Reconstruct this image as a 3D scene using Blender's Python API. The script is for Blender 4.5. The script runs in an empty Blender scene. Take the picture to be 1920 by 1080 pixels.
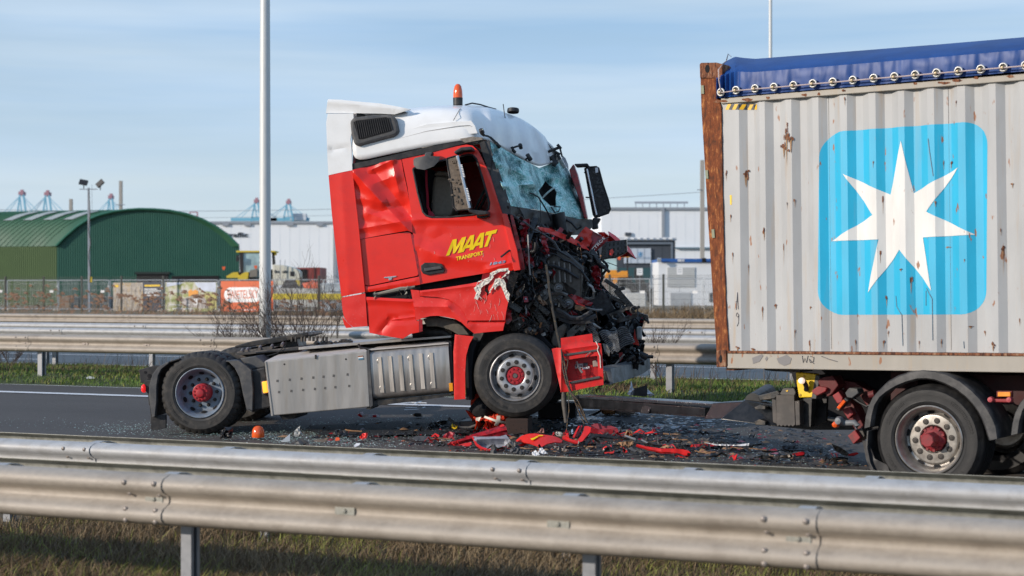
import bpy, bmesh, math, random
import numpy as np
from mathutils import Vector, Matrix, noise
from mathutils.geometry import delaunay_2d_cdt, intersect_point_line
random.seed(7)
rnd = random.Random(11)
R = math.radians
sc = bpy.context.scene
COL = sc.collection
# camera, world, sun, exposure
F = 3200.0          # focal length in pixels of the 1920 px wide photograph
CH = 1.81           # camera height above the carriageway
cam_d = bpy.data.cameras.new("camera")
cam = bpy.data.objects.new("camera", cam_d)
COL.objects.link(cam)
cam.location = (0, 0, CH)
cam.rotation_euler = (R(90), 0, 0)
cam_d.sensor_width = 36.0
cam_d.lens = 60.0
cam_d.clip_start = 0.2
cam_d.clip_end = 9000.0
cam_d.dof.use_dof = True
cam_d.dof.focus_distance = 20.0
cam_d.dof.aperture_fstop = 2.4
sc.camera = cam
SUN_AZ = (-0.88, -0.47)      # horizontal direction towards the sun
SUN_EL = 18.0
sun_d = bpy.data.lights.new("sun", 'SUN')
sun_d.energy = 3.2
sun_d.angle = R(0.6)
sun_d.color = (1.0, 0.89, 0.77)
sun = bpy.data.objects.new("sun", sun_d)
COL.objects.link(sun)
_h = Vector((SUN_AZ[0], SUN_AZ[1], 0)).normalized()
_sd = Vector((_h.x * math.cos(R(SUN_EL)), _h.y * math.cos(R(SUN_EL)), math.sin(R(SUN_EL))))
sun.rotation_euler = _sd.to_track_quat('Z', 'Y').to_euler()
world = bpy.data.worlds.new("World")
sc.world = world
world.use_nodes = True
wn, wl = world.node_tree.nodes, world.node_tree.links
wn.clear()
w_out = wn.new('ShaderNodeOutputWorld')
w_bg = wn.new('ShaderNodeBackground')
w_sky = wn.new('ShaderNodeTexSky')
w_sky.sky_type = 'NISHITA'
w_sky.sun_disc = False
w_sky.sun_elevation = R(SUN_EL)
w_sky.sun_rotation = math.atan2(SUN_AZ[0], SUN_AZ[1])
w_sky.air_density = 1.0
w_sky.dust_density = 1.0
w_sky.ozone_density = 1.6
w_tc = wn.new('ShaderNodeTexCoord')
w_map = wn.new('ShaderNodeMapping')
w_map.inputs['Scale'].default_value = (1.6, 1.6, 16.0)
w_map.inputs['Location'].default_value = (0.35, 0.1, 0.6)
w_noise = wn.new('ShaderNodeTexNoise')
w_noise.inputs['Scale'].default_value = 1.7
w_noise.inputs['Detail'].default_value = 5.0
w_noise.inputs['Roughness'].default_value = 0.5
w_ramp = wn.new('ShaderNodeValToRGB')
w_ramp.color_ramp.elements[0].position = 0.38
w_ramp.color_ramp.elements[0].color = (0.72, 0.72, 0.72, 1)
w_ramp.color_ramp.elements[1].position = 0.72
w_ramp.color_ramp.elements[1].color = (0.98, 0.98, 0.98, 1)
w_mix = wn.new('ShaderNodeMixRGB')
# thin high cloud: pale at the horizon, bluer higher up
w_sep = wn.new('ShaderNodeSeparateXYZ')
w_grad = wn.new('ShaderNodeValToRGB')
for i, (p, c) in enumerate(((0.0, (.66, .76, .87)), (.045, (.56, .69, .83)), (.17, (.31, .50, .75)), (1.0, (.16, .32, .62)))):
	e = w_grad.color_ramp.elements[i] if i < 2 else w_grad.color_ramp.elements.new(p)
	e.position = p; e.color = (*c, 1)
w_mul = wn.new('ShaderNodeMixRGB'); w_mul.blend_type = 'MULTIPLY'; w_mul.inputs[0].default_value = 1.0
w_mul.inputs[2].default_value = (9.6, 9.6, 9.6, 1)
wl.new(w_tc.outputs['Generated'], w_sep.inputs[0])
wl.new(w_sep.outputs['Z'], w_grad.inputs['Fac'])
wl.new(w_grad.outputs['Color'], w_mul.inputs[1])
# soft, slightly greyer cloud bands low in the sky
w_map2 = wn.new('ShaderNodeMapping')
w_map2.inputs['Scale'].default_value = (2.2, 2.2, 30.0)
w_map2.inputs['Location'].default_value = (1.3, .4, 2.1)
w_n2 = wn.new('ShaderNodeTexNoise')
w_n2.inputs['Scale'].default_value = 1.1
w_n2.inputs['Detail'].default_value = 4.0
w_r2 = wn.new('ShaderNodeValToRGB')
w_r2.color_ramp.elements[0].position = .42
w_r2.color_ramp.elements[0].color = (0, 0, 0, 1)
w_r2.color_ramp.elements[1].position = .66
w_r2.color_ramp.elements[1].color = (.5, .5, .5, 1)
w_band = wn.new('ShaderNodeMixRGB')
w_band.inputs[2].default_value = (6.6, 7.5, 8.3, 1)
wl.new(w_tc.outputs['Generated'], w_map2.inputs['Vector'])
wl.new(w_map2.outputs['Vector'], w_n2.inputs['Vector'])
wl.new(w_n2.outputs['Fac'], w_r2.inputs['Fac'])
wl.new(w_r2.outputs['Color'], w_band.inputs[0])
wl.new(w_mul.outputs['Color'], w_band.inputs[1])
wl.new(w_band.outputs['Color'], w_mix.inputs[2])
wl.new(w_tc.outputs['Generated'], w_map.inputs['Vector'])
wl.new(w_map.outputs['Vector'], w_noise.inputs['Vector'])
wl.new(w_noise.outputs['Fac'], w_ramp.inputs['Fac'])
wl.new(w_ramp.outputs['Color'], w_mix.inputs[0])
wl.new(w_sky.outputs['Color'], w_mix.inputs[1])
wl.new(w_mix.outputs['Color'], w_bg.inputs['Color'])
w_bg.inputs['Strength'].default_value = 0.10
wl.new(w_bg.outputs['Background'], w_out.inputs['Surface'])
sc.view_settings.view_transform = 'Standard'
sc.view_settings.look = 'None'
sc.view_settings.gamma = 1.0
sc.view_settings.exposure = 0.26
sc.view_settings.use_curve_mapping = False
sc.cycles.use_denoising = True
sc.cycles.max_bounces = 6
sc.cycles.transparent_max_bounces = 12
# frames: turn a pixel of the photograph into a point in a local frame
class Frame:
	def __init__(s, origin, yaw=0.0, pitch=0.0):
		s.M = Matrix.Translation(Vector(origin)) @ Matrix.Rotation(yaw, 4, 'Z') @ Matrix.Rotation(pitch, 4, 'Y')
		s.I = s.M.inverted()
		s.c = s.I @ Vector((0, 0, CH))
	def ray(s, px, py):
		return s.I.to_3x3() @ Vector(((px - 960) / F, 1.0, -(py - 540) / F))
	def at(s, px, py, y=0.0):
		d = s.ray(px, py)
		t = (y - s.c.y) / d.y
		return s.c + d * t
	def atx(s, px, py, x):
		d = s.ray(px, py)
		return s.c + d * ((x - s.c.x) / d.x)
	def atz(s, px, py, z):
		d = s.ray(px, py)
		return s.c + d * ((z - s.c.z) / d.z)
ROAD_A = R(-24.4)
RF = Frame((0, 0, 0), ROAD_A)                    # road frame: x along the road, y across it
def slope(n):
	return 0.025 * (n - 17.2)
def road_pt(px, py):
	"""pixel -> world point on the near carriageway"""
	d = Vector(((px - 960) / F, 1.0, -(py - 540) / F))
	nv = Vector((-math.sin(ROAD_A), math.cos(ROAD_A), 0))
	# CH + t*dz = .025*(t*d.n - 17.2)
	dn = d.x * nv.x + d.y * nv.y
	t = (CH + 0.025 * 17.2) / (0.025 * dn - d.z)
	return Vector((0, 0, CH)) + d * t
# mesh builder
def in_poly(x, y, P):
	c = False
	j = len(P) - 1
	for i in range(len(P)):
		xi, yi = P[i][0], P[i][1]
		xj, yj = P[j][0], P[j][1]
		if (yi > y) != (yj > y) and x < (xj - xi) * (y - yi) / (yj - yi) + xi:
			c = not c
		j = i
	return c
def seg_d(px, py, x1, y1, x2, y2):
	dx, dy = x2 - x1, y2 - y1
	L = dx * dx + dy * dy
	t = max(0, min(1, ((px - x1) * dx + (py - y1) * dy) / L)) if L else 0
	return math.hypot(px - x1 - t * dx, py - y1 - t * dy)
def creases(lst):
	def f(px, py):
		o = 0.0
		for (x1, y1, x2, y2, a, w) in lst:
			d = seg_d(px, py, x1, y1, x2, y2)
			if d < w:
				o += a * (1 - d / w)
		return o
	f.lines = [c[:4] for c in lst]
	return f
def densify(P, step):
	out = []
	n = len(P)
	for i in range(n):
		a, b = Vector(P[i][:2]), Vector(P[(i + 1) % n][:2])
		k = max(1, int((b - a).length / step))
		for j in range(k):
			out.append(tuple(a.lerp(b, j / k)))
	return out
class MB:
	def __init__(s):
		s.v, s.f, s.m = [], [], []
	def add(s, vs, fs, mi=0):
		o = len(s.v)
		s.v += [tuple(v) for v in vs]
		s.f += [tuple(i + o for i in f) for f in fs]
		s.m += [mi] * len(fs)
		return s
	def box(s, c, d, rot=None, mi=0):
		x, y, z = d[0] / 2, d[1] / 2, d[2] / 2
		vs = [Vector((i * x, j * y, k * z)) for i in (-1, 1) for j in (-1, 1) for k in (-1, 1)]
		if rot is not None:
			vs = [rot @ v for v in vs]
		c = Vector(c)
		fs = [(0, 1, 3, 2), (4, 6, 7, 5), (0, 4, 5, 1), (2, 3, 7, 6), (0, 2, 6, 4), (1, 5, 7, 3)]
		return s.add([v + c for v in vs], fs, mi)
	def prism(s, pts, dv, mi=0):
		n = len(pts)
		dv = Vector(dv)
		a = [Vector(p) for p in pts]
		vs = a + [p + dv for p in a]
		fs = [tuple(range(n - 1, -1, -1)), tuple(range(n, 2 * n))]
		fs += [(i, (i + 1) % n, (i + 1) % n + n, i + n) for i in range(n)]
		return s.add(vs, fs, mi)
	def bar(s, a, b, w, h=None, mi=0, up=None):
		a, b = Vector(a), Vector(b)
		d = b - a
		L = d.length
		if L < 1e-6:
			return s
		q = d.to_track_quat('X', 'Z' if up is None else up)
		return s.box((a + b) / 2, (L, w, h or w), q.to_matrix(), mi)
	def tube(s, pts, r, n=8, mi=0, cap=True):
		P = [Vector(p) for p in pts]
		m = len(P)
		rs = r if isinstance(r, (list, tuple)) else [r] * m
		vs = []
		up = Vector((0.13, 0.21, 0.97)).normalized()
		for i in range(m):
			t = (P[min(i + 1, m - 1)] - P[max(i - 1, 0)])
			t = t.normalized() if t.length > 1e-9 else Vector((1, 0, 0))
			if abs(t.dot(up)) > 0.95:
				up = Vector((0.9, 0.3, 0.1)).normalized()
			x = t.cross(up).normalized()
			y = x.cross(t)
			for k in range(n):
				a = 2 * math.pi * k / n
				vs.append(P[i] + (x * math.cos(a) + y * math.sin(a)) * rs[i])
		fs = []
		for i in range(m - 1):
			for k in range(n):
				fs.append((i * n + k, i * n + (k + 1) % n, (i + 1) * n + (k + 1) % n, (i + 1) * n + k))
		if cap:
			fs.append(tuple(range(n - 1, -1, -1)))
			fs.append(tuple(range((m - 1) * n, m * n)))
		return s.add(vs, fs, mi)
	def lathe(s, prof, c=(0, 0, 0), n=48, mi=0, rot=None, rf=None):
		"""prof: (radius, along) pairs; axis is local y; along grows away from the camera"""
		vs, fs = [], []
		c = Vector(c)
		m = len(prof)
		for k in range(n):
			a = 2 * math.pi * k / n
			for i, (r, y) in enumerate(prof):
				rr = r if rf is None else rf(i, k, r)
				v = Vector((rr * math.cos(a), y, rr * math.sin(a)))
				vs.append((rot @ v if rot is not None else v) + c)
		for k in range(n):
			k2 = (k + 1) % n
			for i in range(m - 1):
				fs.append((k * m + i, k * m + i + 1, k2 * m + i + 1, k2 * m + i))
		return s.add(vs, fs, mi)
	def disc(s, c, r, y, n=24, mi=0, ry=None):
		c = Vector(c)
		vs = [c + Vector((r * math.cos(2 * math.pi * k / n), y, r * math.sin(2 * math.pi * k / n))) for k in range(n)]
		return s.add(vs, [tuple(range(n))], mi)
	def grid(s, rows, mi=0, close=False):
		m, n = len(rows), len(rows[0])
		vs = [p for r in rows for p in r]
		fs = []
		for i in range(m - 1):
			for j in range(n - 1 + (1 if close else 0)):
				fs.append((i * n + j, i * n + (j + 1) % n, (i + 1) * n + (j + 1) % n, (i + 1) * n + j))
		return s.add(vs, fs, mi)
	def sweep(s, prof, a, b, mi=0, closed=True):
		"""prof: offsets (Vector) in the cross plane, swept from point a to b"""
		a, b = Vector(a), Vector(b)
		n = len(prof)
		vs = [a + Vector(p) for p in prof] + [b + Vector(p) for p in prof]
		rng = range(n) if closed else range(n - 1)
		fs = [(i, (i + 1) % n, (i + 1) % n + n, i + n) for i in rng]
		if closed:
			fs += [tuple(range(n - 1, -1, -1)), tuple(range(n, 2 * n))]
		return s.add(vs, fs, mi)
	def panel(s, fr, poly, y=0.0, holes=(), step=0, dent=None, org=(0, 0, 0), mi=0):
		"""surface traced in photograph pixels, at local depth y (number or function)"""
		org = Vector(org)
		yf = y if callable(y) else (lambda a, b: y)
		P = densify(poly, step) if step else [tuple(p[:2]) for p in poly]
		H = [densify(h, step) if step else [tuple(p[:2]) for p in h] for h in holes]
		vs = [Vector(p) for p in P]
		ed = [(i, (i + 1) % len(P)) for i in range(len(P))]
		for h in H:
			o = len(vs)
			vs += [Vector(p) for p in h]
			ed += [(o + i, o + (i + 1) % len(h)) for i in range(len(h))]
		for (xa, ya, xb, yb) in (getattr(dent, 'lines', []) if step else []):
			L = math.hypot(xb - xa, yb - ya)
			k = max(2, int(L / step))
			prev = None
			for j in range(k + 1):
				x_, y_ = xa + (xb - xa) * j / k, ya + (yb - ya) * j / k
				if in_poly(x_, y_, P) and not any(in_poly(x_, y_, h) for h in H) and min(seg_d(x_, y_, *P[i], *P[(i + 1) % len(P)]) for i in range(len(P))) > .6:
					vs.append(Vector((x_, y_)))
					if prev is not None: ed.append((prev, len(vs) - 1))
					prev = len(vs) - 1
				else:
					prev = None
		if step:
			x0, x1 = min(p[0] for p in P), max(p[0] for p in P)
			y0, y1 = min(p[1] for p in P), max(p[1] for p in P)
			yy = y0 + step * .5
			r = 0
			while yy < y1:
				xx = x0 + step * (.5 if r % 2 else 0.02)
				while xx < x1:
					if in_poly(xx, yy, P) and not any(in_poly(xx, yy, h) for h in H):
						dm = min(seg_d(xx, yy, *P[i], *P[(i + 1) % len(P)]) for i in range(len(P)))
						if dm > step * .4:
							vs.append(Vector((xx, yy)))
					xx += step
				yy += step * .87
				r += 1
		V, E, FF, *_ = delaunay_2d_cdt(vs, ed, [], 0, 1e-4)
		fs = []
		for f in FF:
			cx = sum(V[i].x for i in f) / 3
			cy = sum(V[i].y for i in f) / 3
			if in_poly(cx, cy, P) and not any(in_poly(cx, cy, h) for h in H):
				fs.append(tuple(f))
		out = []
		for p in V:
			o = dent(p.x, p.y) if dent else 0.0
			out.append(fr.at(p.x, p.y, yf(p.x, p.y) - o) - org)
		# orient towards the camera
		ff = []
		cl = fr.c - org
		for f in fs:
			a, b, c = out[f[0]], out[f[1]], out[f[2]]
			nn = (b - a).cross(c - a)
			ff.append(f if nn.dot(cl - a) > 0 else tuple(reversed(f)))
		return s.add(out, ff, mi)
	def build(s, name, mat, parent=None, loc=None, solid=0.0, bevel=0.0, smooth=None, sub=0, kind=None):
		me = bpy.data.meshes.new(name)
		me.from_pydata(s.v, [], s.f)
		mats = mat if isinstance(mat, (list, tuple)) else [mat]
		for m in mats:
			me.materials.append(m)
		if len(mats) > 1:
			me.polygons.foreach_set('material_index', s.m)
		me.update()
		if smooth is not None:
			me.polygons.foreach_set('use_smooth', [True] * len(me.polygons))
			if smooth < 180:
				me.set_sharp_from_angle(angle=R(smooth))
		o = bpy.data.objects.new(name, me)
		COL.objects.link(o)
		if parent is not None:
			o.parent = parent
		if loc is not None:
			o.location = loc
		if solid:
			md = o.modifiers.new("solid", 'SOLIDIFY')
			md.thickness = solid
			md.offset = -1
			if smooth is not None and smooth < 100 and not sub:
				es = o.modifiers.new("split", 'EDGE_SPLIT')
				es.split_angle = R(max(smooth, 40))
		if sub:
			md = o.modifiers.new("sub", 'SUBSURF')
			md.levels = md.render_levels = sub
		if bevel:
			md = o.modifiers.new("bevel", 'BEVEL')
			md.width = bevel
			md.segments = 2
			md.limit_method = 'ANGLE'
			md.angle_limit = R(40)
			md.harden_normals = False
		if kind:
			o['kind'] = kind
		return o
def thing(name, label, cat, fr=None, loc=(0, 0, 0), rotz=0.0, group=None):
	o = bpy.data.objects.new(name, None)
	COL.objects.link(o)
	if fr is not None:
		o.matrix_world = fr.M
	else:
		o.location = loc
		o.rotation_euler = (0, 0, rotz)
	o.empty_display_size = .2
	o['label'] = label
	o['category'] = cat
	if group:
		o['group'] = group
	return o
def tag(o, label=None, cat=None, group=None, kind=None):
	if label: o['label'] = label
	if cat: o['category'] = cat
	if group: o['group'] = group
	if kind: o['kind'] = kind
	return o
def inst(src, parent=None, loc=None, rot=None, scale=None):
	c = src.copy()
	COL.objects.link(c)
	if parent is not None: c.parent = parent
	if loc is not None: c.location = loc
	if rot is not None: c.rotation_euler = rot
	if scale is not None: c.scale = scale
	return c
def copy_tree(root, loc=None, rot=None, parent=None):
	c = root.copy()
	COL.objects.link(c)
	if parent is not None: c.parent = parent
	if loc is not None: c.location = loc
	if rot is not None: c.rotation_euler = rot
	for ch in root.children:
		copy_tree(ch, parent=c)
	return c
_txt = {}
def text_mesh(t, bold=0.0, shear=0.0):
	k = (t, bold, shear)
	if k not in _txt:
		cu = bpy.data.curves.new("t", 'FONT')
		cu.body = t
		cu.offset = bold
		cu.shear = shear
		cu.resolution_u = 3
		ob = bpy.data.objects.new("t", cu)
		me = bpy.data.meshes.new_from_object(ob)
		v = [(a.co.x, a.co.y) for a in me.vertices]
		f = [tuple(p.vertices) for p in me.polygons]
		x0, x1 = min(a[0] for a in v), max(a[0] for a in v)
		y0, y1 = min(a[1] for a in v), max(a[1] for a in v)
		v = [((a[0] - x0) / (x1 - x0), (a[1] - y0) / (y1 - y0)) for a in v]
		bpy.data.objects.remove(ob)
		bpy.data.curves.remove(cu)
		bpy.data.meshes.remove(me)
		_txt[k] = (v, f)
	return _txt[k]
def text_px(fr, t, p0, p1, q, y, bold=0.0, org=(0, 0, 0)):
	"""flat lettering: bottom-left pixel p0, bottom-right p1, up vector q in pixels, at local depth y"""
	v, f = text_mesh(t, bold)
	b = MB()
	yf = y if callable(y) else (lambda a, c: y)
	out = []
	for (u, w) in v:
		px = p0[0] + (p1[0] - p0[0]) * u + q[0] * w
		py = p0[1] + (p1[1] - p0[1]) * u + q[1] * w
		out.append(fr.at(px, py, yf(px, py)) - Vector(org))
	b.add(out, f)
	return b
def raw_mesh(name, verts, faces, mats, idx=None, parent=None, smooth=False):
	"""numpy verts (n,3), faces (m,3 or 4)"""
	me = bpy.data.meshes.new(name)
	n, k = faces.shape
	me.vertices.add(len(verts))
	me.vertices.foreach_set('co', verts.astype(np.float32).ravel())
	me.loops.add(n * k)
	me.loops.foreach_set('vertex_index', faces.astype(np.int32).ravel())
	me.polygons.add(n)
	me.polygons.foreach_set('loop_start', np.arange(0, n * k, k, dtype=np.int32))
	me.polygons.foreach_set('loop_total', np.full(n, k, dtype=np.int32))
	for m in (mats if isinstance(mats, (list, tuple)) else [mats]):
		me.materials.append(m)
	if idx is not None:
		me.polygons.foreach_set('material_index', idx.astype(np.int32))
	me.update(calc_edges=True)
	me.validate()
	o = bpy.data.objects.new(name, me)
	COL.objects.link(o)
	if parent is not None: o.parent = parent
	return o
# materials
def mk(name):
	m = bpy.data.materials.new(name)
	m.use_nodes = True
	nt = m.node_tree
	b = nt.nodes['Principled BSDF']
	return m, nt, b
def nd(nt, t, **kw):
	n = nt.nodes.new(t)
	for k, v in kw.items():
		if k in n.inputs: n.inputs[k].default_value = v
		else: setattr(n, k, v)
	return n
def noise_n(nt, scale, detail=4, rough=.55, vec=None, sc3=None):
	tc = nt.nodes.new('ShaderNodeTexCoord')
	out = tc.outputs['Object']
	if sc3:
		mp = nt.nodes.new('ShaderNodeMapping')
		mp.inputs['Scale'].default_value = sc3
		nt.links.new(out, mp.inputs['Vector'])
		out = mp.outputs['Vector']
	n = nt.nodes.new('ShaderNodeTexNoise')
	n.inputs['Scale'].default_value = scale
	n.inputs['Detail'].default_value = detail
	n.inputs['Roughness'].default_value = rough
	nt.links.new(out, n.inputs['Vector'])
	return n.outputs['Fac']
def ramp(nt, fac, stops):
	r = nt.nodes.new('ShaderNodeValToRGB')
	e = r.color_ramp.elements
	while len(e) < len(stops): e.new(0.5)
	for i, (p, c) in enumerate(stops):
		e[i].position = p
		e[i].color = (c, c, c, 1) if isinstance(c, (int, float)) else (*c, 1)
	nt.links.new(fac, r.inputs['Fac'])
	return r.outputs['Color']
def mix(nt, fac, a, b, mode='MIX'):
	m = nt.nodes.new('ShaderNodeMixRGB')
	m.blend_type = mode
	for i, x in enumerate((fac, a, b)):
		if isinstance(x, (int, float)): m.inputs[i].default_value = x
		elif isinstance(x, tuple): m.inputs[i].default_value = (*x, 1)
		else: nt.links.new(x, m.inputs[i])
	return m.outputs['Color']
def bump(nt, b, h, strength=.3, dist=.01):
	n = nt.nodes.new('ShaderNodeBump')
	n.inputs['Strength'].default_value = strength
	n.inputs['Distance'].default_value = dist
	nt.links.new(h, n.inputs['Height'])
	nt.links.new(n.outputs['Normal'], b.inputs['Normal'])
def simple(name, col, rough=.5, metal=0.0, var=.12, scale=8, dirt=None, dirt_amt=.5, dscale=6, coat=0, bmp=0, bscale=60, emit=None, spec=None, sc3=None, dpos=(.45, .7)):
	m, nt, b = mk(name)
	n = noise_n(nt, scale, 4, .6, sc3=sc3)
	dark = tuple(c * (1 - var) for c in col)
	lite = tuple(min(1, c * (1 + var)) for c in col)
	c = ramp(nt, n, [(.3, dark), (.7, lite)])
	if dirt:
		n2 = noise_n(nt, dscale, 6, .65, sc3=sc3)
		f = ramp(nt, n2, [(dpos[0], 0.0), (dpos[1], dirt_amt)])
		c = mix(nt, f, c, dirt)
	nt.links.new(c, b.inputs['Base Color'])
	b.inputs['Roughness'].default_value = rough
	r = ramp(nt, n, [(.3, max(0, rough - .08)), (.75, min(1, rough + .12))])
	nt.links.new(r, b.inputs['Roughness'])
	b.inputs['Metallic'].default_value = metal
	if spec is not None: b.inputs['Specular IOR Level'].default_value = spec
	if coat:
		b.inputs['Coat Weight'].default_value = coat
		b.inputs['Coat Roughness'].default_value = .08
	if bmp:
		bump(nt, b, noise_n(nt, bscale, 5, .6, sc3=sc3), bmp, .01)
	if emit:
		b.inputs['Emission Color'].default_value = (*emit[:3], 1)
		b.inputs['Emission Strength'].default_value = emit[3]
	return m
DUST = (.30, .25, .20)
red = simple("red_paint", (.80, .020, .008), .34, var=.05, scale=3, dirt=(.50, .03, .03), dirt_amt=.2, dscale=9, coat=.35, bmp=.01, bscale=5)
red_scratch = simple("scratched_red_paint", (.76, .026, .018), .45, var=.06, scale=5, dirt=(.70, .30, .28), dirt_amt=.5, dscale=34, coat=.1, dpos=(.58, .8))
red_dark = simple("dark_red_paint", (.36, .008, .016), .4, var=.2, scale=10, dirt=(.02, .01, .01), dirt_amt=.9, dscale=16, coat=.3)
red_plast = simple("red_plastic", (.72, .016, .014), .45, var=.1, scale=12, dirt=(.25, .05, .04), dirt_amt=.5, dscale=14)
white_p = simple("white_paint", (.86, .86, .85), .35, var=.02, scale=4, dirt=(.60, .57, .52), dirt_amt=.15, dscale=7, coat=.4)
white_torn = simple("torn_white_filler", (.72, .68, .60), .8, var=.2, scale=30, bmp=.5)
blackp = simple("black_plastic", (.014, .014, .016), .5, var=.3, scale=14, dirt=(.10, .09, .08), dirt_amt=.35, dscale=10, bmp=.05)
black_gloss = simple("wet_black_metal", (.012, .012, .014), .26, var=.4, scale=30, dirt=(.07, .06, .05), dirt_amt=.5, dscale=24, bmp=.4, bscale=40)
greyp = simple("grey_plastic", (.055, .057, .062), .6, var=.2, scale=12, dirt=(.2, .18, .15), dirt_amt=.4, dscale=9)
darkgrey = simple("dark_grey_steel", (.030, .031, .033), .42, .5, var=.3, scale=12, dirt=(.16, .13, .10), dirt_amt=.6, dscale=8, bmp=.1)
frame_m = simple("dusty_chassis_steel", (.045, .043, .042), .6, .1, var=.3, scale=9, dirt=(.24, .20, .17), dirt_amt=.7, dscale=7, bmp=.1)
rubber = simple("tyre_rubber", (.026, .025, .024), .62, var=.25, scale=20, dirt=(.13, .11, .09), dirt_amt=.6, dscale=11, bmp=.12, bscale=90, dpos=(.5, .8))
rubber2 = simple("dull_tyre_rubber", (.009, .009, .010), .6, var=.25, scale=18, dirt=(.035, .033, .03), dirt_amt=.5, dscale=9, bmp=.12, bscale=90)
rim_grey = simple("grey_rim", (.19, .24, .30), .45, .05, var=.12, scale=12, dirt=(.14, .11, .09), dirt_amt=.7, dscale=10)
rim_alu = simple("pale_rim", (.46, .46, .47), .35, .5, var=.10, scale=12, dirt=(.16, .13, .10), dirt_amt=.6, dscale=10)
rim_alu2 = simple("dull_silver_rim", (.38, .36, .33), .35, .6, var=.10, scale=12, dirt=(.14, .11, .09), dirt_amt=.7, dscale=10)
hub_red = simple("red_hub", (.42, .012, .022), .45, var=.15, scale=20, dirt=(.10, .04, .04), dirt_amt=.6, dscale=18)
nutm = simple("dark_nut", (.05, .045, .042), .5, .5, var=.3, scale=30)
alu = simple("dusty_aluminium", (.42, .40, .375), .42, .55, var=.08, scale=3, dirt=(.36, .31, .25), dirt_amt=.55, dscale=4, sc3=(3.0, 3.0, .35))
alu2 = simple("brushed_tank_aluminium", (.40, .375, .35), .36, .65, var=.14, scale=4, dirt=(.30, .26, .21), dirt_amt=.5, dscale=5, sc3=(4.0, 4.0, .3))
spot = simple("dark_spot", (.10, .095, .09), .6)
galv = simple("galvanised_steel", (.37, .325, .275), .62, .12, var=.08, scale=22, dirt=(.22, .185, .15), dirt_amt=.6, dscale=3.5, bmp=.05, bscale=35, sc3=(1.0, 1.0, 1.0))
galv_back = simple("weathered_galvanised_steel", (.30, .30, .27), .6, .3, var=.2, scale=14, dirt=(.10, .10, .08), dirt_amt=.6, dscale=9, bmp=.1)
galv_blue = simple("galvanised_steel_far", (.43, .43, .43), .6, .15, var=.08, scale=6, dirt=(.22, .2, .18), dirt_amt=.35, dscale=8)
bolt_m = simple("bolt_steel", (.25, .22, .20), .5, .5)
post_m = simple("galvanised_post", (.26, .27, .29), .5, .5, var=.12, scale=12)
pole_m = simple("lamp_post_steel", (.60, .61, .60), .5, .15, var=.04, scale=3)
sticker_y = simple("yellow_sticker", (.85, .5, .02), .5)
yellow = simple("yellow_paint", (.86, .56, .01), .4, var=.05)
orange_lens = simple("orange_lens", (.75, .10, .01), .15, coat=.6, var=.15, scale=30)
orange_lit = simple("lit_orange_lamp", (.9, .30, .02), .3, emit=(1.0, .38, .04, 1.2))
red_lit = simple("lit_red_lamp", (.85, .02, .02), .2, emit=(1.0, .03, .03, .5))
lamp_white = simple("lit_white_lamp", (.9, .8, .7), .3, emit=(1.0, .75, .6, .7))
letter_y = simple("yellow_lettering", (.90, .62, .0), .4, var=.02)
letter_w = simple("white_lettering", (.8, .8, .8), .5, var=.02)
letter_d = simple("dark_lettering", (.03, .035, .045), .5, var=.02)
chrome = simple("silver_badge", (.6, .6, .62), .2, .9)
beige = simple("beige_seat_cloth", (.33, .28, .22), .85, var=.15, scale=20, bmp=.2)
black_cloth_and_shade = simple("black_cloth_and_shade", (.008, .008, .010), .9, var=.3, scale=12, bmp=.4, bscale=14)  # bag cloth; also a flat black put in where deep shade shows
hivis = simple("red_hi_vis_cloth", (.66, .045, .012), .8, var=.35, scale=14, bmp=.5, bscale=16)
reflect = simple("white_reflective_tape", (.72, .68, .60), .6, var=.08, scale=20)
wood_m = simple("dark_timber", (.035, .018, .013), .8, var=.4, scale=5, sc3=(1, 1, 9), bmp=.3)
cardb = simple("torn_brown_scrap", (.30, .17, .09), .8, var=.3, scale=20, bmp=.3)
paper = simple("white_scrap", (.72, .73, .76), .6, var=.12, scale=20)
sack_a = simple("brown_sack_cloth", (.33, .17, .07), .85, var=.3, scale=18, bmp=.5, bscale=18)
sack_b = simple("grey_sack_cloth", (.42, .36, .31), .85, var=.2, scale=18, bmp=.5, bscale=18)
fluid = simple("oily_dark_scrap", (.012, .014, .018), .10, var=.3, scale=10)
concrete = simple("concrete", (.36, .34, .31), .85, var=.1, scale=6)
steel_pile = simple("brown_timber_stack", (.24, .16, .10), .9, var=.3, scale=9)
# container paints, weathered
def container_paint(name, col, amt=1.0):
	m, nt, b = mk(name)
	n = noise_n(nt, 2.2, 4, .6, sc3=(1.5, 1.5, .5))
	c = ramp(nt, n, [(.3, tuple(x * .88 for x in col)), (.7, tuple(min(1, x * 1.06) for x in col))])
	st = noise_n(nt, 5.5, 5, .6, sc3=(2.2, .2, .16))            # long vertical stains
	c = mix(nt, ramp(nt, st, [(.55, 0.0), (.74, .50 * amt)]), c, (.42, .29, .16))
	sp = noise_n(nt, 11.0, 3, .5, sc3=(1.3, .3, .42))            # short rust runs
	c = mix(nt, ramp(nt, sp, [(.665, 0.0), (.70, .9)]), c, (.28, .10, .03))
	sp2 = noise_n(nt, 3.1, 8, .8, sc3=(1.0, .3, .8))
	c = mix(nt, ramp(nt, sp2, [(.66, 0.0), (.70, .85)]), c, (.20, .085, .035))
	nt.links.new(c, b.inputs['Base Color'])
	b.inputs['Roughness'].default_value = .5
	return m
cont_grey = container_paint("weathered_grey_container_paint", (.42, .425, .425))
cont_blue = container_paint("weathered_light_blue_paint", (.022, .43, .67), .3)
cont_white = container_paint("weathered_white_star_paint", (.74, .73, .70), .35)
cont_rail = container_paint("weathered_grey_rail_paint", (.35, .32, .275), 1.0)
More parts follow.
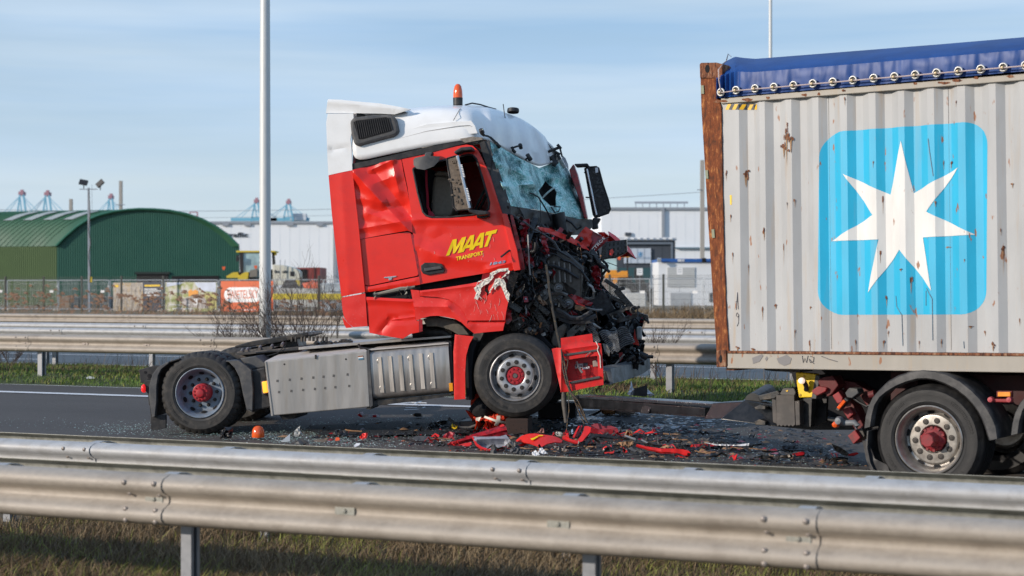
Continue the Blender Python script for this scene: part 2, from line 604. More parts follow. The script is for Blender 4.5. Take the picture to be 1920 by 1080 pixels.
def rust_mat(name, a, b_, c_, scale):
	m, nt, b = mk(name)
	n = noise_n(nt, scale, 9, .72, sc3=(1.6, 1.6, .45))
	c = ramp(nt, n, [(.42, a), (.48, b_), (.54, b_), (.60, c_)])
	nt.links.new(c, b.inputs['Base Color'])
	b.inputs['Roughness'].default_value = .85
	bump(nt, b, n, .7, .02)
	return m
rust = rust_mat("flaking_rust", (.10, .032, .012), (.20, .052, .014), (.44, .17, .05), 17.0)
rust_dark = rust_mat("dark_rust", (.07, .025, .014), (.22, .08, .035), (.34, .20, .12), 20.0)
def tarp_mat():
	m, nt, b = mk("blue_tarpaulin")
	n = noise_n(nt, 3, 4, .6)
	nt.links.new(ramp(nt, n, [(.3, (.002, .036, .17)), (.7, (.003, .056, .25))]), b.inputs['Base Color'])
	b.inputs['Roughness'].default_value = .5
	bump(nt, b, noise_n(nt, 5, 3, .5, sc3=(1, 1, .5)), .22, .03)
	return m
tarp = tarp_mat()
def glass_crack():
	m, nt, b = mk("shattered_windscreen_glass")
	tc = nt.nodes.new('ShaderNodeTexCoord')
	wv = nt.nodes.new('ShaderNodeTexNoise'); wv.inputs['Scale'].default_value = 2.5; wv.inputs['Detail'].default_value = 3
	nt.links.new(tc.outputs['Object'], wv.inputs['Vector'])
	cx = nt.nodes.new('ShaderNodeVectorMath'); cx.operation = 'MULTIPLY_ADD'
	nt.links.new(wv.outputs['Color'], cx.inputs[0]); cx.inputs[1].default_value = (.5, .5, .5)
	nt.links.new(tc.outputs['Object'], cx.inputs[2])
	fs = []
	for s, w in ((6, .05), (15, .10), (38, .16)):
		v = nt.nodes.new('ShaderNodeTexVoronoi'); v.feature = 'DISTANCE_TO_EDGE'
		v.inputs['Scale'].default_value = s
		nt.links.new(cx.outputs['Vector'], v.inputs['Vector'])
		fs.append(ramp(nt, v.outputs['Distance'], [(0.0, 1.0), (w, 0.0)]))
	big = noise_n(nt, 2.6, 4, .6)
	dens = ramp(nt, big, [(.36, .12), (.62, 1.0)])
	f = mix(nt, 1.0, fs[0], fs[1], 'ADD')
	f = mix(nt, .8, f, fs[2], 'ADD')
	f = mix(nt, 1.0, f, dens, 'MULTIPLY')
	base = ramp(nt, big, [(.40, (.012, .12, .12)), (.56, (.22, .60, .54))])
	c = mix(nt, f, base, (.72, .94, .92))
	nt.links.new(c, b.inputs['Base Color'])
	b.inputs['Roughness'].default_value = .3
	b.inputs['Specular IOR Level'].default_value = .15
	bump(nt, b, fs[0], .35, .01)
	return m
glass_c = glass_crack()
m_, nt_, b_ = mk("clear_glass")
b_.inputs['Base Color'].default_value = (.10, .16, .17, 1)
b_.inputs['Roughness'].default_value = .05
b_.inputs['Transmission Weight'].default_value = .6
glass = m_
cab_glass = simple("far_cab_glass", (.35, .50, .52), .12, var=.35, scale=1.2, spec=.8)
def asphalt_mat(name, a, b2, wet=False):
	m, nt, b = mk(name)
	n1 = noise_n(nt, 90, 3, .7)
	n2 = noise_n(nt, .35, 5, .6, sc3=(.35, 1.4, 1))
	n3 = noise_n(nt, 420, 2, .8)
	c = ramp(nt, n1, [(.35, a), (.68, b2)])
	c = mix(nt, ramp(nt, n2, [(.35, .0), (.7, .35)]), c, tuple(x * .55 for x in a))
	c = mix(nt, ramp(nt, n3, [(.66, 0.0), (.72, .55)]), c, (.22, .22, .22))
	nt.links.new(c, b.inputs['Base Color'])
	if wet:
		w = noise_n(nt, .9, 5, .6)
		nt.links.new(ramp(nt, w, [(.48, .78), (.62, .25)]), b.inputs['Roughness'])
	else:
		b.inputs['Roughness'].default_value = .8
	b.inputs['Specular IOR Level'].default_value = .5 if wet else .2
	bump(nt, b, n1, .35, .006)
	return m
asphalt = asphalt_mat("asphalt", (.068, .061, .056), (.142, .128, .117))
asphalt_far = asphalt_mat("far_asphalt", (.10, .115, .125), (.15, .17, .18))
stain = asphalt_mat("oil_stained_asphalt", (.012, .012, .014), (.03, .028, .03), True)
mark_w = simple("road_marking_white", (.72, .72, .72), .7, var=.06, scale=20, dirt=(.35, .34, .33), dirt_amt=.5, dscale=14)
def ground_mat(name, stops, scale=1.3, s3=None):
	m, nt, b = mk(name)
	n = noise_n(nt, scale, 8, .7, sc3=s3)
	nt.links.new(ramp(nt, n, stops), b.inputs['Base Color'])
	b.inputs['Roughness'].default_value = .95
	bump(nt, b, noise_n(nt, 30, 4, .7), .8, .03)
	return m
g_dry = ground_mat("dry_grass_ground", [(.3, (.06, .045, .025)), (.5, (.12, .09, .05)), (.7, (.075, .075, .028))])
g_green = ground_mat("green_verge_ground", [(.35, (.035, .05, .014)), (.55, (.06, .075, .02)), (.7, (.10, .08, .04))])
g_field = ground_mat("bank_ground", [(.3, (.14, .10, .055)), (.6, (.20, .155, .09)), (.75, (.11, .11, .05))], .4)
def blade(name, col, var=.3):
	m = simple(name, col, .8, var=var, scale=2.5)
	return m
bl_dry = blade("dry_grass_blade", (.17, .115, .062))
bl_dry2 = blade("brown_grass_blade", (.12, .08, .045))
bl_pale = blade("pale_straw_blade", (.26, .19, .105))
bl_green = blade("green_grass_blade", (.11, .18, .03))
bl_green2 = blade("yellow_green_grass_blade", (.24, .25, .055))
reed_m = blade("reed_plume", (.20, .115, .075))
twig_m = simple("bare_twig", (.075, .055, .048), .9, var=.3)
# background paints
hall_g = simple("green_hall_sheeting", (.013, .085, .058), .5, var=.05, scale=.6)
hall_roof = simple("green_hall_roof_sheeting", (.022, .095, .050), .55, var=.08, scale=.5)
hall_side = simple("sunlit_hall_side", (.060, .105, .035), .6, var=.08, scale=.5)  # yellower than the gable: sunlight on this wall put into the colour
skyl = simple("grey_skylight", (.30, .34, .35), .4)
wh_white = simple("white_warehouse_sheeting", (.80, .83, .86), .6, var=.02, scale=.3)
wh_grey = simple("charcoal_cladding", (.055, .065, .082), .5, var=.08, scale=.5)
wh_line = simple("grey_gutter", (.28, .31, .35), .6)
cabin_w = simple("white_cabin_wall", (.72, .74, .76), .6, var=.03, scale=1)
cabin_shut = simple("pale_roller_shutter", (.52, .53, .52), .6, var=.03)
cabin_blue = simple("blue_fascia", (.02, .10, .34), .5)
fence_blk = simple("dark_green_fence_steel", (.012, .020, .018), .5)
fence_galv = simple("temporary_fence_steel", (.42, .45, .48), .5, .3)
crane_b = simple("light_blue_crane_paint", (.17, .44, .60), .6, var=.05)
crane_r = simple("hazy_red_crane_top", (.38, .20, .24), .6)  # red paled so that distance haze sits in the colour
crane_w = simple("pale_crane_house", (.6, .65, .7), .6)
cream = simple("cream_machine_paint", (.62, .60, .50), .45, var=.04)
yel_m = simple("yellow_machine_paint", (.62, .46, .04), .45, var=.06)
ora_m = simple("orange_machine_paint", (.70, .28, .03), .5)
brick_red = simple("dark_red_container_paint", (.26, .045, .04), .6, var=.1, scale=.5)
ban_or = simple("orange_banner_vinyl", (.64, .125, .04), .6, var=.12, scale=.8)
ban_navy = simple("navy_banner_vinyl", (.035, .045, .075), .6)
def picture_mat(name, stops, scale, s3=None):
	m, nt, b = mk(name)
	n = noise_n(nt, scale, 9, .75, sc3=s3)
	nt.links.new(ramp(nt, n, stops), b.inputs['Base Color'])
	b.inputs['Roughness'].default_value = .7
	return m
pic_a = picture_mat("printed_street_picture", [(.34, (.06, .06, .07)), (.44, (.30, .26, .22)), (.52, (.48, .44, .40)), (.58, (.44, .30, .12)), (.68, (.14, .12, .11))], 2.2, (1.6, 1, .6))
pic_b = picture_mat("printed_landscape_picture", [(.36, (.10, .13, .05)), (.46, (.30, .33, .12)), (.54, (.50, .48, .38)), (.64, (.55, .55, .58))], 1.6)
pic_s = simple("printed_sky", (.52, .56, .66), .7, var=.15, scale=1.5)
pic_f = simple("printed_field", (.46, .42, .16), .7, var=.3, scale=3)
# the ground
def bank(x, n):
	"""height of the land at road coordinates (x along, n across)"""
	P = [(-60, -.1), (6, -.12), (8.5, -.12), (11, -.28), (12.4, -.24), (13.0, -.13), (23.4, .135), (23.7, .165), (25, .22), (28, .18),
		 (30.5, .06), (31.2, .02), (46.3, .05), (47, .09), (49, .2), (55, .42), (62, .42), (75, .3)]
	z = None
	for (a, za), (b, zb) in zip(P, P[1:]):
		if a <= n <= b:
			z = za + (zb - za) * (n - a) / (b - a)
	if z is None:
		z = .3 if n > 75 else -.1
	if n > 56:
		t = max(0, min(1, (x + 25) / 50))
		t = t * t * (3 - 2 * t) * min(1, (n - 56) / 14)
		z += .5 * t * max(0, min(1, (400 - n) / 200))
	return z
def strip(name, n0, n1, x0, x1, mat, nx, nn, lift=0.0, wob=0.0, kind='structure'):
	rows = []
	for i in range(nn + 1):
		n = n0 + (n1 - n0) * i / nn
		r = []
		for j in range(nx + 1):
			x = x0 + (x1 - x0) * j / nx
			w = wob * noise.noise(Vector((x * .8, n * .9, 3))) if wob and 0 < i < nn else 0
			e = 0
			if wob and i in (0, nn):
				e = .07 * noise.noise(Vector((x * 1.7, n, 9)))
			r.append((x, n + e, bank(x, n) + lift + w))
		rows.append(r)
	b = MB().grid(rows)
	o = b.build(name, mat, smooth=180)
	o.matrix_world = RF.M
	tag(o, kind=kind)
	return o
# one sheet out to the horizon
far_ground = MB()
ns = [75, 120, 200, 400, 900, 2500, 6500]
xs = [-6500, -2000, -600, -200, -100, -50, -25, -12, 0, 12, 25, 50, 100, 200, 600, 2000, 6500]
far_ground.grid([[(x, n, bank(x, n) - .004) for x in xs] for n in ns])
o = far_ground.build("ground", g_field, smooth=180); o.matrix_world = RF.M; tag(o, kind='structure')
strip("near_verge", -60, 12.98, -60, 60, g_dry, 200, 120, 0, .05)
strip("asphalt_road", 12.9, 23.45, -300, 300, asphalt, 60, 14, -.004)
strip("median_verge", 23.42, 31.25, -300, 300, g_green, 500, 24, .004, .05)
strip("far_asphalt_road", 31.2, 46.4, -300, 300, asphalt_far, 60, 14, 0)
strip("far_bank", 46.38, 75.2, -300, 300, g_field, 300, 40, .0, .12)
# side ground beyond the modelled strips, seen by nobody but closing the land
for nm, a, b2 in (("near_field", -6500, -60),):
	o = MB().grid([[(x, n, -.14) for x in (-6500, 6500)] for n in (a, b2)]).build(nm, g_dry)
	o.matrix_world = RF.M; tag(o, kind='structure')
def marking(name, n, w, segs, lift=.006):
	b = MB()
	for (x0, x1) in segs:
		k = max(1, int((x1 - x0) / 2.5))
		rows = [[], []]
		for i in range(k + 1):
			x = x0 + (x1 - x0) * i / k
			j = .012 * noise.noise(Vector((x * .6, n, 1)))
			rows[0].append((x, n - w / 2 + j, bank(x, n - w / 2) + lift))
			rows[1].append((x, n + w / 2 + j, bank(x, n + w / 2) + lift))
		b.grid(rows)
	o = b.build(name, mark_w)
	o.matrix_world = RF.M
	tag(o, kind='structure')
	return o
marking("edge_line_marking", 22.1, .22, [(-300, -8.7), (-8.66, -5.1), (-5.06, 300)])
marking("far_edge_line_marking", 32.2, .2, [(-300, 300)])
marking("far_centre_line_marking", 36.6, .16, [(-300, 300)])
marking("far_lane_dash_marking", 33.9, .14, [(x, x + 3.5) for x in np.arange(-200.5, 250, 13.0)])
# oily patch below the wreck and a darker patch: thin sheets on the road
def ground_poly(name, pxs, mat, lift, kind='structure', jit=0.0):
	pts = []
	for (a, b_) in densify(pxs, 12):
		p = road_pt(a, b_)
		p = RF.I @ p
		p.x += jit * noise.noise(Vector((p.x * 3, p.y * 3, 0)))
		p.y += jit * noise.noise(Vector((p.x * 3, p.y * 3, 5)))
		pts.append((p.x, p.y, slope(p.y) + lift))
	b = MB().add(pts, [tuple(range(len(pts)))])
	o = b.build(name, mat); o.matrix_world = RF.M
	tag(o, kind=kind)
	return o
ground_poly("oil_stain", [(1030, 792), (1060, 772), (1150, 770), (1300, 776), (1330, 790), (1260, 808), (1190, 818), (1110, 822), (1050, 812)], stain, .006, jit=.25)
ground_poly("dark_road_patch", [(560, 800), (700, 792), (860, 790), (900, 800), (860, 815), (720, 818), (600, 816)],  # darker asphalt tone on the road beside the tanks
			asphalt_mat("darker_asphalt", (.018, .017, .018), (.045, .042, .042)), .006, jit=.25)
# grass, reeds
def blades(name, label_, cat, n_, area, hmin, hmax, w, mats, lean=.4, dens=None, wscale=1.0, seed=1, curve=True, nz=0.0):
	g = np.random.default_rng(seed)
	x = g.uniform(area[0], area[1], n_); n = g.uniform(area[2], area[3], n_)
	if dens is not None:
		keep = np.array([dens(a, b_) > g.random() for a, b_ in zip(x, n)])
		x, n = x[keep], n[keep]
	m = len(x)
	z = np.array([bank(a, b_) for a, b_ in zip(x, n)]) - .01
	cl = np.array([noise.noise(Vector((a * .9, b_ * .9, seed))) for a, b_ in zip(x, n)])
	h = g.uniform(hmin, hmax, m) * (1 + .6 * cl)
	az = g.uniform(0, 2 * np.pi, m)
	ln = g.normal(0, lean, (m, 2)) * h[:, None] + np.array([lean * .4, 0]) * h[:, None]
	dx, dy = np.cos(az) * w / 2, np.sin(az) * w / 2
	V = np.zeros((m, 5, 3))
	base = np.stack([x, n, z], 1)
	V[:, 0] = base + np.stack([-dx, -dy, 0 * x], 1)
	V[:, 1] = base + np.stack([dx, dy, 0 * x], 1)
	mid = base + np.concatenate([ln * .35, (h * .62)[:, None]], 1)
	V[:, 2] = mid + np.stack([dx, dy, 0 * x], 1) * .75
	V[:, 3] = mid - np.stack([dx, dy, 0 * x], 1) * .75
	V[:, 4] = base + np.concatenate([ln, h[:, None]], 1)
	i0 = np.arange(m) * 5
	q = np.stack([i0, i0 + 1, i0 + 2, i0 + 3], 1)
	t = np.stack([i0 + 3, i0 + 2, i0 + 4, i0 + 4], 1)
	T = np.concatenate([np.stack([i0, i0 + 1, i0 + 2], 1), np.stack([i0, i0 + 2, i0 + 3], 1), np.stack([i0 + 3, i0 + 2, i0 + 4], 1)])
	sel = (cl * 1.6 + g.normal(0, .45, m))
	k = len(mats)
	idx = np.clip(((sel + .8) / 1.6 * k).astype(int), 0, k - 1)
	o = raw_mesh(name, V.reshape(-1, 3), T, mats, np.tile(idx, 3))
	o.matrix_world = RF.M
	tag(o, label_, cat, kind='stuff')
	return o
blades("dry_grass", "dry straw coloured grass between the two nearest crash barriers", "grass", 95000, (-10, 6.5, 8.75, 12.7), .05, .17, .007,
	   [bl_green2, bl_dry2, bl_dry, bl_dry, bl_dry2, bl_pale], lean=.55, seed=3)
blades("median_grass", "green and yellow grass on the median verge behind the tractor unit", "grass", 100000, (-26, 10, 23.5, 30.6), .04, .11, .012,
	   [bl_green, bl_green, bl_green2, bl_green, bl_dry2], lean=.5, seed=5)
blades("median_weeds", "thin brown weed stalks under the median crash barrier", "weeds", 5200, (-26, 10, 24.6, 29.4), .18, .5, .008,
	   [bl_dry2, bl_dry, twig_m], lean=.5, seed=6, dens=lambda x, n: .25 + 1.2 * max(0, noise.noise(Vector((x * .5, n * .5, 2)))))
blades("bank_grass", "tall dry grass on the bank behind the far crash barrier", "grass", 42000, (-30, 26, 49.5, 60), .35, .8, .03,
	   [bl_dry2, bl_dry, bl_pale, bl_dry], lean=.45, seed=8)
blades("fence_grass", "low dry grass along the site fence", "grass", 12000, (-50, 40, 62, 86), .15, .45, .04, [bl_dry2, bl_dry], lean=.4, seed=9)
def reeds():
	g = random.Random(5)
	b = MB()
	st = MB()
	for i in range(250):
		px = g.uniform(-30, 640)
		if px > 420 and g.random() < .55: continue
		n = g.uniform(50, 60)
		# reed x along the road so that it shows near pixel px
		xr = (px - 960) / F
		ca, sa = math.cos(ROAD_A), math.sin(ROAD_A)
		# world = (x*ca - n*sa, x*sa + n*ca) ; X/Y = xr
		x = n * (xr * ca + sa) / (ca - xr * sa)
		z = bank(x, n)
		h = g.uniform(.8, 1.25) * (1.2 if g.random() < .2 else 1) if px < 420 else g.uniform(.6, 1.0)
		lx = g.uniform(.1, .45) * h * .5
		ly = g.uniform(-.1, .1)
		top = Vector((x + lx, n + ly, z + h))
		mid = Vector((x + lx * .35, n + ly * .4, z + h * .6))
		st.tube([(x, n, z - .05), mid, top], [.007, .006, .004], 3, cap=False)
		# drooping plume made of several small leaf shapes
		for k in range(9):
			t = k / 9
			c = top + Vector((.16 * t + g.uniform(-.02, .05), g.uniform(-.03, .03), .10 * t - .16 * t * t))
			d = Vector((g.uniform(.05, .13), g.uniform(-.04, .04), g.uniform(-.07, .05)))
			s_ = .018 + .012 * math.sin(math.pi * t)
			u = Vector((-d.z, 0, d.x)).normalized() * s_
			b.add([c - u, c + d * .5 - u * .2, c + d, c + d * .5 + u * 1.2, c + u], [(0, 1, 2, 3, 4)])
		for k in range(2):
			t = g.uniform(.3, .75)
			c = Vector((x, n, z)).lerp(mid, t)
			d = Vector((g.uniform(.15, .4), g.uniform(-.1, .1), g.uniform(.05, .25)))
			b.add([c, c + d * .5 + Vector((0, 0, .02)), c + d, c + d * .5 - Vector((0, 0, .01))], [(0, 1, 2, 3)])
	b.add(st.v, st.f, 1)
	o = b.build("reeds", [reed_m, bl_dry])
	o.matrix_world = RF.M
	tag(o, "brown reed plumes leaning in front of the site fence banners", "reeds", kind='stuff')
reeds()
# crash barriers
WP = [(.022, .155), (-.004, .150), (-.060, .130), (-.080, .106), (-.080, .078), (-.060, .052), (-.004, .026), (.004, .010),
	  (.004, -.010), (-.004, -.026), (-.060, -.052), (-.080, -.078), (-.080, -.106), (-.060, -.130), (-.004, -.150), (.022, -.155)]
def bolt_mesh(r, h):
	b = MB()
	b.lathe([(r, .0), (r * .95, -h * .55), (r * .6, -h), (0.001, -h * 1.05)], n=8)
	return b
def barrier(name, label, n, ztop, x0, x1, xs0, L, mats, facing=1, near=False, group=None, post=None, post_n=.3, post_x0=0, post_h=1.0,
			post_w=.11, plates=True, back=None, bolts=True, pitch=1.333, spacer=False, plate_x0=.0):
	"""facing 1: humps towards the camera. xs0: x of one splice"""
	t = thing(name, label, "crash barrier", RF, group=group)
	t.location = RF.M @ Vector((0, n, 0))
	zc = ztop - .155
	def beam(dn, zc, facing, off, mat):
		k0 = math.floor((x0 - xs0 - off) / L)
		x = xs0 + off + k0 * L
		i = 0
		while x < x1:
			a, c = x - .16, x + L + .16
			prof = [(0, facing * p + dn, q) for p, q in WP]
			b = MB()
			# stations so that the far end of the sheet is cut in a shallow curve like the real splice
			rows = []
			m = 8
			for s_ in range(m + 1):
				u = s_ / m
				rows.append([Vector((a + (c - a) * u, p[1] - .010 * facing * u + .005 * noise.noise(Vector(((a + (c - a) * u) * .9, n, p[2] * 3))), p[2])) for p in prof])
			b.grid(rows)
			o = b.build("rail_beam", mat, t, smooth=50, solid=0)
			o.location = (0, 0, zc)
			md = o.modifiers.new("solid", 'SOLIDIFY'); md.thickness = .004; md.offset = 0
			md = o.modifiers.new("split", 'EDGE_SPLIT'); md.split_angle = R(55)
			if bolts:
				bm = bolt_mesh(.017, .010)
				for (bx, bz, bp) in ((-.11, .105, .080), (.11, .105, .080), (-.11, .034, .02), (.11, .034, .02), (-.11, -.06, .064), (.11, -.06, .064), (-.11, -.125, .064), (.11, -.125, .064)):
					BL.append((x + bx, -bp * facing + dn - .012 * facing, zc + bz, facing))
			x += L
			i += 1
	BL = []
	beam(0, zc, facing, 0, mats[0])
	if back:
		beam(back, zc, -facing, 1.3, mats[1])
	if bolts:
		src = bolt_mesh(.017, .010).build("bolt", bolt_m, t, smooth=40)
		src.location = BL[0][:3]
		for q in BL[1:]:
			if q[3] == facing or q[2] > zc:
				c = inst(src, t, q[:3])
				if q[3] * facing < 0: c.rotation_euler = (0, 0, math.pi)
	if plates:
		x = xs0 + plate_x0 + math.floor((x0 - xs0) / pitch) * pitch
		pm = None
		while x < x1:
			if pm is None:
				b = MB()
				b.box((0, 0, 0), (.13, .006, .045))
				b.lathe([(.016, -.003), (.014, -.012), (.001, -.014)], n=6)
				b.box((.064, -.004, 0), (.008, .006, .045))
				pm = b.build("bracket_plate", bolt_m if not near else galv_back, t, bevel=.002 if near else 0)
				pm.location = (x, -.006 * facing, zc)
			else:
				inst(pm, t, (x, -.006 * facing, zc))
			x += pitch
	if post:
		x = post_x0 + math.floor((x0 - post_x0) / post) * post
		pm = None
		while x < x1:
			if pm is None:
				b = MB()
				w, d = post_w / 2, post_w * .62
				prof = [(-w, -d, 0), (w, -d, 0), (w, -d * .4, 0), (w - .012, -d * .4, 0), (w - .012, -d + .012, 0), (-w + .012, -d + .012, 0),
						(-w + .012, d - .012, 0), (w - .012, d - .012, 0), (w - .012, d * .4, 0), (w, d * .4, 0), (w, d, 0), (-w, d, 0)]
				b.prism([Vector(p) for p in reversed(prof)], (0, 0, post_h))
				pm = b.build("post", post_m, t)
				pm.location = (x, post_n, ztop - .05 - post_h)
			else:
				inst(pm, t, (x, post_n, ztop - .05 - post_h))
			x += post
	if spacer and back:
		x = xs0 + plate_x0 + math.floor((x0 - xs0) / pitch) * pitch
		pm = None
		while x < x1:
			if pm is None:
				b = MB()
				rows = []
				for i in range(7):
					u = i / 6
					rows.append([(-.045, .02 + (back - .04) * u, .07 + .055 * math.sin(math.pi * u)), (.045, .02 + (back - .04) * u, .07 + .055 * math.sin(math.pi * u))])
				b.grid(rows)
				pm = b.build("spacer", galv_blue, t, solid=.006, smooth=60)
				pm.location = (x, 0, zc + .02)
			else:
				inst(pm, t, (x, 0, zc + .02))
			x += pitch
	return t
def x_at(px, n):
	"""road x where the barrier line at n shows in pixel column px"""
	xr = (px - 960) / F
	ca, sa = math.cos(ROAD_A), math.sin(ROAD_A)
	return n * (xr * ca + sa) / (ca - xr * sa)
x_near = x_at(318, 8.56) - .16
barrier("crash_barrier", "nearest galvanised double crash barrier crossing the bottom of the photo", 8.56, .68, -11.5, 5.5, x_near, 4.0, (galv, galv_back),
		near=True, post=2.667, post_w=.075, post_n=.22, post_x0=x_at(357, 8.78), post_h=1.2, back=.42, spacer=True, plate_x0=.05)
barrier("crash_barrier", "second galvanised double crash barrier beside the road, below the debris", 11.65, .505, -15, 7, x_at(180, 11.65) - .16, 4.0, (galv_blue, galv_back),
		near=True, post=2.667, post_w=.075, post_n=.25, post_x0=.4, post_h=.95, back=.52, spacer=True, plates=False)
barrier("crash_barrier", "median crash barrier directly behind the tractor unit, on the grass", 24.5, .97, -34, 16, x_at(58, 24.5) - .16, 4.0, (galv, galv_back),
		post=4.0, post_n=.15, post_x0=x_at(75, 24.6), post_h=.85, post_w=.095, plate_x0=.04)
barrier("crash_barrier", "third crash barrier rail, across the grass median in front of the far road", 28.1, .99, -36, 16, 1.0, 4.0, (galv_blue, galv_back),
		post=1.333 * 2, post_n=.15, post_x0=x_at(84, 28.2), post_h=.95, post_w=.085, plates=False, bolts=True)
barrier("crash_barrier", "thin upper crash barrier rail between the median and the far road", 28.9, 1.075, -36, 16, 2.5, 4.0, (galv_blue, galv_back),
		post=4, post_n=.10, post_x0=x_at(104, 29.0), post_h=1.0, post_w=.085, plates=False)
barrier("crash_barrier", "farthest crash barrier, beyond the far road in front of the reeds", 47.6, .91, -55, 40, 0.0, 4.0, (galv, galv_back),
		post=4, post_n=.15, post_x0=0, post_h=.9, post_w=.09, pitch=1.333)
# backdrop: hall, warehouses, fences, cranes
def G(Y, x=0.0, z=0.0, yaw=0.0):
	return Frame((x, Y, z), yaw)
def part_panel(t, fr, name, poly, mat, y=0.0, depth=.1, holes=(), mi=0, bevel=0, smooth=None):
	"""solid slab with the traced outline and real thickness"""
	b = MB()
	if holes:
		b.panel(fr, poly, y, holes)
		o = b.build(name, mat, t, solid=depth, smooth=smooth)
	else:
		P = [fr.at(a, c, y) for a, c in poly]
		# winding so that caps face outwards
		s_ = sum((P[i].x * P[(i + 1) % len(P)].z - P[(i + 1) % len(P)].x * P[i].z) for i in range(len(P)))
		if s_ > 0: P = P[::-1]
		b.prism(P, (0, depth, 0))
		o = b.build(name, mat, t, bevel=bevel, smooth=smooth)
	return o
# green hall ---------------------------------------------------------------
gh = G(150)
t = thing("storage_hall", "green corrugated storage hall with an arched roof at the left", "hall", gh)
arc = []
arc_px = [(107, 462), (125, 444), (146, 426), (165, 414), (190, 404), (215, 398), (240, 394.5), (262, 393), (290, 393.5), (320, 396), (350, 402), (380, 412), (405, 425), (428, 441), (449, 462)]
base_l, base_r = (107, 600), (446, 600)
# gable as real corrugated sheeting: vertical ribs
def corr_wall(fr, outline_top, x0, x1, zb, pitch, depth, y=0.0):
	b = MB()
	xs_, k = [], 0
	x = x0
	prof = []
	while x < x1:
		for dx, dy in ((0, 0), (pitch * .45, 0), (pitch * .55, depth), (pitch * .9, depth)):
			if x + dx < x1: prof.append((x + dx, dy))
		x += pitch
	prof.append((x1, 0))
	def top(xx):
		for (a, za), (c, zc) in zip(outline_top, outline_top[1:]):
			if a <= xx <= c:
				return za + (zc - za) * (xx - a) / (c - a)
		return outline_top[-1][1]
	rows = [[(xx, y + dy, zb) for xx, dy in prof], [(xx, y + dy, top(xx)) for xx, dy in prof]]
	b.grid(rows)
	return b
pts = [gh.at(a, c, 0) for a, c in arc_px]
top = [(p.x, p.z) for p in pts]
corr_wall(gh, top, pts[0].x, pts[-1].x, .0, .20, -.03).build("gable_wall", hall_g, t)
dvec = Vector((-30.0, 9.5, 0))
b = MB()
rows = []
for i in range(25):
	u = i / 24
	rows.append([p + dvec * u + Vector((0, -.25 if i == 0 else 0, .02)) for p in pts])
# fine ribs run over the vault
b.grid(rows)
b.build("roof", hall_roof, t, smooth=60, solid=.12)
ribs = MB()
for i in range(56):
	u = (i + .5) / 56
	ribs.tube([p + dvec * u + Vector((0, -.05, .0)) for p in pts[:9]], .018, 4, cap=False)
ribs.build("roof_rib", hall_roof, t, kind='stuff')
b = MB()
n_ = 150
rows = [[], []]
for i in range(n_ * 2 + 1):
	p = pts[0] + dvec * (i / (2 * n_))
	off = Vector((0, -.06 if i % 2 else .0, 0))
	rows[0].append(Vector((p.x, p.y + off.y, 0))); rows[1].append(Vector((p.x, p.y + off.y, pts[0].z)))
b.grid(rows); b.build("side_wall", hall_side, t)
b = MB(); b.tube([p + Vector((0, -.3, .05)) for p in pts], .10, 6); b.build("roof_edge_trim", simple("green_trim", (.03, .14, .09), .45), t, smooth=60)
for u0 in (.05, .115, .18, .245):
	q = []
	for i in (3, 4, 5):
		q.append(pts[i] + dvec * u0 + Vector((0, 0, .16)))
	q2 = [p + dvec * .03 for p in q]
	b = MB(); b.grid([q, q2]); b.build("skylight", skyl, t, solid=.05)
part_panel(t, gh, "doorway", [(256, 513), (315, 513), (315, 600), (256, 600)], black_cloth_and_shade, -.12, .1)
part_panel(t, gh, "door_frame", [(253, 510), (318, 510), (318, 514), (253, 514)], fence_blk, -.2, .15)
part_panel(t, gh, "low_opening", [(322, 517.5), (410, 517), (410, 600), (322, 600)], black_cloth_and_shade, -.12, .1)
# far end wall, so that the hall is closed
b = MB(); b.add([p + dvec for p in pts] + [Vector((pts[-1].x, pts[-1].y, 0)) + dvec, Vector((pts[0].x, pts[0].y, 0)) + dvec], [tuple(range(len(pts) + 2))]); b.build("rear_wall", hall_g, t)
b = MB(); b.add([Vector((pts[-1].x, pts[-1].y, 0)), pts[-1], pts[-1] + dvec, Vector((pts[-1].x, pts[-1].y, 0)) + dvec], [(0, 1, 2, 3)]); b.build("side_wall", hall_g, t)
def box_building(t, fr, name, px0, px1, py_top, depth, mat, zb=0.0, y=0.0, seams=0, seam_mat=None, cap=None):
	a, c = fr.at(px0, py_top, y), fr.at(px1, py_top, y)
	b = MB(); b.box(((a.x + c.x) / 2, y + depth / 2, (a.z + zb) / 2), (c.x - a.x, depth, a.z - zb))
	b.build(name, mat, t)
	if seams:
		w = (c.x - a.x) / seams
		src = None
		for i in range(1, seams):
			x = a.x + w * i
			if src is None:
				sb = MB(); sb.box((0, 0, (a.z + zb) / 2), (.04, .02, a.z - zb - .02))
				src = sb.build("panel_joint", seam_mat, t, loc=(x, y - .008, 0))
			else:
				inst(src, t, (x, y - .008, 0))
	if cap:
		b = MB(); b.box(((a.x + c.x) / 2, y - .12, a.z + .06), (c.x - a.x + .3, .3, .35)); b.build("parapet_cap", cap, t)
	return a, c
f1 = G(260)
t = thing("warehouse", "long white warehouse behind the green hall, dark lettering near its left end", "warehouse", f1)
seam_w = simple("sheeting_joint", (.74, .78, .82), .6)
box_building(t, f1, "wall", 396, 800, 418, 60, wh_white, seams=22, seam_mat=seam_w, cap=wh_line)
text_px(f1, "traffic", (424, 444.8), (465, 444.8), (0, -9), -.14, .02).build("lettering", letter_d, t, solid=.06)
b = MB(); a = f1.at(628, 440, -.3); b.box((a.x, a.y, 5), (.5, .3, 12)); b.build("downpipe", wh_line, t)
for px in (423, 464, 544, 600):
	b = MB(); a = f1.at(px, 421.5, -.2); b.box((a.x, a.y, a.z), (1.0, .2, .35)); b.build("vent", wh_line, t)
f2 = G(240)
t = thing("warehouse", "tall white warehouse between the wrecked cab and the rusty container", "warehouse", f2)
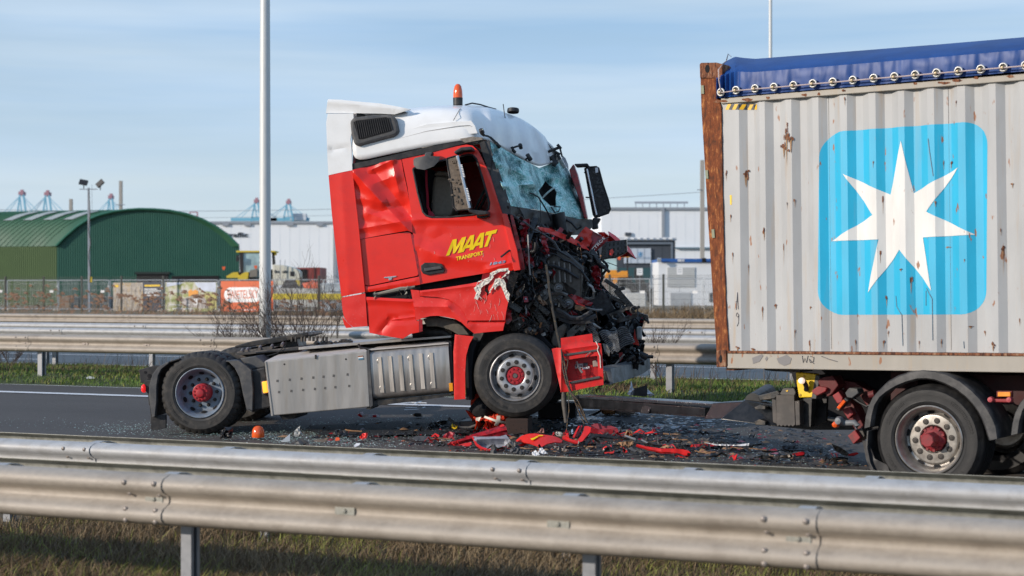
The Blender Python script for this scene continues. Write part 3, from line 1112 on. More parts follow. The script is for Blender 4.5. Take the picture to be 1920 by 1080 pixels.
box_building(t, f2, "wall", 1128, 1650, 392, 50, wh_white, seams=30, seam_mat=seam_w, cap=wh_line)
part_panel(t, f2, "wall_rib", [(1241, 390), (1246, 390), (1246, 452), (1241, 452)], wh_line, -.4, .35)
for px in range(1192, 1296, 13):
	a = f2.at(px, 393, 2)
	MB().box((a.x, a.y, a.z + .45), (.12, .12, .9)).build("roof_rail_post", wh_line, t)
a, c = f2.at(1190, 391, 2), f2.at(1290, 391, 2)
MB().box(((a.x + c.x) / 2, a.y, a.z + .85), (c.x - a.x, .3, .3)).build("roof_rail", wh_line, t)
part_panel(t, f2, "gutter", [(1266, 463.5), (1340, 463.5), (1340, 466), (1266, 466)], simple("blue_grey_gutter", (.16, .24, .30), .6), -.5, .45)
part_panel(t, f2, "window", [(1172, 436), (1184, 436), (1184, 442), (1172, 442)], wh_grey, -.3, .2)
f3 = G(205)
t = thing("office_building", "charcoal clad office building with a pale window sign in front of the white warehouse", "office building", f3)
box_building(t, f3, "wall", 1120, 1266, 449, 22, wh_grey, seams=6, seam_mat=simple("charcoal_joint", (.03, .035, .045), .6), cap=simple("pale_roof_edge", (.55, .58, .62), .6))
part_panel(t, f3, "recess_frame", [(1120, 454), (1262, 454), (1262, 458), (1120, 458)], simple("steel_blue_frame", (.13, .16, .20), .5), -.35, .2)
part_panel(t, f3, "recess_frame", [(1258, 458), (1262, 458), (1262, 560), (1258, 560)], simple("steel_blue_frame", (.13, .16, .20), .5), -.35, .2)
part_panel(t, f3, "sign_panel", [(1170, 465.5), (1220.5, 465.5), (1220.5, 493.5), (1170, 493.5)], simple("pale_sign_glass", (.50, .56, .64), .4), -.25, .15)
text_px(f3, "ARTICOLD", (1184, 485.5), (1219, 485.5), (0, -3.8), -.28, .0).build("lettering", simple("grey_blue_lettering", (.20, .30, .42), .6), t, solid=.03)
b = MB()
a = f3.at(1200.5, 477, -.28)
for k in range(4):
	b.bar(a + Vector((.35 * math.cos(k * math.pi / 4), 0, .35 * math.sin(k * math.pi / 4))), a - Vector((.35 * math.cos(k * math.pi / 4), 0, .35 * math.sin(k * math.pi / 4))), .05)
b.build("sign_emblem", simple("blue_emblem", (.12, .35, .62), .6), t)
for px in (1182.5, 1195, 1208):
	part_panel(t, f3, "sign_joint", [(px - .3, 465.5), (px + .3, 465.5), (px + .3, 493.5), (px - .3, 493.5)], wh_line, -.29, .03)
part_panel(t, f3, "glazing_band", [(1160, 502), (1250, 502), (1250, 530), (1160, 530)], simple("dark_teal_glazing", (.03, .08, .09), .15), -.2, .1)
for px in (1172, 1184, 1196, 1208, 1220, 1232, 1244, 1256):
	part_panel(t, f3, "roof_bracket", [(px, 445.5), (px + 5, 445.5), (px + 5, 448.5), (px, 448.5)], wh_white, -.6, .5)
f4 = G(118)
t = thing("site_cabin", "white site cabin with a blue fascia reading RECO", "cabin", f4)
a, c = f4.at(1235, 491, 0), f4.at(1352, 491, 0)
MB().box(((a.x + c.x) / 2, 3.5, (a.z + .6) / 2), (c.x - a.x, 7, a.z - .6)).build("wall", cabin_w, t)
part_panel(t, f4, "fascia", [(1238, 485), (1356, 485), (1356, 491.5), (1238, 491.5)], cabin_blue, -.15, 7.2)
text_px(f4, "RECO", (1271, 490.6), (1283.5, 490.6), (0, -4.6), -.19, .05).build("lettering", letter_w, t, solid=.03)
part_panel(t, f4, "roller_shutter", [(1251.5, 501), (1303, 501), (1303, 538), (1251.5, 538)], cabin_shut, -.06, .06)
for k in range(9):
	y0 = 504 + k * 4
	part_panel(t, f4, "shutter_slat", [(1252, y0), (1302.5, y0), (1302.5, y0 + .7), (1252, y0 + .7)], wh_line, -.075, .015)
part_panel(t, f4, "lower_shutter", [(1257, 549), (1296, 549), (1296, 573), (1257, 573)], simple("grey_shutter", (.38, .40, .42), .6), -.06, .06)
part_panel(t, f4, "door", [(1330, 549), (1337, 549), (1337, 566), (1330, 566)], simple("dark_window", (.08, .09, .1), .3), -.06, .06)
for px in (1236, 1320):
	fl = MB(); q = f4.at(px, 487, -.5)
	fl.box(q, (.26, .2, .2), Matrix.Rotation(.3, 3, 'X')); fl.box(q + Vector((0, .25, -.02)), (.05, .4, .05)); fl.box(q + Vector((0, -.02, -.14)), (.3, .05, .08))
	fl.build("flood_lamp", black_cloth_and_shade if px > 1300 else fence_galv, t)
# info boards on poles in front of the cabin
for (px, py, h, px0, lab) in ((1269, 502, 62, 1271, "white notice board on a thin pole in front of the cabin shutter"), (1194, 503, 45, 1203, "white notice board behind the fence left of the cabin")):
	fr = G(113)
	t = thing("notice_board", lab, "notice board", fr)
	part_panel(t, fr, "board", [(px, py), (px + 11, py - 6 + 6), (px + 11, py + 13), (px, py + 13)], letter_w, 0, .04)
	part_panel(t, fr, "pole", [(px + 5, py + 13), (px + 6, py + 13), (px + 6, py + 72), (px + 5, py + 72)], fence_galv, .02, .05)
	part_panel(t, fr, "printed_line", [(px + 2, py + 3), (px + 9, py + 3), (px + 9, py + 4), (px + 2, py + 4)], wh_line, -.006, .005)
	part_panel(t, fr, "printed_line", [(px + 2, py + 7), (px + 9, py + 7), (px + 9, py + 8), (px + 2, py + 8)], wh_line, -.006, .005)
# cranes on the horizon -----------------------------------------------------
def crane(px, top, Y, w, lab, grp, base=545, house=False):
	fr = G(Y)
	s_ = F / Y
	t = thing("container_crane", lab, "crane", fr, group=grp)
	def P(a, c, y=0): return fr.at(a, c, y)
	b = MB(); r = .55
	for y in (0, 22):
		b.bar(P(px - 9 * w, 410, y), P(px - 2.5 * w, top + 6, y), 2 * r)
		b.bar(P(px + 2 * w, 410, y), P(px - 3.0 * w, top + 6, y), 1.6 * r)
		b.bar(P(px + 10 * w, 410, y), P(px + 4 * w, top + 6, y), 2.6 * r)
		b.bar(P(px + 14 * w, base, y), P(px + 10 * w, 410, y), 2.6 * r)
		b.bar(P(px - 11 * w, base, y), P(px - 9 * w, 410, y), 2.6 * r)
		b.bar(P(px - 9 * w, 408, y), P(px + 10 * w, 408, y), 2 * r)
		b.bar(P(px + 10 * w, 400, y), P(px - 6 * w, 392, y), r)
	b.build("mast", crane_b, t)
	b = MB(); b.bar(P(px - 3 * w, top + 4, 11), P(px + 6 * w, top + 4, 11), 22 * .4, 3.2); b.bar(P(px - 1, top, 11), P(px + 4, top, 11), 3); b.build("mast_head", crane_r, t)
	b = MB()
	for k, (dx, y2) in enumerate(((-46, 411), (-34, 411), (30, 411), (46, 411))):
		b.bar(P(px, top + 6, 8), P(px + dx * w, y2, 8), .45)
	b.build("stay", crane_b, t)
	b = MB(); b.bar(P(px - 52 * w, 411.5, 8), P(px + 44 * w, 411.5, 8), 3.2, 2.8); b.build("boom", crane_b, t)
	if house:
		b = MB(); c_ = P(px + 22 * w, 407, 8); b.box(c_, (14, 8, 6)); b.build("machine_house", crane_w, t)
GC = "blue container cranes on the horizon"
crane(40, 359, 1500, 1.0, "leftmost light blue container crane above the green hall roof", GC)
crane(88, 360, 1500, 1.0, "light blue container crane right beside the leftmost one", GC)
crane(207, 366, 1600, .8, "small light blue crane behind the concrete column over the hall", GC)
crane(480, 374, 1500, .9, "light blue crane partly hidden by the tall lamp post", GC)
crane(540, 376, 1500, .9, "light blue crane with a pale machine house right of the lamp post", GC, house=True)
b = MB(); fr = G(1350)
c_ = fr.at(363, 398, 0)
for dx in (-3, 3):
	b.bar((c_.x + dx, 0, -60), (c_.x + dx, 0, c_.z), 1.0)
b.bar((c_.x - 3, 0, c_.z), (c_.x + 3, 0, c_.z), .8); b.bar((c_.x - 3, 0, c_.z - 3), (c_.x + 3, 0, c_.z - 3), .7)
o = b.build("gantry", crane_r); o.location = (0, 1350, 0); tag(o, "small reddish gantry just above the roof of the green hall", "gantry")
# columns and poles ---------------------------------------------------------
def column(px0, px1, py0, Y, lab, mat=concrete, base=600, cross=None):
	fr = G(Y)
	t = thing("concrete_column", lab, "column", fr)
	part_panel(t, fr, "shaft", [(px0, py0), (px1, py0), (px1, base), (px0, base)], mat, 0, .4)
	if cross:
		part_panel(t, fr, "bracket", [(cross[0], cross[2]), (cross[1], cross[2]), (cross[1], cross[2] + 1.5), (cross[0], cross[2] + 1.5)], wh_line, -.1, .1)
column(223, 228.5, 339, 190, "tall concrete column rising behind the green hall roof", cross=(217, 234, 383))
column(129.5, 135, 373, 190, "short concrete column just behind the green hall roof")
column(1313.5, 1321, 300, 150, "slender concrete column half hidden behind the rusty container end", cross=(1307, 1314, 355))
# big street lamp pole
fr = Frame(tuple(RF.M @ Vector((x_at(497, 26.6), 26.6, 0))), 0)
t = thing("street_lamp", "thick pale street lamp pole standing in the median left of the cab", "street lamp", fr)
b = MB(); b.tube([(0, 0, .1), (0, 0, 6), (0, 0, 12.0)], [.112, .094, .07], 24); b.build("pole", pole_m, t, smooth=60)
b = MB(); b.tube([(0, 0, 12.0), (.1, -.05, 12.25), (.6, -.25, 12.45), (1.6, -.7, 12.55)], .04, 10); b.build("arm", pole_m, t, smooth=60)
b = MB(); b.box((2.0, -.88, 12.53), (.9, .34, .14), Matrix.Rotation(-.42, 3, 'Z')); b.build("lantern", greyp, t, bevel=.05)
b = MB()
rows = [[(.1005 * math.sin(a), -.1005 * math.cos(a), z) for a in (-1.5, -1.3, -1.1, -.9)] for z in (2.12, 2.52)]
b.grid(rows); st_ = b.build("number_sticker", sticker_y, t, solid=.001)
b = MB()
for k in range(4):
	z = 2.17 + .09 * k
	b.bar((.102 * math.sin(-1.35), -.102 * math.cos(-1.35), z), (.102 * math.sin(-1.1), -.102 * math.cos(-1.1), z + .03), .012)
b.build("printed_mark", letter_d, t)
fr = G(105, 15.9)
t = thing("street_lamp", "thin street lamp pole rising behind the container's blue tarpaulin", "street lamp", fr)
b = MB(); b.tube([(0, 0, .3), (0, 0, 12), (0, 0, 20)], [.14, .11, .10], 12); b.build("pole", pole_m, t, smooth=60)
b = MB(); b.tube([(0, 0, 20), (1.2, 0, 20.6)], .05, 8); b.build("arm", pole_m, t)
b = MB(); b.box((1.6, 0, 20.65), (.9, .3, .14)); b.build("lantern", greyp, t, bevel=.04)
# floodlight mast on the site
fr = G(108)
t = thing("floodlight_mast", "slim site mast with two black floodlights in front of the green hall", "floodlight mast", fr)
part_panel(t, fr, "mast", [(164, 352), (167.5, 352), (168.5, 585), (165, 585)], wh_line, 0, .12)
part_panel(t, fr, "crossbar", [(149, 354), (182, 354), (182, 355.6), (149, 355.6)], wh_line, -.05, .06)
part_panel(t, fr, "antenna", [(172.2, 346), (172.6, 346), (172.6, 395), (172.2, 395)], wh_line, 0, .03)
for q, rz in ((( 156.5, 342), .2), ((187.5, 344), -.75)):
	b = MB(); c_ = fr.at(q[0], q[1], -.1)
	b.box(c_, (.52, .12, .34), Matrix.Rotation(rz, 3, 'Y') @ Matrix.Rotation(-.5, 3, 'X'))
	b.box(c_ + Vector((0, .08, -.22)), (.05, .05, .4))
	b.build("floodlight", blackp, t)
b = MB(); b.tube([fr.at(167, 360, -.1), fr.at(169, 400, -.15), fr.at(166, 430, -.12), fr.at(170, 455, -.15), fr.at(166, 480, -.1), fr.at(170, 510, -.12), fr.at(168, 530, -.1)], .025, 4); b.build("cable", blackp, t)
part_panel(t, fr, "socket_box", [(168, 519), (172, 519), (172, 529), (168, 529)], yellow, -.1, .1)
# overhead wires
def wire(p0, p1, Y, sag, lab, r=.02):
	fr = G(Y)
	a, c = fr.at(*p0), fr.at(*p1)
	pts_ = [a.lerp(c, i / 24) + Vector((0, 0, -sag * 4 * (i / 24) * (1 - i / 24))) for i in range(25)]
	o = MB().tube(pts_, r, 4).build("overhead_wire", wh_line)
	o.location = (0, Y, 0)
	tag(o, lab, "wire")
wire((-60, 392), (1318, 360), 200, 1.0, "upper thin overhead wire crossing the sky behind the cab", .028)
wire((-60, 410), (700, 402), 210, .2, "lower thin overhead wire above the left warehouse roof", .022)
# site fences
def fence_panel_at(xa, xb, n, z0, h, lab, grp, banner=None):
	fr = Frame(tuple(RF.M @ Vector((xa, n, 0))), ROAD_A)
	t = thing("site_fence", lab, "fence", fr, group=grp)
	L = xb - xa
	b = MB()
	for p, q in (((0, 0, z0), (0, 0, z0 + h)), ((L, 0, z0), (L, 0, z0 + h)), ((0, 0, z0 + h), (L, 0, z0 + h)), ((0, 0, z0 + .12), (L, 0, z0 + .12))):
		b.tube([p, q], .028, 6)
	b.build("frame", fence_galv, t)
	b = MB()
	k = int(L / .11)
	for i in range(1, k):
		b.bar((L * i / k, .0, z0 + .12), (L * i / k, .0, z0 + h), .008)
	for z in (.5, .95, 1.4, 1.8):
		if z < h: b.bar((0, .01, z0 + z), (L, .01, z0 + z), .008)
	b.build("wire_mesh", fence_galv, t, kind='stuff')
	b = MB()
	b.box((L, 0, z0 + .05), (.6, .22, .12)); b.build("foot_block", concrete, t)
	b = MB(); b.box((L + .02, -.04, z0 + h * .8), (.14, .06, .07)); b.build("clamp", fence_galv, t)
	return t, fr
def fbounds(pa, pb, n): return x_at(pa, n), x_at(pb, n)
N1 = 92
FG = "temporary site fence panels in front of the hall and cabin"
ranges = [(-80, 12), (14, 108), (110.5, 204), (207, 304), (308.5, 408), (411, 512), (514, 606), (608, 700), (1127, 1219), (1223.5, 1318), (1321, 1420)]
labs = ["temporary fence panel cut by the left photo edge", "temporary fence panel in front of the sunlit hall side", "temporary fence panel right of the hall corner with a timber stack behind",
		"temporary fence panel carrying the navy and street picture banner", "temporary fence panel carrying the green landscape banner", "temporary fence panel carrying the orange banner",
		"temporary fence panel right of the tall lamp pole in front of the loader", "temporary fence panel beside the cab's rear corner", "temporary fence panel in front of the orange loader", "temporary fence panel in front of the site cabin", "temporary fence panel behind the rusty container end"]
for (pa, pb), lab in zip(ranges, labs):
	xa, xb = fbounds(pa, pb, N1)
	fence_panel_at(xa, xb, N1, bank((xa + xb) / 2, N1) - .02, 2.05, lab, FG)
	# small white plate wired to the mesh
	if pa in (14, 110.5, 1127, 1223.5, -80):
		fr = Frame(tuple(RF.M @ Vector((xb - .45, N1 - .06, 0))), ROAD_A)
		o = MB().box((0, 0, bank(xa, N1) + 1.28), (.3, .02, .14)).build("warning_plate", letter_w)
		o.matrix_world = fr.M
		tag(o, "small white plate on the " + " ".join(lab.replace("temporary ", "").split()[:10]), "plate")
# dark permanent mesh fence just in front
N2 = 88.5
def dark_fence(pa, pb, posts, lab, rise=0.0):
	t = thing("mesh_fence", lab, "mesh fence", RF)
	xa, xb = x_at(pa, N2), x_at(pb, N2)
	for p in posts:
		x = x_at(p, N2)
		z = bank(x, N2)
		MB().box((x, N2, z + 1.12), (.11, .08, 2.3)).build("post", fence_blk, t)
	b = MB()
	k = int((xb - xa) / .10)
	for i in range(k):
		x = xa + (xb - xa) * i / k
		z = bank(x, N2)
		b.bar((x, N2 - .05, z + .05), (x, N2 - .05, z + 2.24), .007)
	for h in (.1, .5, .9, 1.3, 1.7, 2.1, 2.2):
		for i in range(12):
			u, v = xa + (xb - xa) * i / 12, xa + (xb - xa) * (i + 1) / 12
			b.bar((u, N2 - .06, bank(u, N2) + h), (v, N2 - .06, bank(v, N2) + h), .009)
	b.build("wire_mesh", fence_blk, t, kind='stuff')
dark_fence(-60, 318, [-62, 10, 82, 153.5, 227.6, 306], "dark green mesh fence in front of the green hall")
dark_fence(596, 860, [598, 680, 765, 850], "dark mesh fence running behind the rear of the cab")
dark_fence(1030, 1420, [1143, 1244, 1352, 1418], "dark mesh fence in front of the site cabin")
def banner(pa, pb, lab, name="banner"):
	n = N1 - .05
	xa, xb = x_at(pa, n), x_at(pb, n)
	org = RF.M @ Vector((xa, n, 0))
	fr = Frame(tuple(org), ROAD_A)
	t = thing(name, lab, "banner", fr)
	return t, fr, xb - xa
def fp(t, fr, name, poly, mat, y=0.0, d=.012):
	return part_panel(t, fr, name, poly, mat, y, d)
t, fr, L = banner(212, 303, "banner with a street picture and a navy text field on the site fence")
fp(t, fr, "picture", [(212, 530), (268, 530), (268, 586), (212, 586)], pic_a)
fp(t, fr, "text_field", [(268, 529), (302, 529), (302, 583), (268, 583)], ban_navy)
fp(t, fr, "yellow_bar", [(271, 534), (300, 533.6), (300, 537), (271, 537.2)], yellow, -.02)
fp(t, fr, "yellow_logo", [(214, 534.5), (222, 534.5), (222, 538.5), (214, 538.5)], yellow, -.02)
b = MB()
for k, (y0, w) in enumerate(((541, 22), (544.5, 29), (548, 25), (552.5, 28))):
	u = 271
	while u < 271 + w:
		a, c = fr.at(u, y0, -.02), fr.at(u + 1.7, y0 + 2.2, -.02)
		b.box(((a.x + c.x) / 2, a.y, (a.z + c.z) / 2), (c.x - a.x, .01, a.z - c.z)); u += 2.4
b.build("printed_text", letter_w, t)
t, fr, L = banner(310, 407, "banner printed with a green landscape and orange clad workers")
fp(t, fr, "picture", [(310, 529), (406.5, 529), (406.5, 584), (310, 584)], pic_b)
fp(t, fr, "sky_area", [(312, 529.5), (345, 529.5), (338, 533), (312, 538)], pic_s, -.016, .01)
fp(t, fr, "sky_area", [(365, 529.5), (405, 529.5), (405, 548), (378, 545), (368, 536)], pic_s, -.016, .01)
fp(t, fr, "field_area", [(384, 551), (406, 551), (406, 578), (390, 578), (380, 562)], pic_f, -.016, .01)
fp(t, fr, "orange_figure", [(353, 546), (358, 542), (361, 546), (366, 543), (372, 546), (371, 552), (362, 553), (354, 556)], ora_m, -.02, .01)
fp(t, fr, "grey_rubble", [(335, 562), (360, 556), (384, 558), (392, 578), (350, 576)], simple("printed_rubble", (.42, .38, .36), .8, var=.5, scale=6), -.022, .01)
b = MB()
for (x0, y0, w, h) in ((318, 570.5, 40, 1.9), (324, 577.5, 36, 2.6), (362, 560, 8, 12)):
	u = x0
	while u < x0 + w:
		a, c = fr.at(u, y0, -.035), fr.at(u + (1.6 if h < 5 else w), y0 + h, -.035)
		b.box(((a.x + c.x) / 2, a.y, (a.z + c.z) / 2), (c.x - a.x, .01, a.z - c.z)); u += 2.3 if h < 5 else 99
b.build("printed_text", letter_w, t)
t, fr, L = banner(414, 486, "orange banner with a white pill shaped SWIETELSKY logo")
fp(t, fr, "vinyl_sheet", [(414, 527), (512, 527), (512, 588), (414, 588)], ban_or)
pill = []
for k in range(13):
	a = math.pi / 2 + math.pi * k / 12
	pill.append((433 + 13 * math.cos(a), 552.7 - 14 * math.sin(a)))
for k in range(13):
	a = -math.pi / 2 + math.pi * k / 12
	pill.append((479 + 9.5 * math.cos(a), 552.5 - 14 * math.sin(a)))
fp(t, fr, "white_pill", pill, letter_w, -.02)
text_px(fr, "SWIETELSKY", (426, 561), (484, 559), (0, -16), -.03, .0).build("lettering", ban_or, t, solid=.008)
text_px(fr, "www.swietelsky.be", (430, 584), (481, 583), (0, -4.5), -.02, .01).build("lettering", letter_w, t, solid=.008)
# machines and stores on the site
def tyre_disc(t, fr, c, r, w, name="wheel", hubm=cream):
	b = MB(); b.lathe([(r * .45, 0), (r * .8, -.03), (r * .95, 0), (r, .08), (r, w - .08), (r * .95, w), (r * .4, w)], c, 32)
	o = b.build(name, rubber2, t, smooth=50)
	b = MB(); b.lathe([(.01, .02), (r * .2, .0), (r * .3, .05), (r * .46, .08), (r * .46, 0)], c, 20); b.build("wheel_rim", hubm, o, smooth=50)
fl = G(125)
t = thing("wheel_loader", "cream and yellow wheel loader parked behind the orange banner", "wheel loader", fl)
pp = lambda n_, poly, m_, y=0.0, d=1.0, bv=0: part_panel(t, fl, n_, poly, m_, y, d, bevel=bv)
pp("cab_roof", [(443, 470), (515, 470), (518, 473), (443, 473.5)], yel_m, .1, 1.7, .03)
pp("cab_glass", [(455, 474), (500, 474), (503, 520), (455, 520)], cab_glass, .25, 1.3)
pp("cab_post", [(449, 473.5), (456, 473.5), (456, 518), (450, 521)], blackp, .15, .2)
pp("cab_post", [(488, 473), (492, 473), (492, 520), (488, 520)], blackp, .15, .2)
pp("cab_body", [(450, 508), (512, 505), (514, 545), (450, 545)], simple("dark_machine_body", (.05, .05, .045), .6), .4, 1.2)
pp("mirror", [(442.5, 478.5), (447.5, 478.5), (447.5, 490), (442.5, 490)], blackp, -.2, .1)
pp("exhaust_stack", [(509.5, 473), (514, 471), (516, 495), (511, 497)], blackp, .4, .2)
pp("exhaust_cap", [(511, 470), (518.5, 472), (518.5, 478), (512, 480)], yel_m, .4, .2)
pp("engine_hood", [(511, 496), (530, 497), (548, 501), (557, 505), (562, 510), (563, 521), (556, 525), (540, 525), (530, 534), (512, 536)], cream, .2, 1.5, .05)
text_px(fl, "Bo  alis", (515, 512), (540, 512), (0, -5.5), .16, .02).build("lettering", letter_d, t, solid=.02)
pp("vent_grille", [(544, 509), (552, 509), (552, 518), (544, 518)], blackp, .17, .1)
pp("rear_wheel_arch", [(530, 534), (534, 526), (542, 523), (552, 524), (558, 530), (562, 538), (530, 540)], blackp, .1, 1.6)
pp("rear_light_panel", [(554, 525), (561, 524), (563, 536), (560, 536)], yel_m, .08, .2)
pp("front_fender", [(424, 518), (436, 511), (446, 510), (447, 515), (455, 518), (445, 521), (425, 521)], yel_m, -.1, .9)
pp("front_fender", [(445, 524), (452, 514), (460, 510), (466, 510), (465, 520), (463, 525)], yel_m, -.2, .9)
pp("work_lamp", [(416, 500), (422.5, 500), (421, 506), (418, 506)], orange_lens, -.2, .2)
pp("work_lamp", [(476, 498), (482.5, 498), (481, 504), (478, 504)], orange_lens, -.2, .2)
pp("lamp_bracket", [(468, 507), (482, 504), (482, 518), (468, 520)], simple("grey_brown_metal", (.2, .18, .15), .6), -.15, .3)
pp("handrail", [(525, 488), (526, 487), (526, 524), (525, 524)], wh_line, -.1, .06)
pp("handrail", [(534, 487), (534.7, 487), (534.7, 505), (534, 505)], wh_line, -.1, .06)
tyre_disc(t, fl, fl.at(543, 552, -.1), .85, .6)
tyre_disc(t, fl, fl.at(446, 552, -.1), .85, .6)
fo = G(122)
t = thing("wheel_loader", "orange wheel loader with big grey tyres behind the fence right of the wreck", "wheel loader", fo)
pp = lambda n_, poly, m_, y=0.0, d=1.0, bv=0: part_panel(t, fo, n_, poly, m_, y, d, bevel=bv)
pp("cab_glass", [(1130, 482), (1156, 484), (1157, 516), (1128, 516)], cab_glass, .3, 1.3)
pp("cab_post", [(1175, 482), (1178, 482), (1178, 520), (1175, 520)], blackp, .3, .2)
pp("cab_roof", [(1128, 478), (1182, 478), (1182, 482), (1128, 482)], ora_m, .2, 1.6)
pp("engine_hood", [(1135, 515), (1140, 507), (1156, 506), (1158, 512), (1166, 508), (1177, 508), (1178, 520), (1135, 522)], ora_m, .1, 1.4, .04)
pp("orange_panel", [(1150, 520), (1158, 520), (1156, 535), (1150, 535)], ora_m, .0, .4)
pp("lower_body", [(1120, 518), (1185, 518), (1185, 560), (1120, 560)], simple("brown_machine_body", (.16, .12, .10), .7), .5, 1.0)
pp("lift_arm", [(1190, 503), (1200, 506), (1212, 535), (1218, 550), (1212, 554), (1200, 548), (1190, 520)], blackp, .1, .5)
pp("work_lamp", [(1157, 481), (1165, 481), (1163, 487), (1159, 487)], orange_lens, .0, .2)
tyre_disc(t, fo, fo.at(1172, 551, -.1), 1.0, .7, hubm=simple("pale_grey_wheel", (.4, .41, .42), .6))
tyre_disc(t, fo, fo.at(1232, 556, .4), .7, .5, hubm=simple("pale_brown_wheel", (.2, .16, .14), .6))
def block(name, lab, cat, Y, poly, mat, d, bv=0):
	fr = G(Y)
	P = [fr.at(a, c, 0) for a, c in poly]
	o0 = Vector((P[0].x, 0, P[-1].z))
	P = [p - o0 for p in P]
	b = MB()
	s_ = sum((P[i].x * P[(i + 1) % len(P)].z - P[(i + 1) % len(P)].x * P[i].z) for i in range(len(P)))
	if s_ > 0: P = P[::-1]
	b.prism(P, (0, d, 0))
	o = b.build(name, mat, loc=(o0.x, Y, o0.z), bevel=bv)
	tag(o, lab, cat)
	return o
t = thing("shipping_container", "dark red container with an opening behind the loader's hood", "container", G(170))
fr = G(170)
part_panel(t, fr, "body", [(552, 502), (600, 501.5), (600, 560), (552, 560)], brick_red, 0, 6)
part_panel(t, fr, "opening", [(560, 505), (576, 505), (576, 556), (560, 556)], black_cloth_and_shade, -.06, .05)
part_panel(t, fr, "door_edge", [(588, 502), (590, 502), (590, 560), (588, 560)], simple("deep_red", (.14, .02, .02), .6), -.1, .1)
block("water_barrier", "bright orange plastic barrier block behind the fence near the cab's rear", "barrier block", 118, [(566, 531), (583, 529), (583, 525), (588, 525), (588, 529), (597, 530), (598, 545), (574, 547)], simple("bright_orange_plastic", (.8, .12, .03), .5), .8, .05)
block("yellow_plank_stack", "long yellow band of stacked planks low behind the fence", "plank stack", 104, [(511, 550.5), (640, 550.5), (640, 562), (511, 562)], simple("yellow_planks", (.62, .48, .05), .6, var=.2, scale=3), .8, .03)
block("pallet_stack", "pale stacked crates between the yellow planks and the loader", "crate stack", 112, [(511, 540), (600, 541), (600, 575), (511, 577)], simple("pale_crates", (.48, .47, .43), .7, var=.4, scale=1.6), 1.0, .03)
block("timber_stack", "brown timber stack behind the fence at the corner of the hall", "timber stack", 128, [(111, 556), (130, 555), (131, 588), (111, 588)], steel_pile, 2.0, .04)
block("dark_crate", "dark crate pile behind the fence right of the timber stack", "crate", 128, [(132, 558), (204, 554), (204, 590), (132, 590)], simple("dark_crates", (.03, .045, .05), .7, var=.5, scale=2), 2.0, .04)
block("concrete_block", "pale concrete block behind the fence panel right of the wreck", "concrete block", 114, [(1174, 550), (1211, 548), (1211, 575), (1174, 577)], simple("pale_concrete", (.55, .55, .53), .8), 1.0, .04)
block("low_grey_wall", "low grey wall behind the fence next to the red cab", "wall", 108, [(600, 566), (760, 566), (760, 595), (600, 595)], simple("light_grey_wall", (.42, .46, .50), .8, var=.15, scale=1), .5)
block("grey_van", "grey windowed site vehicle seen through the fence behind the cab", "van", 122, [(596, 531), (640, 530), (640, 548), (596, 549)], simple("grey_vehicle", (.35, .39, .42), .4, var=.4, scale=1.1), 1.6, .1)
# bare bushes in the median
def bush(px, n, h, spread, lab, seed, cnt=7):
	g = random.Random(seed)
	x = x_at(px, n)
	z = bank(x, n)
	t = thing("bare_bush", lab, "bush", loc=tuple(RF.M @ Vector((x, n, z - .03))), rotz=ROAD_A, group="leafless bushes beside the lamp pole")
	main, tw = MB(), MB()
	def grow(p, d, L, r, lev):
		pts_ = [p]
		q = p.copy()
		dd = d.copy()
		k = 4
		for i in range(k):
			dd = (dd + Vector((g.uniform(-.22, .22), g.uniform(-.22, .22), g.uniform(-.06, .16)))).normalized()
			q = q + dd * (L / k)
			pts_.append(q.copy())
			if lev < 3 and i > 0:
				for _ in range(2 if lev < 2 else 1):
					nd_ = (dd + Vector((g.uniform(-.9, .9), g.uniform(-.7, .7), g.uniform(-.1, .6)))).normalized()
					grow(q.copy(), nd_, L * g.uniform(.35, .6), r * .6, lev + 1)
		(main if lev < 1 else tw).tube(pts_, [r, r * .85, r * .7, r * .55, r * .35], 4 if lev < 2 else 3, cap=False)
	for i in range(cnt):
		a = g.uniform(0, 6.28)
		d = Vector((math.cos(a) * spread, math.sin(a) * spread * .6, 1)).normalized()
		grow(Vector((g.uniform(-.12, .12), g.uniform(-.12, .12), 0)), d, h * g.uniform(.7, 1.0), .009, 0)
	main.build("stem", twig_m, t)
	tw.build("twigs", twig_m, t, kind='stuff')
bush(455, 26.2, 1.05, 1.0, "spreading leafless bush left of the lamp pole above the barrier", 4, 8)
bush(545, 26.4, 1.25, .8, "dense leafless bush just right of the lamp pole", 5, 9)
bush(600, 26.0, 1.45, .55, "tallest leafless bush next to the rear of the red cab", 9, 8)
bush(20, 27.5, .55, 1.2, "low leafless scrub at the left photo edge under the barrier", 12, 5)
bush(1250, 26.2, .75, 1.1, "low leafless scrub under the barrier between cab and container", 13, 5)
# the wrecked tractor unit
T = Frame((.04, 20.65, .04), R(-6.0))
truck = thing("tractor_unit", "wrecked red tractor unit with white roof, shattered windscreen and crushed front", "truck", T)
def near(a, c, y=0.0):
	p = T.at(a, c, 0.0)
	return Vector((p.x, y, p.z))
def slab(name, poly, y0, y1, mat, parent=truck, bevel=0, fr=T, org=(0, 0, 0), smooth=None, kind=None):
	org = Vector(org)
	P = [fr.at(a, c, y0) - org for a, c in poly]
	s_ = sum((P[i].x * P[(i + 1) % len(P)].z - P[(i + 1) % len(P)].x * P[i].z) for i in range(len(P)))
	if s_ > 0: P = P[::-1]
	return MB().prism(P, (0, y1 - y0, 0)).build(name, mat, parent, bevel=bevel, smooth=smooth, kind=kind)
def skin(name, poly, y, mat, step=7, holes=(), dent=None, solid=.02, parent=truck, fr=T, smooth=38, bevel=0, org=(0, 0, 0)):
	b = MB().panel(fr, poly, y, holes, step, dent, org)
	return b.build(name, mat, parent, solid=solid, smooth=smooth, bevel=bevel)
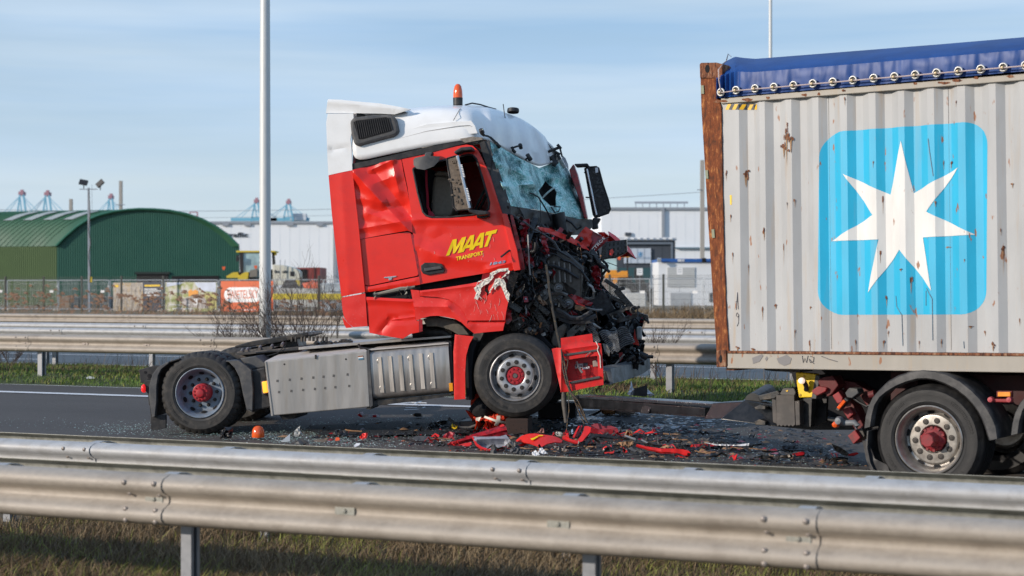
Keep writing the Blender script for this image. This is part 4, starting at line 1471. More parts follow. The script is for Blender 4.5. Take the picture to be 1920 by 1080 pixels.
def wob(a, s=30.0, k=0.0):
	return lambda x, y: a * noise.noise(Vector((x / s, y / s, k)))
def add(*fs):
	g_ = lambda x, y: sum(f(x, y) for f in fs)
	g_.lines = [l for f in fs for l in getattr(f, 'lines', [])]
	return g_
# wheels --------------------------------------------------------------------
nut_src = {}
def make_wheel(parent, c, kind, rad=.515, w=.29, rot=0.0, tyre_m=rubber, rim_m=rim_grey, flip=False, detail=True):
	"""the part 'wheel' is the rim; its sub-parts are tyre, hub, nuts, hand holes"""
	q = MB()
	if kind == 'drive':
		prof = [(.300, .03), (.312, .004), (.310, -.010), (.301, -.016), (.292, -.008), (.284, .012), (.270, .035), (.262, .07), (.256, .115), (.236, .152), (.218, .166), (.12, .168), (.10, .168)]
	elif kind == 'steer':
		prof = [(.300, .03), (.312, .004), (.310, -.010), (.301, -.016), (.292, -.004), (.286, .04), (.276, .085), (.262, .095), (.250, .085), (.236, .045), (.222, .006), (.212, -.006), (.202, -.010), (.128, -.010), (.118, -.004), (.116, .03), (.0, .03)]
	else:
		prof = [(.300, .03), (.312, .004), (.310, -.010), (.301, -.016), (.292, -.008), (.284, .012), (.268, .045), (.262, .10), (.252, .135), (.236, .142), (.226, .128), (.216, .118), (.206, .116), (.130, .116), (.122, .124), (.12, .17), (.08, .17)]
	q.lathe(prof, n=64)
	rim = q.build("wheel", rim_m, parent, loc=c, smooth=32)
	rim.rotation_euler = (0, rot, math.pi if flip else 0)
	b = MB()
	tw = w
	prof = [(.300, .03), (.306, .010), (.322, -.012), (.345, -.022), (.352, -.020), (.40, -.030), (.445, -.026), (.452, -.020), (rad - .035, .004), (rad - .018, .018), (rad - .008, .034)]
	gro = [(rad, .05)]
	k = 4
	for i in range(k):
		y0 = .05 + (tw - .10) * (i + 1) / (k + 1)
		gro += [(rad, y0 - .008), (rad - .014, y0 - .006), (rad - .014, y0 + .006), (rad, y0 + .008)]
	gro += [(rad, tw - .05)]
	prof2 = prof + gro + [(rad - .008, tw - .034), (rad - .03, tw - .01), (.44, tw + .02), (.35, tw + .015), (.30, tw - .03)]
	n_ = 144 if kind == 'drive' else 96
	lo, hi = len(prof) - 3, len(prof) + 1
	def rf(i, kk, r):
		if kind == 'drive' and (lo <= i <= hi or len(prof) + len(gro) - 1 <= i <= len(prof) + len(gro) + 1):
			return r - (.014 if kk % 4 == 0 else 0)
		return r
	b.lathe(prof2, n=n_, rf=rf)
	b.build("tyre", tyre_m, rim, smooth=30)
	if not detail:
		return rim
	# embossed marks on the sidewall
	g = random.Random(3)
	e = MB()
	for a0, a1, r0 in ((.4, 1.25, .40), (2.4, 3.0, .395), (3.7, 4.6, .40), (5.3, 5.8, .395)):
		a = a0
		while a < a1:
			w_ = g.uniform(.012, .022)
			for rr in ((r0 - .014, r0 + .014),):
				ca, sa = math.cos(a), math.sin(a)
				e.bar((ca * rr[0], -.0305, sa * rr[0]), (ca * rr[1] + .006, -.0305, sa * rr[1]), .004, .004)
				if g.random() < .6:
					e.bar((ca * rr[1], -.0305, sa * rr[1]), (math.cos(a + w_) * rr[1], -.0305, math.sin(a + w_) * rr[1]), .004, .004)
			a += w_ * 2.2
	e.build("embossed_lettering", tyre_m, rim)
	hm = MB()
	if kind == 'drive':
		hm.lathe([(.001, -.020), (.030, -.020), (.046, -.016), (.056, -.004), (.060, .012), (.064, .016), (.094, .020), (.102, .030), (.104, .045), (.098, .05), (.112, .056), (.116, .17)], n=40)
		for k in range(12):
			a = 2 * math.pi * k / 12
			hm.lathe([(.001, -.012), (.010, -.012), (.012, 0.02)], (.082 * math.cos(a), .018, .082 * math.sin(a)), 8)
		hm.build("hub", hub_red, rim, smooth=35)
		ny, nr, nl = .168, .168, .045
		hr, hy = .247, .128
	elif kind == 'steer':
		hm.lathe([(.001, .006), (.034, .006), (.036, .0), (.060, .0), (.066, .008), (.104, .010), (.110, .016), (.114, .03)], n=40)
		for k in range(10):
			a = 2 * math.pi * k / 10 + .15
			hm.lathe([(.001, -.014), (.012, -.014), (.015, -.008), (.016, 0.02)], (.084 * math.cos(a), .012, .084 * math.sin(a)), 8)
		hm.build("hub", hub_red, rim, smooth=35)
		MB().lathe([(.001, -.006), (.026, -.006), (.03, .01)], n=16).build("hub_cap", spot, rim, smooth=40)
		ny, nr, nl = -.010, .165, .004
		hr, hy = .250, .070
	else:
		hm.lathe([(.001, -.055), (.055, -.055), (.062, -.048), (.064, .02), (.066, .05), (.070, .085), (.10, .10), (.112, .11), (.12, .17)], n=8)
		for k in range(10):
			a = 2 * math.pi * k / 10
			hm.box((.102 * math.cos(a), .105, .102 * math.sin(a)), (.022, .03, .022), Matrix.Rotation(-a, 3, 'Y'))
		hm.build("hub", simple("dusty_red_hub", (.26, .015, .022), .6, var=.2, scale=20, dirt=(.06, .04, .04), dirt_amt=.7, dscale=14), rim, smooth=35)
		ny, nr, nl = .116, .168, .006
		hr, hy = .244, .139
	for k in range(10):
		a = 2 * math.pi * (k + .5) / 10
		key = (kind, 'n')
		if key not in nut_src:
			b = MB()
			if kind == 'drive':
				b.lathe([(.001, -nl), (.012, -nl), (.016, -nl + .006), (.017, -.006), (.024, 0), (.024, .003)], n=10)
			else:
				b.lathe([(.027, -.003), (.024, .000), (.023, -.0005)], n=14)
				b.lathe([(.001, -.004), (.0115, -.004), (.0135, -.001), (.0235, .0)], n=14)
			me_o = b.build("nut", nutm, rim, smooth=35)
			nut_src[key] = me_o
			o = me_o
		else:
			o = inst(nut_src[key], rim)
		o.location = (nr * math.cos(a), ny - .002, nr * math.sin(a))
	for k in range(10):
		a = 2 * math.pi * k / 10
		key = (kind, 'h')
		if key not in nut_src:
			b = MB()
			rows = []
			vs = []
			for j in range(14):
				u = 2 * math.pi * j / 14
				# ellipse lying on the cone between disc and barrel
				tx = .034 * math.cos(u)
				rr = (.024 if kind == 'steer' else .020) * math.sin(u)
				if kind == 'drive': vs.append((hr + rr * .75 - .006, hy - rr * 1.4 - .008, tx))
				elif kind == 'steer': vs.append((hr - .006 + rr * .6, hy + rr * 1.7 - .020, tx))
				else: vs.append((hr + rr * .7, hy - .008 - rr * .3, tx))
			b.add(vs, [tuple(range(14))])
			o = b.build("hand_hole", black_cloth_and_shade, rim, solid=.002)
			nut_src[key] = o
		else:
			o = inst(nut_src[key], rim)
		o.rotation_euler = (0, -a, 0)
		o.location = (0, 0, 0)
	return rim
cf = T.at(966, 704.5, 0)
cr = T.at(375, 737, 0)
cr_in = T.at(380, 737, .0)
make_wheel(truck, cf, 'steer', .512, .30, rot=.1, rim_m=rim_alu)
make_wheel(truck, cr, 'drive', .512, .29, rot=.25, rim_m=rim_grey)
make_wheel(truck, cr + Vector((.0, .34, 0)), 'drive', .508, .29, rot=.35, detail=False)
make_wheel(truck, cr + Vector((0, 2.42, 0)), 'drive', .512, .29, flip=True, detail=False)
make_wheel(truck, cr + Vector((0, 2.06, 0)), 'drive', .512, .29, flip=True, detail=False)
make_wheel(truck, cf + Vector((.05, 2.42, -.03)), 'steer', .512, .30, flip=True, detail=False)
MB().tube([cr + Vector((0, .3, 0)), cr + Vector((0, 2.1, 0))], .10, 14).build("rear_axle", frame_m, truck, smooth=50)
MB().tube([cf + Vector((0, .3, -.02)), cf + Vector((0, 2.1, -.02))], .06, 10).build("front_axle", frame_m, truck, smooth=50)
# chassis frame -------------------------------------------------------------
for y in (.78, 1.62):
	P = [near(262, 693, y), near(440, 664, y), near(845, 634, y), near(1010, 615, y), near(1010, 660, y), near(845, 676, y), near(440, 712, y), near(266, 719, y)]
	if y: P = P[::-1]
	MB().prism(P, (0, .08, 0)).build("chassis_rail", frame_m, truck)
b = MB()
for px, py in ((300, 700), (480, 680), (640, 668), (820, 656)):
	p = near(px, py)
	b.box((p.x, 1.24, p.z), (.12, .9, .2))
b.build("cross_member", frame_m, truck)
# deck plates on the frame behind the cab
g = random.Random(2)
slab("deck_plate", [(560, 651), (720, 638), (846, 629), (846, 633), (720, 643), (560, 656)], .25, 1.9, alu, bevel=.004)
slab("deck_plate", [(441, 662), (560, 650), (560, 655), (441, 667)], .5, 1.9, frame_m, bevel=.004)
b = MB()
b.tube([T.at(672, 646, .2), T.at(676, 652, .18), T.at(690, 655, .15), T.at(760, 654, .12), T.at(832, 645, .1), T.at(846, 641, .1)], .018, 6)
b.tube([T.at(480, 662, .5), T.at(560, 655, .5), T.at(640, 648, .5), T.at(730, 640, .5)], .014, 6)
b.tube([T.at(500, 668, .45), T.at(520, 662, .45), T.at(535, 648, .5), T.at(538, 632, .55)], .006, 5)
b.build("air_hose", blackp, truck, smooth=60)
b = MB()
for k in range(26):
	px = g.uniform(590, 660); p = T.at(px, 648 - (px - 590) * .075 - g.uniform(0, 3), g.uniform(.5, 1.0))
	b.box(p, (g.uniform(.03, .1), g.uniform(.03, .1), g.uniform(.02, .06)), Matrix.Rotation(g.uniform(0, 3), 3, 'Y'))
for k in range(9):
	p = T.at(548 + k * 8 + g.uniform(-2, 2), 640 + g.uniform(-1, 1), .5)
	b.tube([p, p + Vector((0, 0, .06))], .018, 6)
b.build("broken_fitting", darkgrey, truck, kind='stuff')
# fifth wheel: tilted coupling plate with its throat and jaws
b = MB()
P0 = [(439, 649), (470, 640), (520, 632), (577, 622.5), (578, 629), (560, 634), (528, 641), (500, 646), (470, 650), (441, 652)]
pts = [T.at(a, c, .75) for a, c in P0]
b.prism(pts[::-1], (0, .85, 0))
o = b.build("fifth_wheel", darkgrey, truck, bevel=.01)
slab("fifth_wheel_mount", [(470, 652), (500, 646), (545, 638), (556, 634), (560, 655), (530, 660), (470, 664)], .9, 1.4, darkgrey, o, bevel=.01)
slab("coupling_jaw", [(444, 660), (500, 650), (520, 650), (505, 658), (446, 664)], .6, 1.7, frame_m, o, bevel=.005)
b = MB()
for a, c in ((452, 660), (462, 658), (486, 654), (508, 652), (528, 648)):
	p = T.at(a, c, .58); b.tube([p, p + Vector((0, .08, .03))], .02, 8)
b.build("pin", bolt_m, o)
# rear end beam, light bar, lamps
slab("rear_end_beam", [(261, 693), (288, 685.5), (318, 684), (318, 712), (290, 716), (263, 718)], .55, 1.95, blackp, bevel=.006)
b = MB()
for a, c in ((280, 705), (272, 698), (279, 712)):
	p = T.at(a, c, .545); b.lathe([(.018 if a != 280 else .028, 0), (.001, -.002)], p, 12)
b.build("beam_hole", black_cloth_and_shade, truck)
slab("lamp_bracket", [(270, 714), (283, 712), (285, 760), (279, 760), (277, 738), (270, 730)], .3, .5, blackp, bevel=.004)
p = T.at(268.5, 728.5, .28)
b = MB(); b.lathe([(.001, -.03), (.03, -.03), (.045, -.015), (.052, .02), (.052, .06)], n=14, rot=Matrix.Diagonal((.5, 1, 1.05)))
b.build("rear_lamp", red_lit, truck, loc=p, smooth=60)
# rear mudguards
def arc_strip(pxs, y0, y1, name, mat, solid=.012, parent=truck, fr=T, thick_edge=0):
	a = [fr.at(x, y, y0) for x, y in pxs]
	rows = [a, [p + Vector((0, y1 - y0, 0)) for p in a]]
	return MB().grid(rows).build(name, mat, parent, solid=solid, smooth=50)
arc_strip([(283, 782), (279, 745), (280, 722), (286, 702), (296, 688), (316, 678), (336, 672)], -.02, .64, "mudguard", blackp)
slab("mudguard_edge", [(279, 745), (280, 722), (286, 702), (296, 688), (316, 678), (316, 681), (302, 692), (296, 704), (293, 724), (293, 750), (290, 781), (285, 782)], -.03, .05, greyp, bevel=.004)
slab("mudflap", [(282, 780), (311, 777), (311, 803), (283, 808)], .05, .09, blackp, bevel=.004)
arc_strip([(424, 676), (436, 678), (446, 690), (452, 712), (458, 742), (464, 767), (472, 771)], .0, .66, "mudguard", greyp)
slab("mudguard_edge", [(426, 676), (447, 676), (462, 686), (471, 694), (471, 700), (474, 730), (473, 770), (464, 767), (456, 735), (449, 708), (440, 690)], -.02, .04, greyp, bevel=.006)
slab("battery_box", [(470, 694), (497, 688), (508, 764), (474, 771)], .05, .62, blackp, bevel=.02)
slab("battery_box_lid", [(449, 672), (480, 667), (497, 680), (498, 688), (470, 694), (458, 682)], .1, .62, greyp, bevel=.015)
# tool box (aluminium) with a real top
bx = skin("tool_box", [(497, 678), (688, 657.5), (693.5, 763), (510, 779.5)], -.03, alu, 0, solid=.0, smooth=None)
P = [T.at(a, c, -.03) for a, c in ((497, 678), (688, 657.5), (693.5, 763), (510, 779.5))]
b = MB(); b.prism([P[0], P[1], P[2], P[3]][::-1], (0, .68, 0)); b2 = b.build("tool_box_body", alu, bx, bevel=.012)
bx.data = b2.data; bpy.data.objects.remove(b2)
md = bx.modifiers.new("bevel", 'BEVEL'); md.width = .012; md.segments = 3; md.limit_method = 'ANGLE'
for r_, (ya, yb) in enumerate(((714.5, 702), (735.5, 723.5))):
	for k, fx in enumerate((.125, .245, .36, .475, .575, .675, .81)):
		a = 498 + 192 * (fx - .01) + (3 if r_ else 0)
		c = ya + (yb - ya) * (fx - .1) / .72
		p = T.at(a, c, -.032)
		MB().box(p, (.026, .003, .03), Matrix.Rotation(.12, 3, 'Y')).build("rubber_dot", spot, bx, bevel=.0)
for a, c in ((533, 683), (648.5, 673.5)):
	MB().lathe([(.012, .0), (.001, -.002)], T.at(a, c, -.032), 10).build("screw", nutm, bx)
q = [(671, 667.5), (680.5, 666.5), (681.5, 674), (672, 675)]
slab("label", q, -.035, -.03, letter_w, bx)
slab("label_band", [(672, 672), (681.3, 671), (681.5, 674), (672, 675)], -.038, -.034, simple("blue_band", (.08, .22, .32), .5), bx)
slab("label_band", [(671, 667.5), (680.5, 666.5), (680.6, 668.7), (671, 669.6)], -.038, -.034, simple("brown_band", (.3, .12, .05), .5), bx)
b = MB(); b.lathe([(.012, -.01), (.01, .02)], T.at(592, 668, -.03), 8); b.box(T.at(592, 669, -.035), (.02, .02, .05)); b.build("catch", nutm, bx)
slab("box_edge_strip", [(496, 678), (499, 678), (512, 779.5), (508.5, 780)], -.04, -.02, alu, bx, bevel=.002)
slab("side_marker_lamp", [(490.5, 716), (499, 714.5), (501.5, 736), (493, 737.5)], -.03, .05, orange_lit, bevel=.01)
slab("lamp_housing", [(488.5, 714.5), (496, 713.5), (499, 739), (491, 740)], .0, .09, greyp, bevel=.006)
slab("under_bracket", [(523, 778), (556, 776), (552, 785), (530, 787)], .2, .9, darkgrey)
top_m = simple("dusty_pale_top", (.50, .46, .43), .7, .1, var=.08, scale=5)
skin("tool_box_lid", [(497, 677), (515, 668), (535.5, 658.5), (600, 653.5), (673, 648), (688, 657)], lambda a_, c_: -.02 + .9 * max(0, (677 - (a_ - 497) * .105 - c_)) / 16, top_m, 8, solid=.02, parent=bx)
skin("tank_top_plate", [(691, 655), (724, 646), (780, 640.5), (844, 634.5), (841, 642.5)], lambda a_, c_: -.0 + .9 * max(0, (655 - (a_ - 691) * .083 - c_)) / 9, top_m, 8, solid=.015)
# fuel tank with raised ribs
P = [T.at(a, c, -.02) for a, c in ((692, 656), (840, 643.5), (846.5, 738), (700, 751.5))]
x0, x1 = P[0], P[1]
rows = []
prof = [(.20, 1.0), (.10, .995), (.03, .96), (.0, .90), (.0, .5), (.0, .14), (.02, .07), (.07, .02), (.16, .0)]
for i in range(2):
	t_, b_ = (P[0], P[3]) if i == 0 else (P[1], P[2])
	rows.append([b_.lerp(t_, v) + Vector((0, y, 0)) for y, v in prof])
tk = MB()
tk.grid(rows)
n0 = len(prof)
for i in (0, 1):
	t_, b_ = (P[0], P[3]) if i == 0 else (P[1], P[2])
	ring = [b_.lerp(t_, v) + Vector((0, y, 0)) for y, v in prof] + [b_ + Vector((0, .7, 0)), t_ + Vector((0, .7, 0))]
	tk.add(ring, [tuple(range(len(ring)))])
tk.add([P[0] + Vector((0, .2, 0)), P[1] + Vector((0, .2, 0)), P[1] + Vector((0, .7, 0)), P[0] + Vector((0, .7, 0))], [(0, 1, 2, 3)])
tank = tk.build("fuel_tank", alu2, truck, smooth=40)
for k in range(6):
	fx = .145 + .131 * k
	ta, ba = P[0].lerp(P[1], fx), P[3].lerp(P[2], fx + .005)
	t0, t1 = ba.lerp(ta, .84), ba.lerp(ta, .14)
	# ribs: wedge standing proud towards the rear with a crisp front edge
	w = .05
	vs = []
	for q in (t0, t1):
		vs += [q + Vector((-w, -.001, 0)), q + Vector((0, -.013, 0)), q + Vector((.004, 0.002, 0))]
	MB().add(vs, [(0, 1, 4, 3), (1, 2, 5, 4), (0, 2, 1), (3, 4, 5)]).build("tank_rib", alu2, tank)
for a, c in ((712, 677), (769.5, 672), (807.5, 669.5), (717, 727), (774, 722.5), (812.5, 720)):
	MB().lathe([(.001, -.002), (.014, -.004), (.022, -.012), (.032, -.012), (.044, 0.001)], T.at(a, c, -.012), 16).build("dimple", alu2, tank, smooth=60)
slab("side_reflector", [(841.5, 718.5), (848.5, 718), (849.5, 733), (843, 734)], -.03, .0, simple("amber_reflector", (.85, .32, .01), .35), bevel=.003)
slab("tank_step", [(700, 752), (846, 738.5), (848, 742), (780, 752), (703, 761), (694, 768), (686, 766)], .0, .5, darkgrey)
slab("tank_strap", [(687.5, 656), (692, 655.5), (699, 760), (694, 764)], -.04, .6, greyp)
slab("tank_end_plate", [(840, 641), (846, 640), (852, 738), (847, 740)], .03, .6, blackp)
# cab ---------------------------------------------------------------------
win = [(774.5, 317), (778, 314.5), (820, 303), (878, 290), (886, 291), (893, 298), (905, 335), (917.5, 380), (916, 392), (906, 399), (885, 403), (845, 407), (810, 407.5), (799, 404), (793, 397), (783, 360)]
cab_out = [(661, 318), (700, 308), (760, 293), (875, 270), (888, 272), (899, 283), (919, 328), (941, 400), (957, 402), (966, 440), (976, 506), (963, 508),
		   (957, 520), (950, 545), (945, 600), (930, 612), (880, 600), (850, 590), (800, 585), (770, 545), (700, 548), (684, 548), (672, 420)]
# inner shell (dark), rear wall, floor, far side
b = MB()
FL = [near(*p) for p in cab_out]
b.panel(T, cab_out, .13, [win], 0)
b.build("inner_side", black_cloth_and_shade, truck, solid=.01)
P = [(p.x, 2.36, p.z) for p in [near(a, c) for a, c in [(664, 235), (700, 230), (800, 222), (885, 222), (915, 283), (960, 400), (966, 545), (900, 590), (770, 590), (684, 612)]]]
MB().prism([Vector(p) for p in P], (0, .04, 0)).build("far_side_wall", red, truck)
P = [near(663, 318, .05), near(661, 250, .05), near(664, 216, .3)]
rr = [near(664, 222), near(661, 318), near(689, 612)]
MB().grid([[p + Vector((.02, .05, 0)) for p in rr], [p + Vector((.02, 2.36, 0)) for p in rr]]).build("rear_wall", red_dark, truck, solid=.03)
fl_ = [near(692, 600), near(780, 592), near(880, 560), near(960, 545)]
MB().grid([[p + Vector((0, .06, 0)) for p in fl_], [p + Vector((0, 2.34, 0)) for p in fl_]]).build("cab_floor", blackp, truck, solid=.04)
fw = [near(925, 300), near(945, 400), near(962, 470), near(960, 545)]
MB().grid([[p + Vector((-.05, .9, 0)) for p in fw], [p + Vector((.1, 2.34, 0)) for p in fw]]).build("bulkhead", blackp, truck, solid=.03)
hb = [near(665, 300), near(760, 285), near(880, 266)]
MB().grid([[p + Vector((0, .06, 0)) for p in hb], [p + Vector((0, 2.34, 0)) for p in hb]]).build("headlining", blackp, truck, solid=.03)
# black sheet added behind the seats to keep the window dark
MB().grid([[near(770, 300, .1), near(800, 420, .1)], [near(770, 300, 2.3), near(800, 420, 2.3)]]).build("dark_window_backing", black_cloth_and_shade, truck)
dd = creases([])
# crumpled quarter panel behind the door
quarter = [(661, 318.5), (690, 311), (725, 302), (752, 297), (756, 320), (763, 352), (768, 380), (772, 408), (773.5, 436), (764, 432.5), (720, 440), (690, 445.5), (670, 449.5), (667, 400)]
qd = add(creases([(663, 322, 770, 436, .034, 20), (664, 324, 716, 380, .030, 12), (716, 380, 758, 400, -.024, 18), (700, 318, 772, 408, -.026, 18), (697, 318, 735, 300, .026, 10),
				  (672, 350, 690, 440, -.022, 18), (740, 330, 700, 345, .026, 18), (690, 400, 760, 425, .022, 14), (735, 302, 748, 360, .026, 12), (668, 430, 772, 412, .014, 8), (700, 400, 760, 385, -.018, 14), (676, 372, 716, 380, .016, 12)]), wob(.003, 30))
skin("quarter_panel", quarter, .0, red, 4.5, dent=qd, smooth=22)
flap = [(670, 450.5), (690, 446.5), (764, 434.5), (769, 436), (771.5, 441), (784, 514), (782, 517), (692, 535.5), (684.5, 534.5), (682, 530)]
skin("storage_flap", flap, .012, red, 9, dent=wob(.0015, 60), solid=.015)
slab("flap_badge", [(720, 519.5), (743, 517), (743, 519), (735, 520.5), (734, 525), (729, 525.5), (728, 521.5), (720, 521.5)], .0, .012, chrome, bevel=.001)
sill = [(670, 449.5), (684, 536.5), (692, 538), (784, 519), (772, 438), (786, 436), (790, 531), (787.7, 533.5), (740, 540), (684.5, 548)]
skin("side_sill", [(682.5, 536), (692, 537.5), (786, 518.5), (788, 533.5), (740, 540.5), (684.5, 548.5)], .0, red, 6, dent=creases([(690, 543, 780, 527, .01, 5)]))
# door
door = [(753, 297), (800, 286), (850, 275.5), (875, 271), (886, 273), (897, 283), (919, 328), (941, 400), (957, 452), (965, 500), (961, 507), (918, 511), (850, 522), (789, 532.5), (782, 490), (773, 430), (771.5, 405), (764, 350)]
ddent = add(creases([(775, 412, 900, 411, .012, 8), (785, 462, 825, 480, .018, 22), (825, 480, 965, 497, .016, 16), (800, 425, 785, 470, -.012, 20), (905, 300, 945, 410, .012, 10), (915, 505, 960, 492, .02, 10), (800, 455, 830, 440, -.008, 16)]), wob(.0015, 70, 2))
dp = skin("door", door, -.002, red, 6, holes=[win], dent=ddent, solid=.03, smooth=30)
skin("door_lower_step", [(770, 439), (775, 440), (792, 530), (788, 532)], -.004, red_dark, 0, solid=.004, parent=dp)
# window frame gasket
def gasket(poly, y, r, name, mat, parent, fr=T, close=True):
	P = [fr.at(a, c, y) for a, c in densify(poly, 6)]
	P.append(P[0])
	return MB().tube(P, r, 6, cap=False).build(name, mat, parent, smooth=60)
gasket(win, -.005, .014, "window_seal", blackp, dp)
# mirror cover piece, door handle, lettering
hd = [(789, 498), (796, 492.5), (815, 492.5), (828, 494.5), (834, 506), (832, 511), (802, 516), (793, 513), (789.5, 507)]
h = slab("door_handle", hd, -.025, .0, blackp, dp, bevel=.006)
slab("handle_grip", [(795, 503), (826, 499), (829, 504), (796, 509)], -.05, -.02, greyp, dp, bevel=.008)
mt = lambda x, y: -.010 - ddent(x, y)
GL = {'M': [[(0, 0), (.05, 1), (.33, 1), (.5, .46), (.67, 1), (.95, 1), (1, 0), (.77, 0), (.74, .60), (.57, .05), (.43, .05), (.26, .60), (.23, 0)]],
	  'A': [[(0, 0), (.33, 1), (.67, 1), (1, 0), (.74, 0), (.68, .20), (.32, .20), (.26, 0)], [(.385, .40), (.615, .40), (.5, .76)]],
	  'T': [[(.36, 0), (.36, .76), (0, .76), (0, 1), (1, 1), (1, .76), (.64, .76), (.64, 0)]]}
lm = MB()
for ch, u0, u1 in (('M', 0, .335), ('A', .315, .585), ('A', .535, .805), ('T', .755, 1.0)):
	q = [[(836 + 85.5 * (u0 + (u1 - u0) * u) + 11 * v, 480 - 20 * (u0 + (u1 - u0) * u) - 30 * v) for u, v in P_] for P_ in GL[ch]]
	lm.panel(T, q[0], mt, q[1:])
lm.build("lettering", letter_y, dp, solid=.002)
sb_ = MB()
for k in range(34):
	if k < 22: a_, c_, l_ = 885 + 58 * g.random(), 552 + 40 * g.random(), g.uniform(3, 16)
	else: a_, c_, l_ = 780 + 150 * g.random(), g.uniform(415, 505), g.uniform(2, 10)
	yy = -.053 if k < 22 else -.004 - ddent(a_, c_) - .006
	t_ = g.uniform(-.4, .4)
	p_ = T.at(a_, c_, yy); q_ = T.at(a_ + l_ * t_, c_ + l_, yy)
	sb_.tube([p_, p_.lerp(q_, .5) + Vector((.006, 0, 0)), q_], g.choice((.001, .0015, .002)), 4)
sb_.build("paint_scratch", simple("pale_scratch", (.70, .42, .38), .6), dp, kind='stuff')
text_px(T, "TRANSPORT", (855.5, 489), (906.5, 477.5), (-.8, -7.4), mt, .025).build("lettering", letter_y, dp, solid=.002)
text_px(T, "1843", (918, 497.5), (947, 493.2), (2, -5.4), mt, .03).build("model_badge", chrome, dp, solid=.004)
# front flange strips by the windscreen
slab("door_edge_strip", [(940, 400), (950, 401), (970, 470), (976, 506), (963, 508.5), (955, 460)], -.035, .06, red, bevel=.006)
skin("door_pillar", [(956, 402), (962, 404), (981, 480), (984, 505), (976, 506), (966, 450)], .06, red_dark, 8, dent=wob(.02, 10), solid=.01)
# fender over the front wheel, torn at its front edge
fender = [(787, 545), (830, 540), (880, 532), (908, 526), (920, 520), (916, 531), (910, 536), (908, 545), (913, 550), (912, 557), (918, 550), (915, 543), (917, 532), (926, 522), (933, 522), (938, 516), (944, 526), (948, 534), (951, 546), (956, 554), (953, 566), (949, 585), (947, 600.5), (876.8, 601), (871, 588), (864, 577), (853, 568), (840, 561), (820, 557), (787, 555)]
skin("front_fender", fender, -.05, red_scratch, 5, dent=add(wob(.006, 20, 4), creases([(790, 548, 900, 535, .012, 6)])), solid=.015, smooth=30)
tear = [(887, 541), (893, 537), (900, 537), (905, 541), (903, 547), (894, 546), (891, 552)]
b = MB()
g = random.Random(8)
path = [(903, 560), (898, 552), (901, 543), (893, 540), (897, 528), (908, 524), (918, 520), (923, 510), (935, 506), (950, 504), (954, 507)]
path2 = [(918, 548), (930, 524), (936, 521), (941, 527), (946, 533), (948, 545), (955, 555), (952, 566)]
for P_ in (path, path2):
	P_ = densify(P_, 3)[:-6] if P_ is path else densify(P_, 3)[:-12]
	for i in range(len(P_) - 1):
		(a, c), (d, e) = P_[i], P_[i + 1]
		w = g.uniform(1.6, 4.2)
		p1, p2 = T.at(a, c, -.068), T.at(d, e, -.068)
		p3, p4 = T.at(d + g.uniform(-w, w), e + g.uniform(0, w) + 1, -.07 - g.uniform(0, .02)), T.at(a + g.uniform(-w, w), c + g.uniform(0, w) + 1, -.07 - g.uniform(0, .02))
		b.add([p1, p2, p3, p4], [(0, 1, 2, 3)])
b.build("torn_edge", white_torn, truck, solid=.004)
for P_ in ([(888, 560), (893, 550), (888, 541), (897, 534), (905, 527), (916, 524), (922, 513), (925, 519), (916, 531), (906, 535), (902, 540), (900, 549), (896, 563)],
		   [(924, 537), (928, 524), (936, 521), (944, 523), (947, 530), (949, 541), (956, 552), (954, 568), (948, 558), (944, 546), (938, 534), (932, 536), (928, 543)],
		   [(918, 513), (934, 505), (953, 502), (952, 508), (936, 511), (924, 518)]):
	skin("torn_edge", densify([(a_ + g.uniform(-1, 1), c_ + g.uniform(-1, 1)) for a_, c_ in P_], 3), -.075, white_torn, 3, dent=wob(.012, 4, 3), solid=.004, smooth=15)
# patch between door and fender (red body visible through the tear)
skin("inner_fender", [(905, 512), (958, 506), (962, 520), (955, 560), (930, 545), (900, 540)], .01, red_dark, 6, dent=wob(.02, 12), solid=.01)
skin("wheel_arch_trim", [(770, 543), (786, 544.5), (787, 556), (820, 557), (840, 561), (853, 568), (864, 577), (871, 588), (877, 601), (948, 601), (946, 606), (943, 620), (910, 623), (889, 625.5), (876, 615), (865, 604.5), (853, 598), (840, 595), (822, 592), (807, 592.5), (793, 596), (780, 601), (776, 575)],
	 -.02, red_scratch, 7, dent=add(creases([(776, 575, 840, 575, .02, 10), (840, 575, 880, 612, .02, 12), (880, 603, 946, 603, -.015, 3)]), wob(.004, 20)), solid=.015, smooth=30)
skin("lower_rear_panel", [(686.5, 556.5), (730, 559), (776, 561), (779, 600), (786, 602), (793, 621), (785, 623), (770, 626), (755, 635), (735, 632), (692.7, 624)], -.01, red, 6,
	 dent=add(creases([(687, 562, 776, 566, .02, 7), (714, 622, 733, 600, -.02, 8), (733, 600, 778, 594, -.02, 8), (733, 600, 778, 594, .02, 3)]), wob(.003, 30)), solid=.02, smooth=30)
skin("panel_bracket", [(785, 598), (792, 599), (792.5, 621), (785.5, 622)], -.02, red_dark, 0, solid=.01)
# dark gap with a twisted strip above the lower panel
skin("torn_gap", [(684, 548), (740, 541), (788, 534), (788, 545), (770, 543), (776, 561), (730, 559), (686, 557)], .04, black_cloth_and_shade, 0, solid=.01)
b = MB()
b.tube([T.at(702, 552, -.01), T.at(730, 546, -.02), T.at(752, 541, -.02), T.at(768, 540, -.01), T.at(778, 537, 0)], [.012, .018, .022, .018, .01], 5)
for a, c in ((749, 545), (700, 551), (762, 541)):
	for k in range(7):
		p = T.at(a + g.uniform(-3, 3), c + g.uniform(-4, 5), -.03)
		b.add([p, p + Vector((g.uniform(-.03, .03), 0, g.uniform(-.05, .02))), p + Vector((g.uniform(-.03, .03), -.02, g.uniform(-.03, .03)))], [(0, 1, 2)])
b.build("torn_strip", simple("grey_sealant", (.25, .24, .2), .8), truck, kind='stuff')
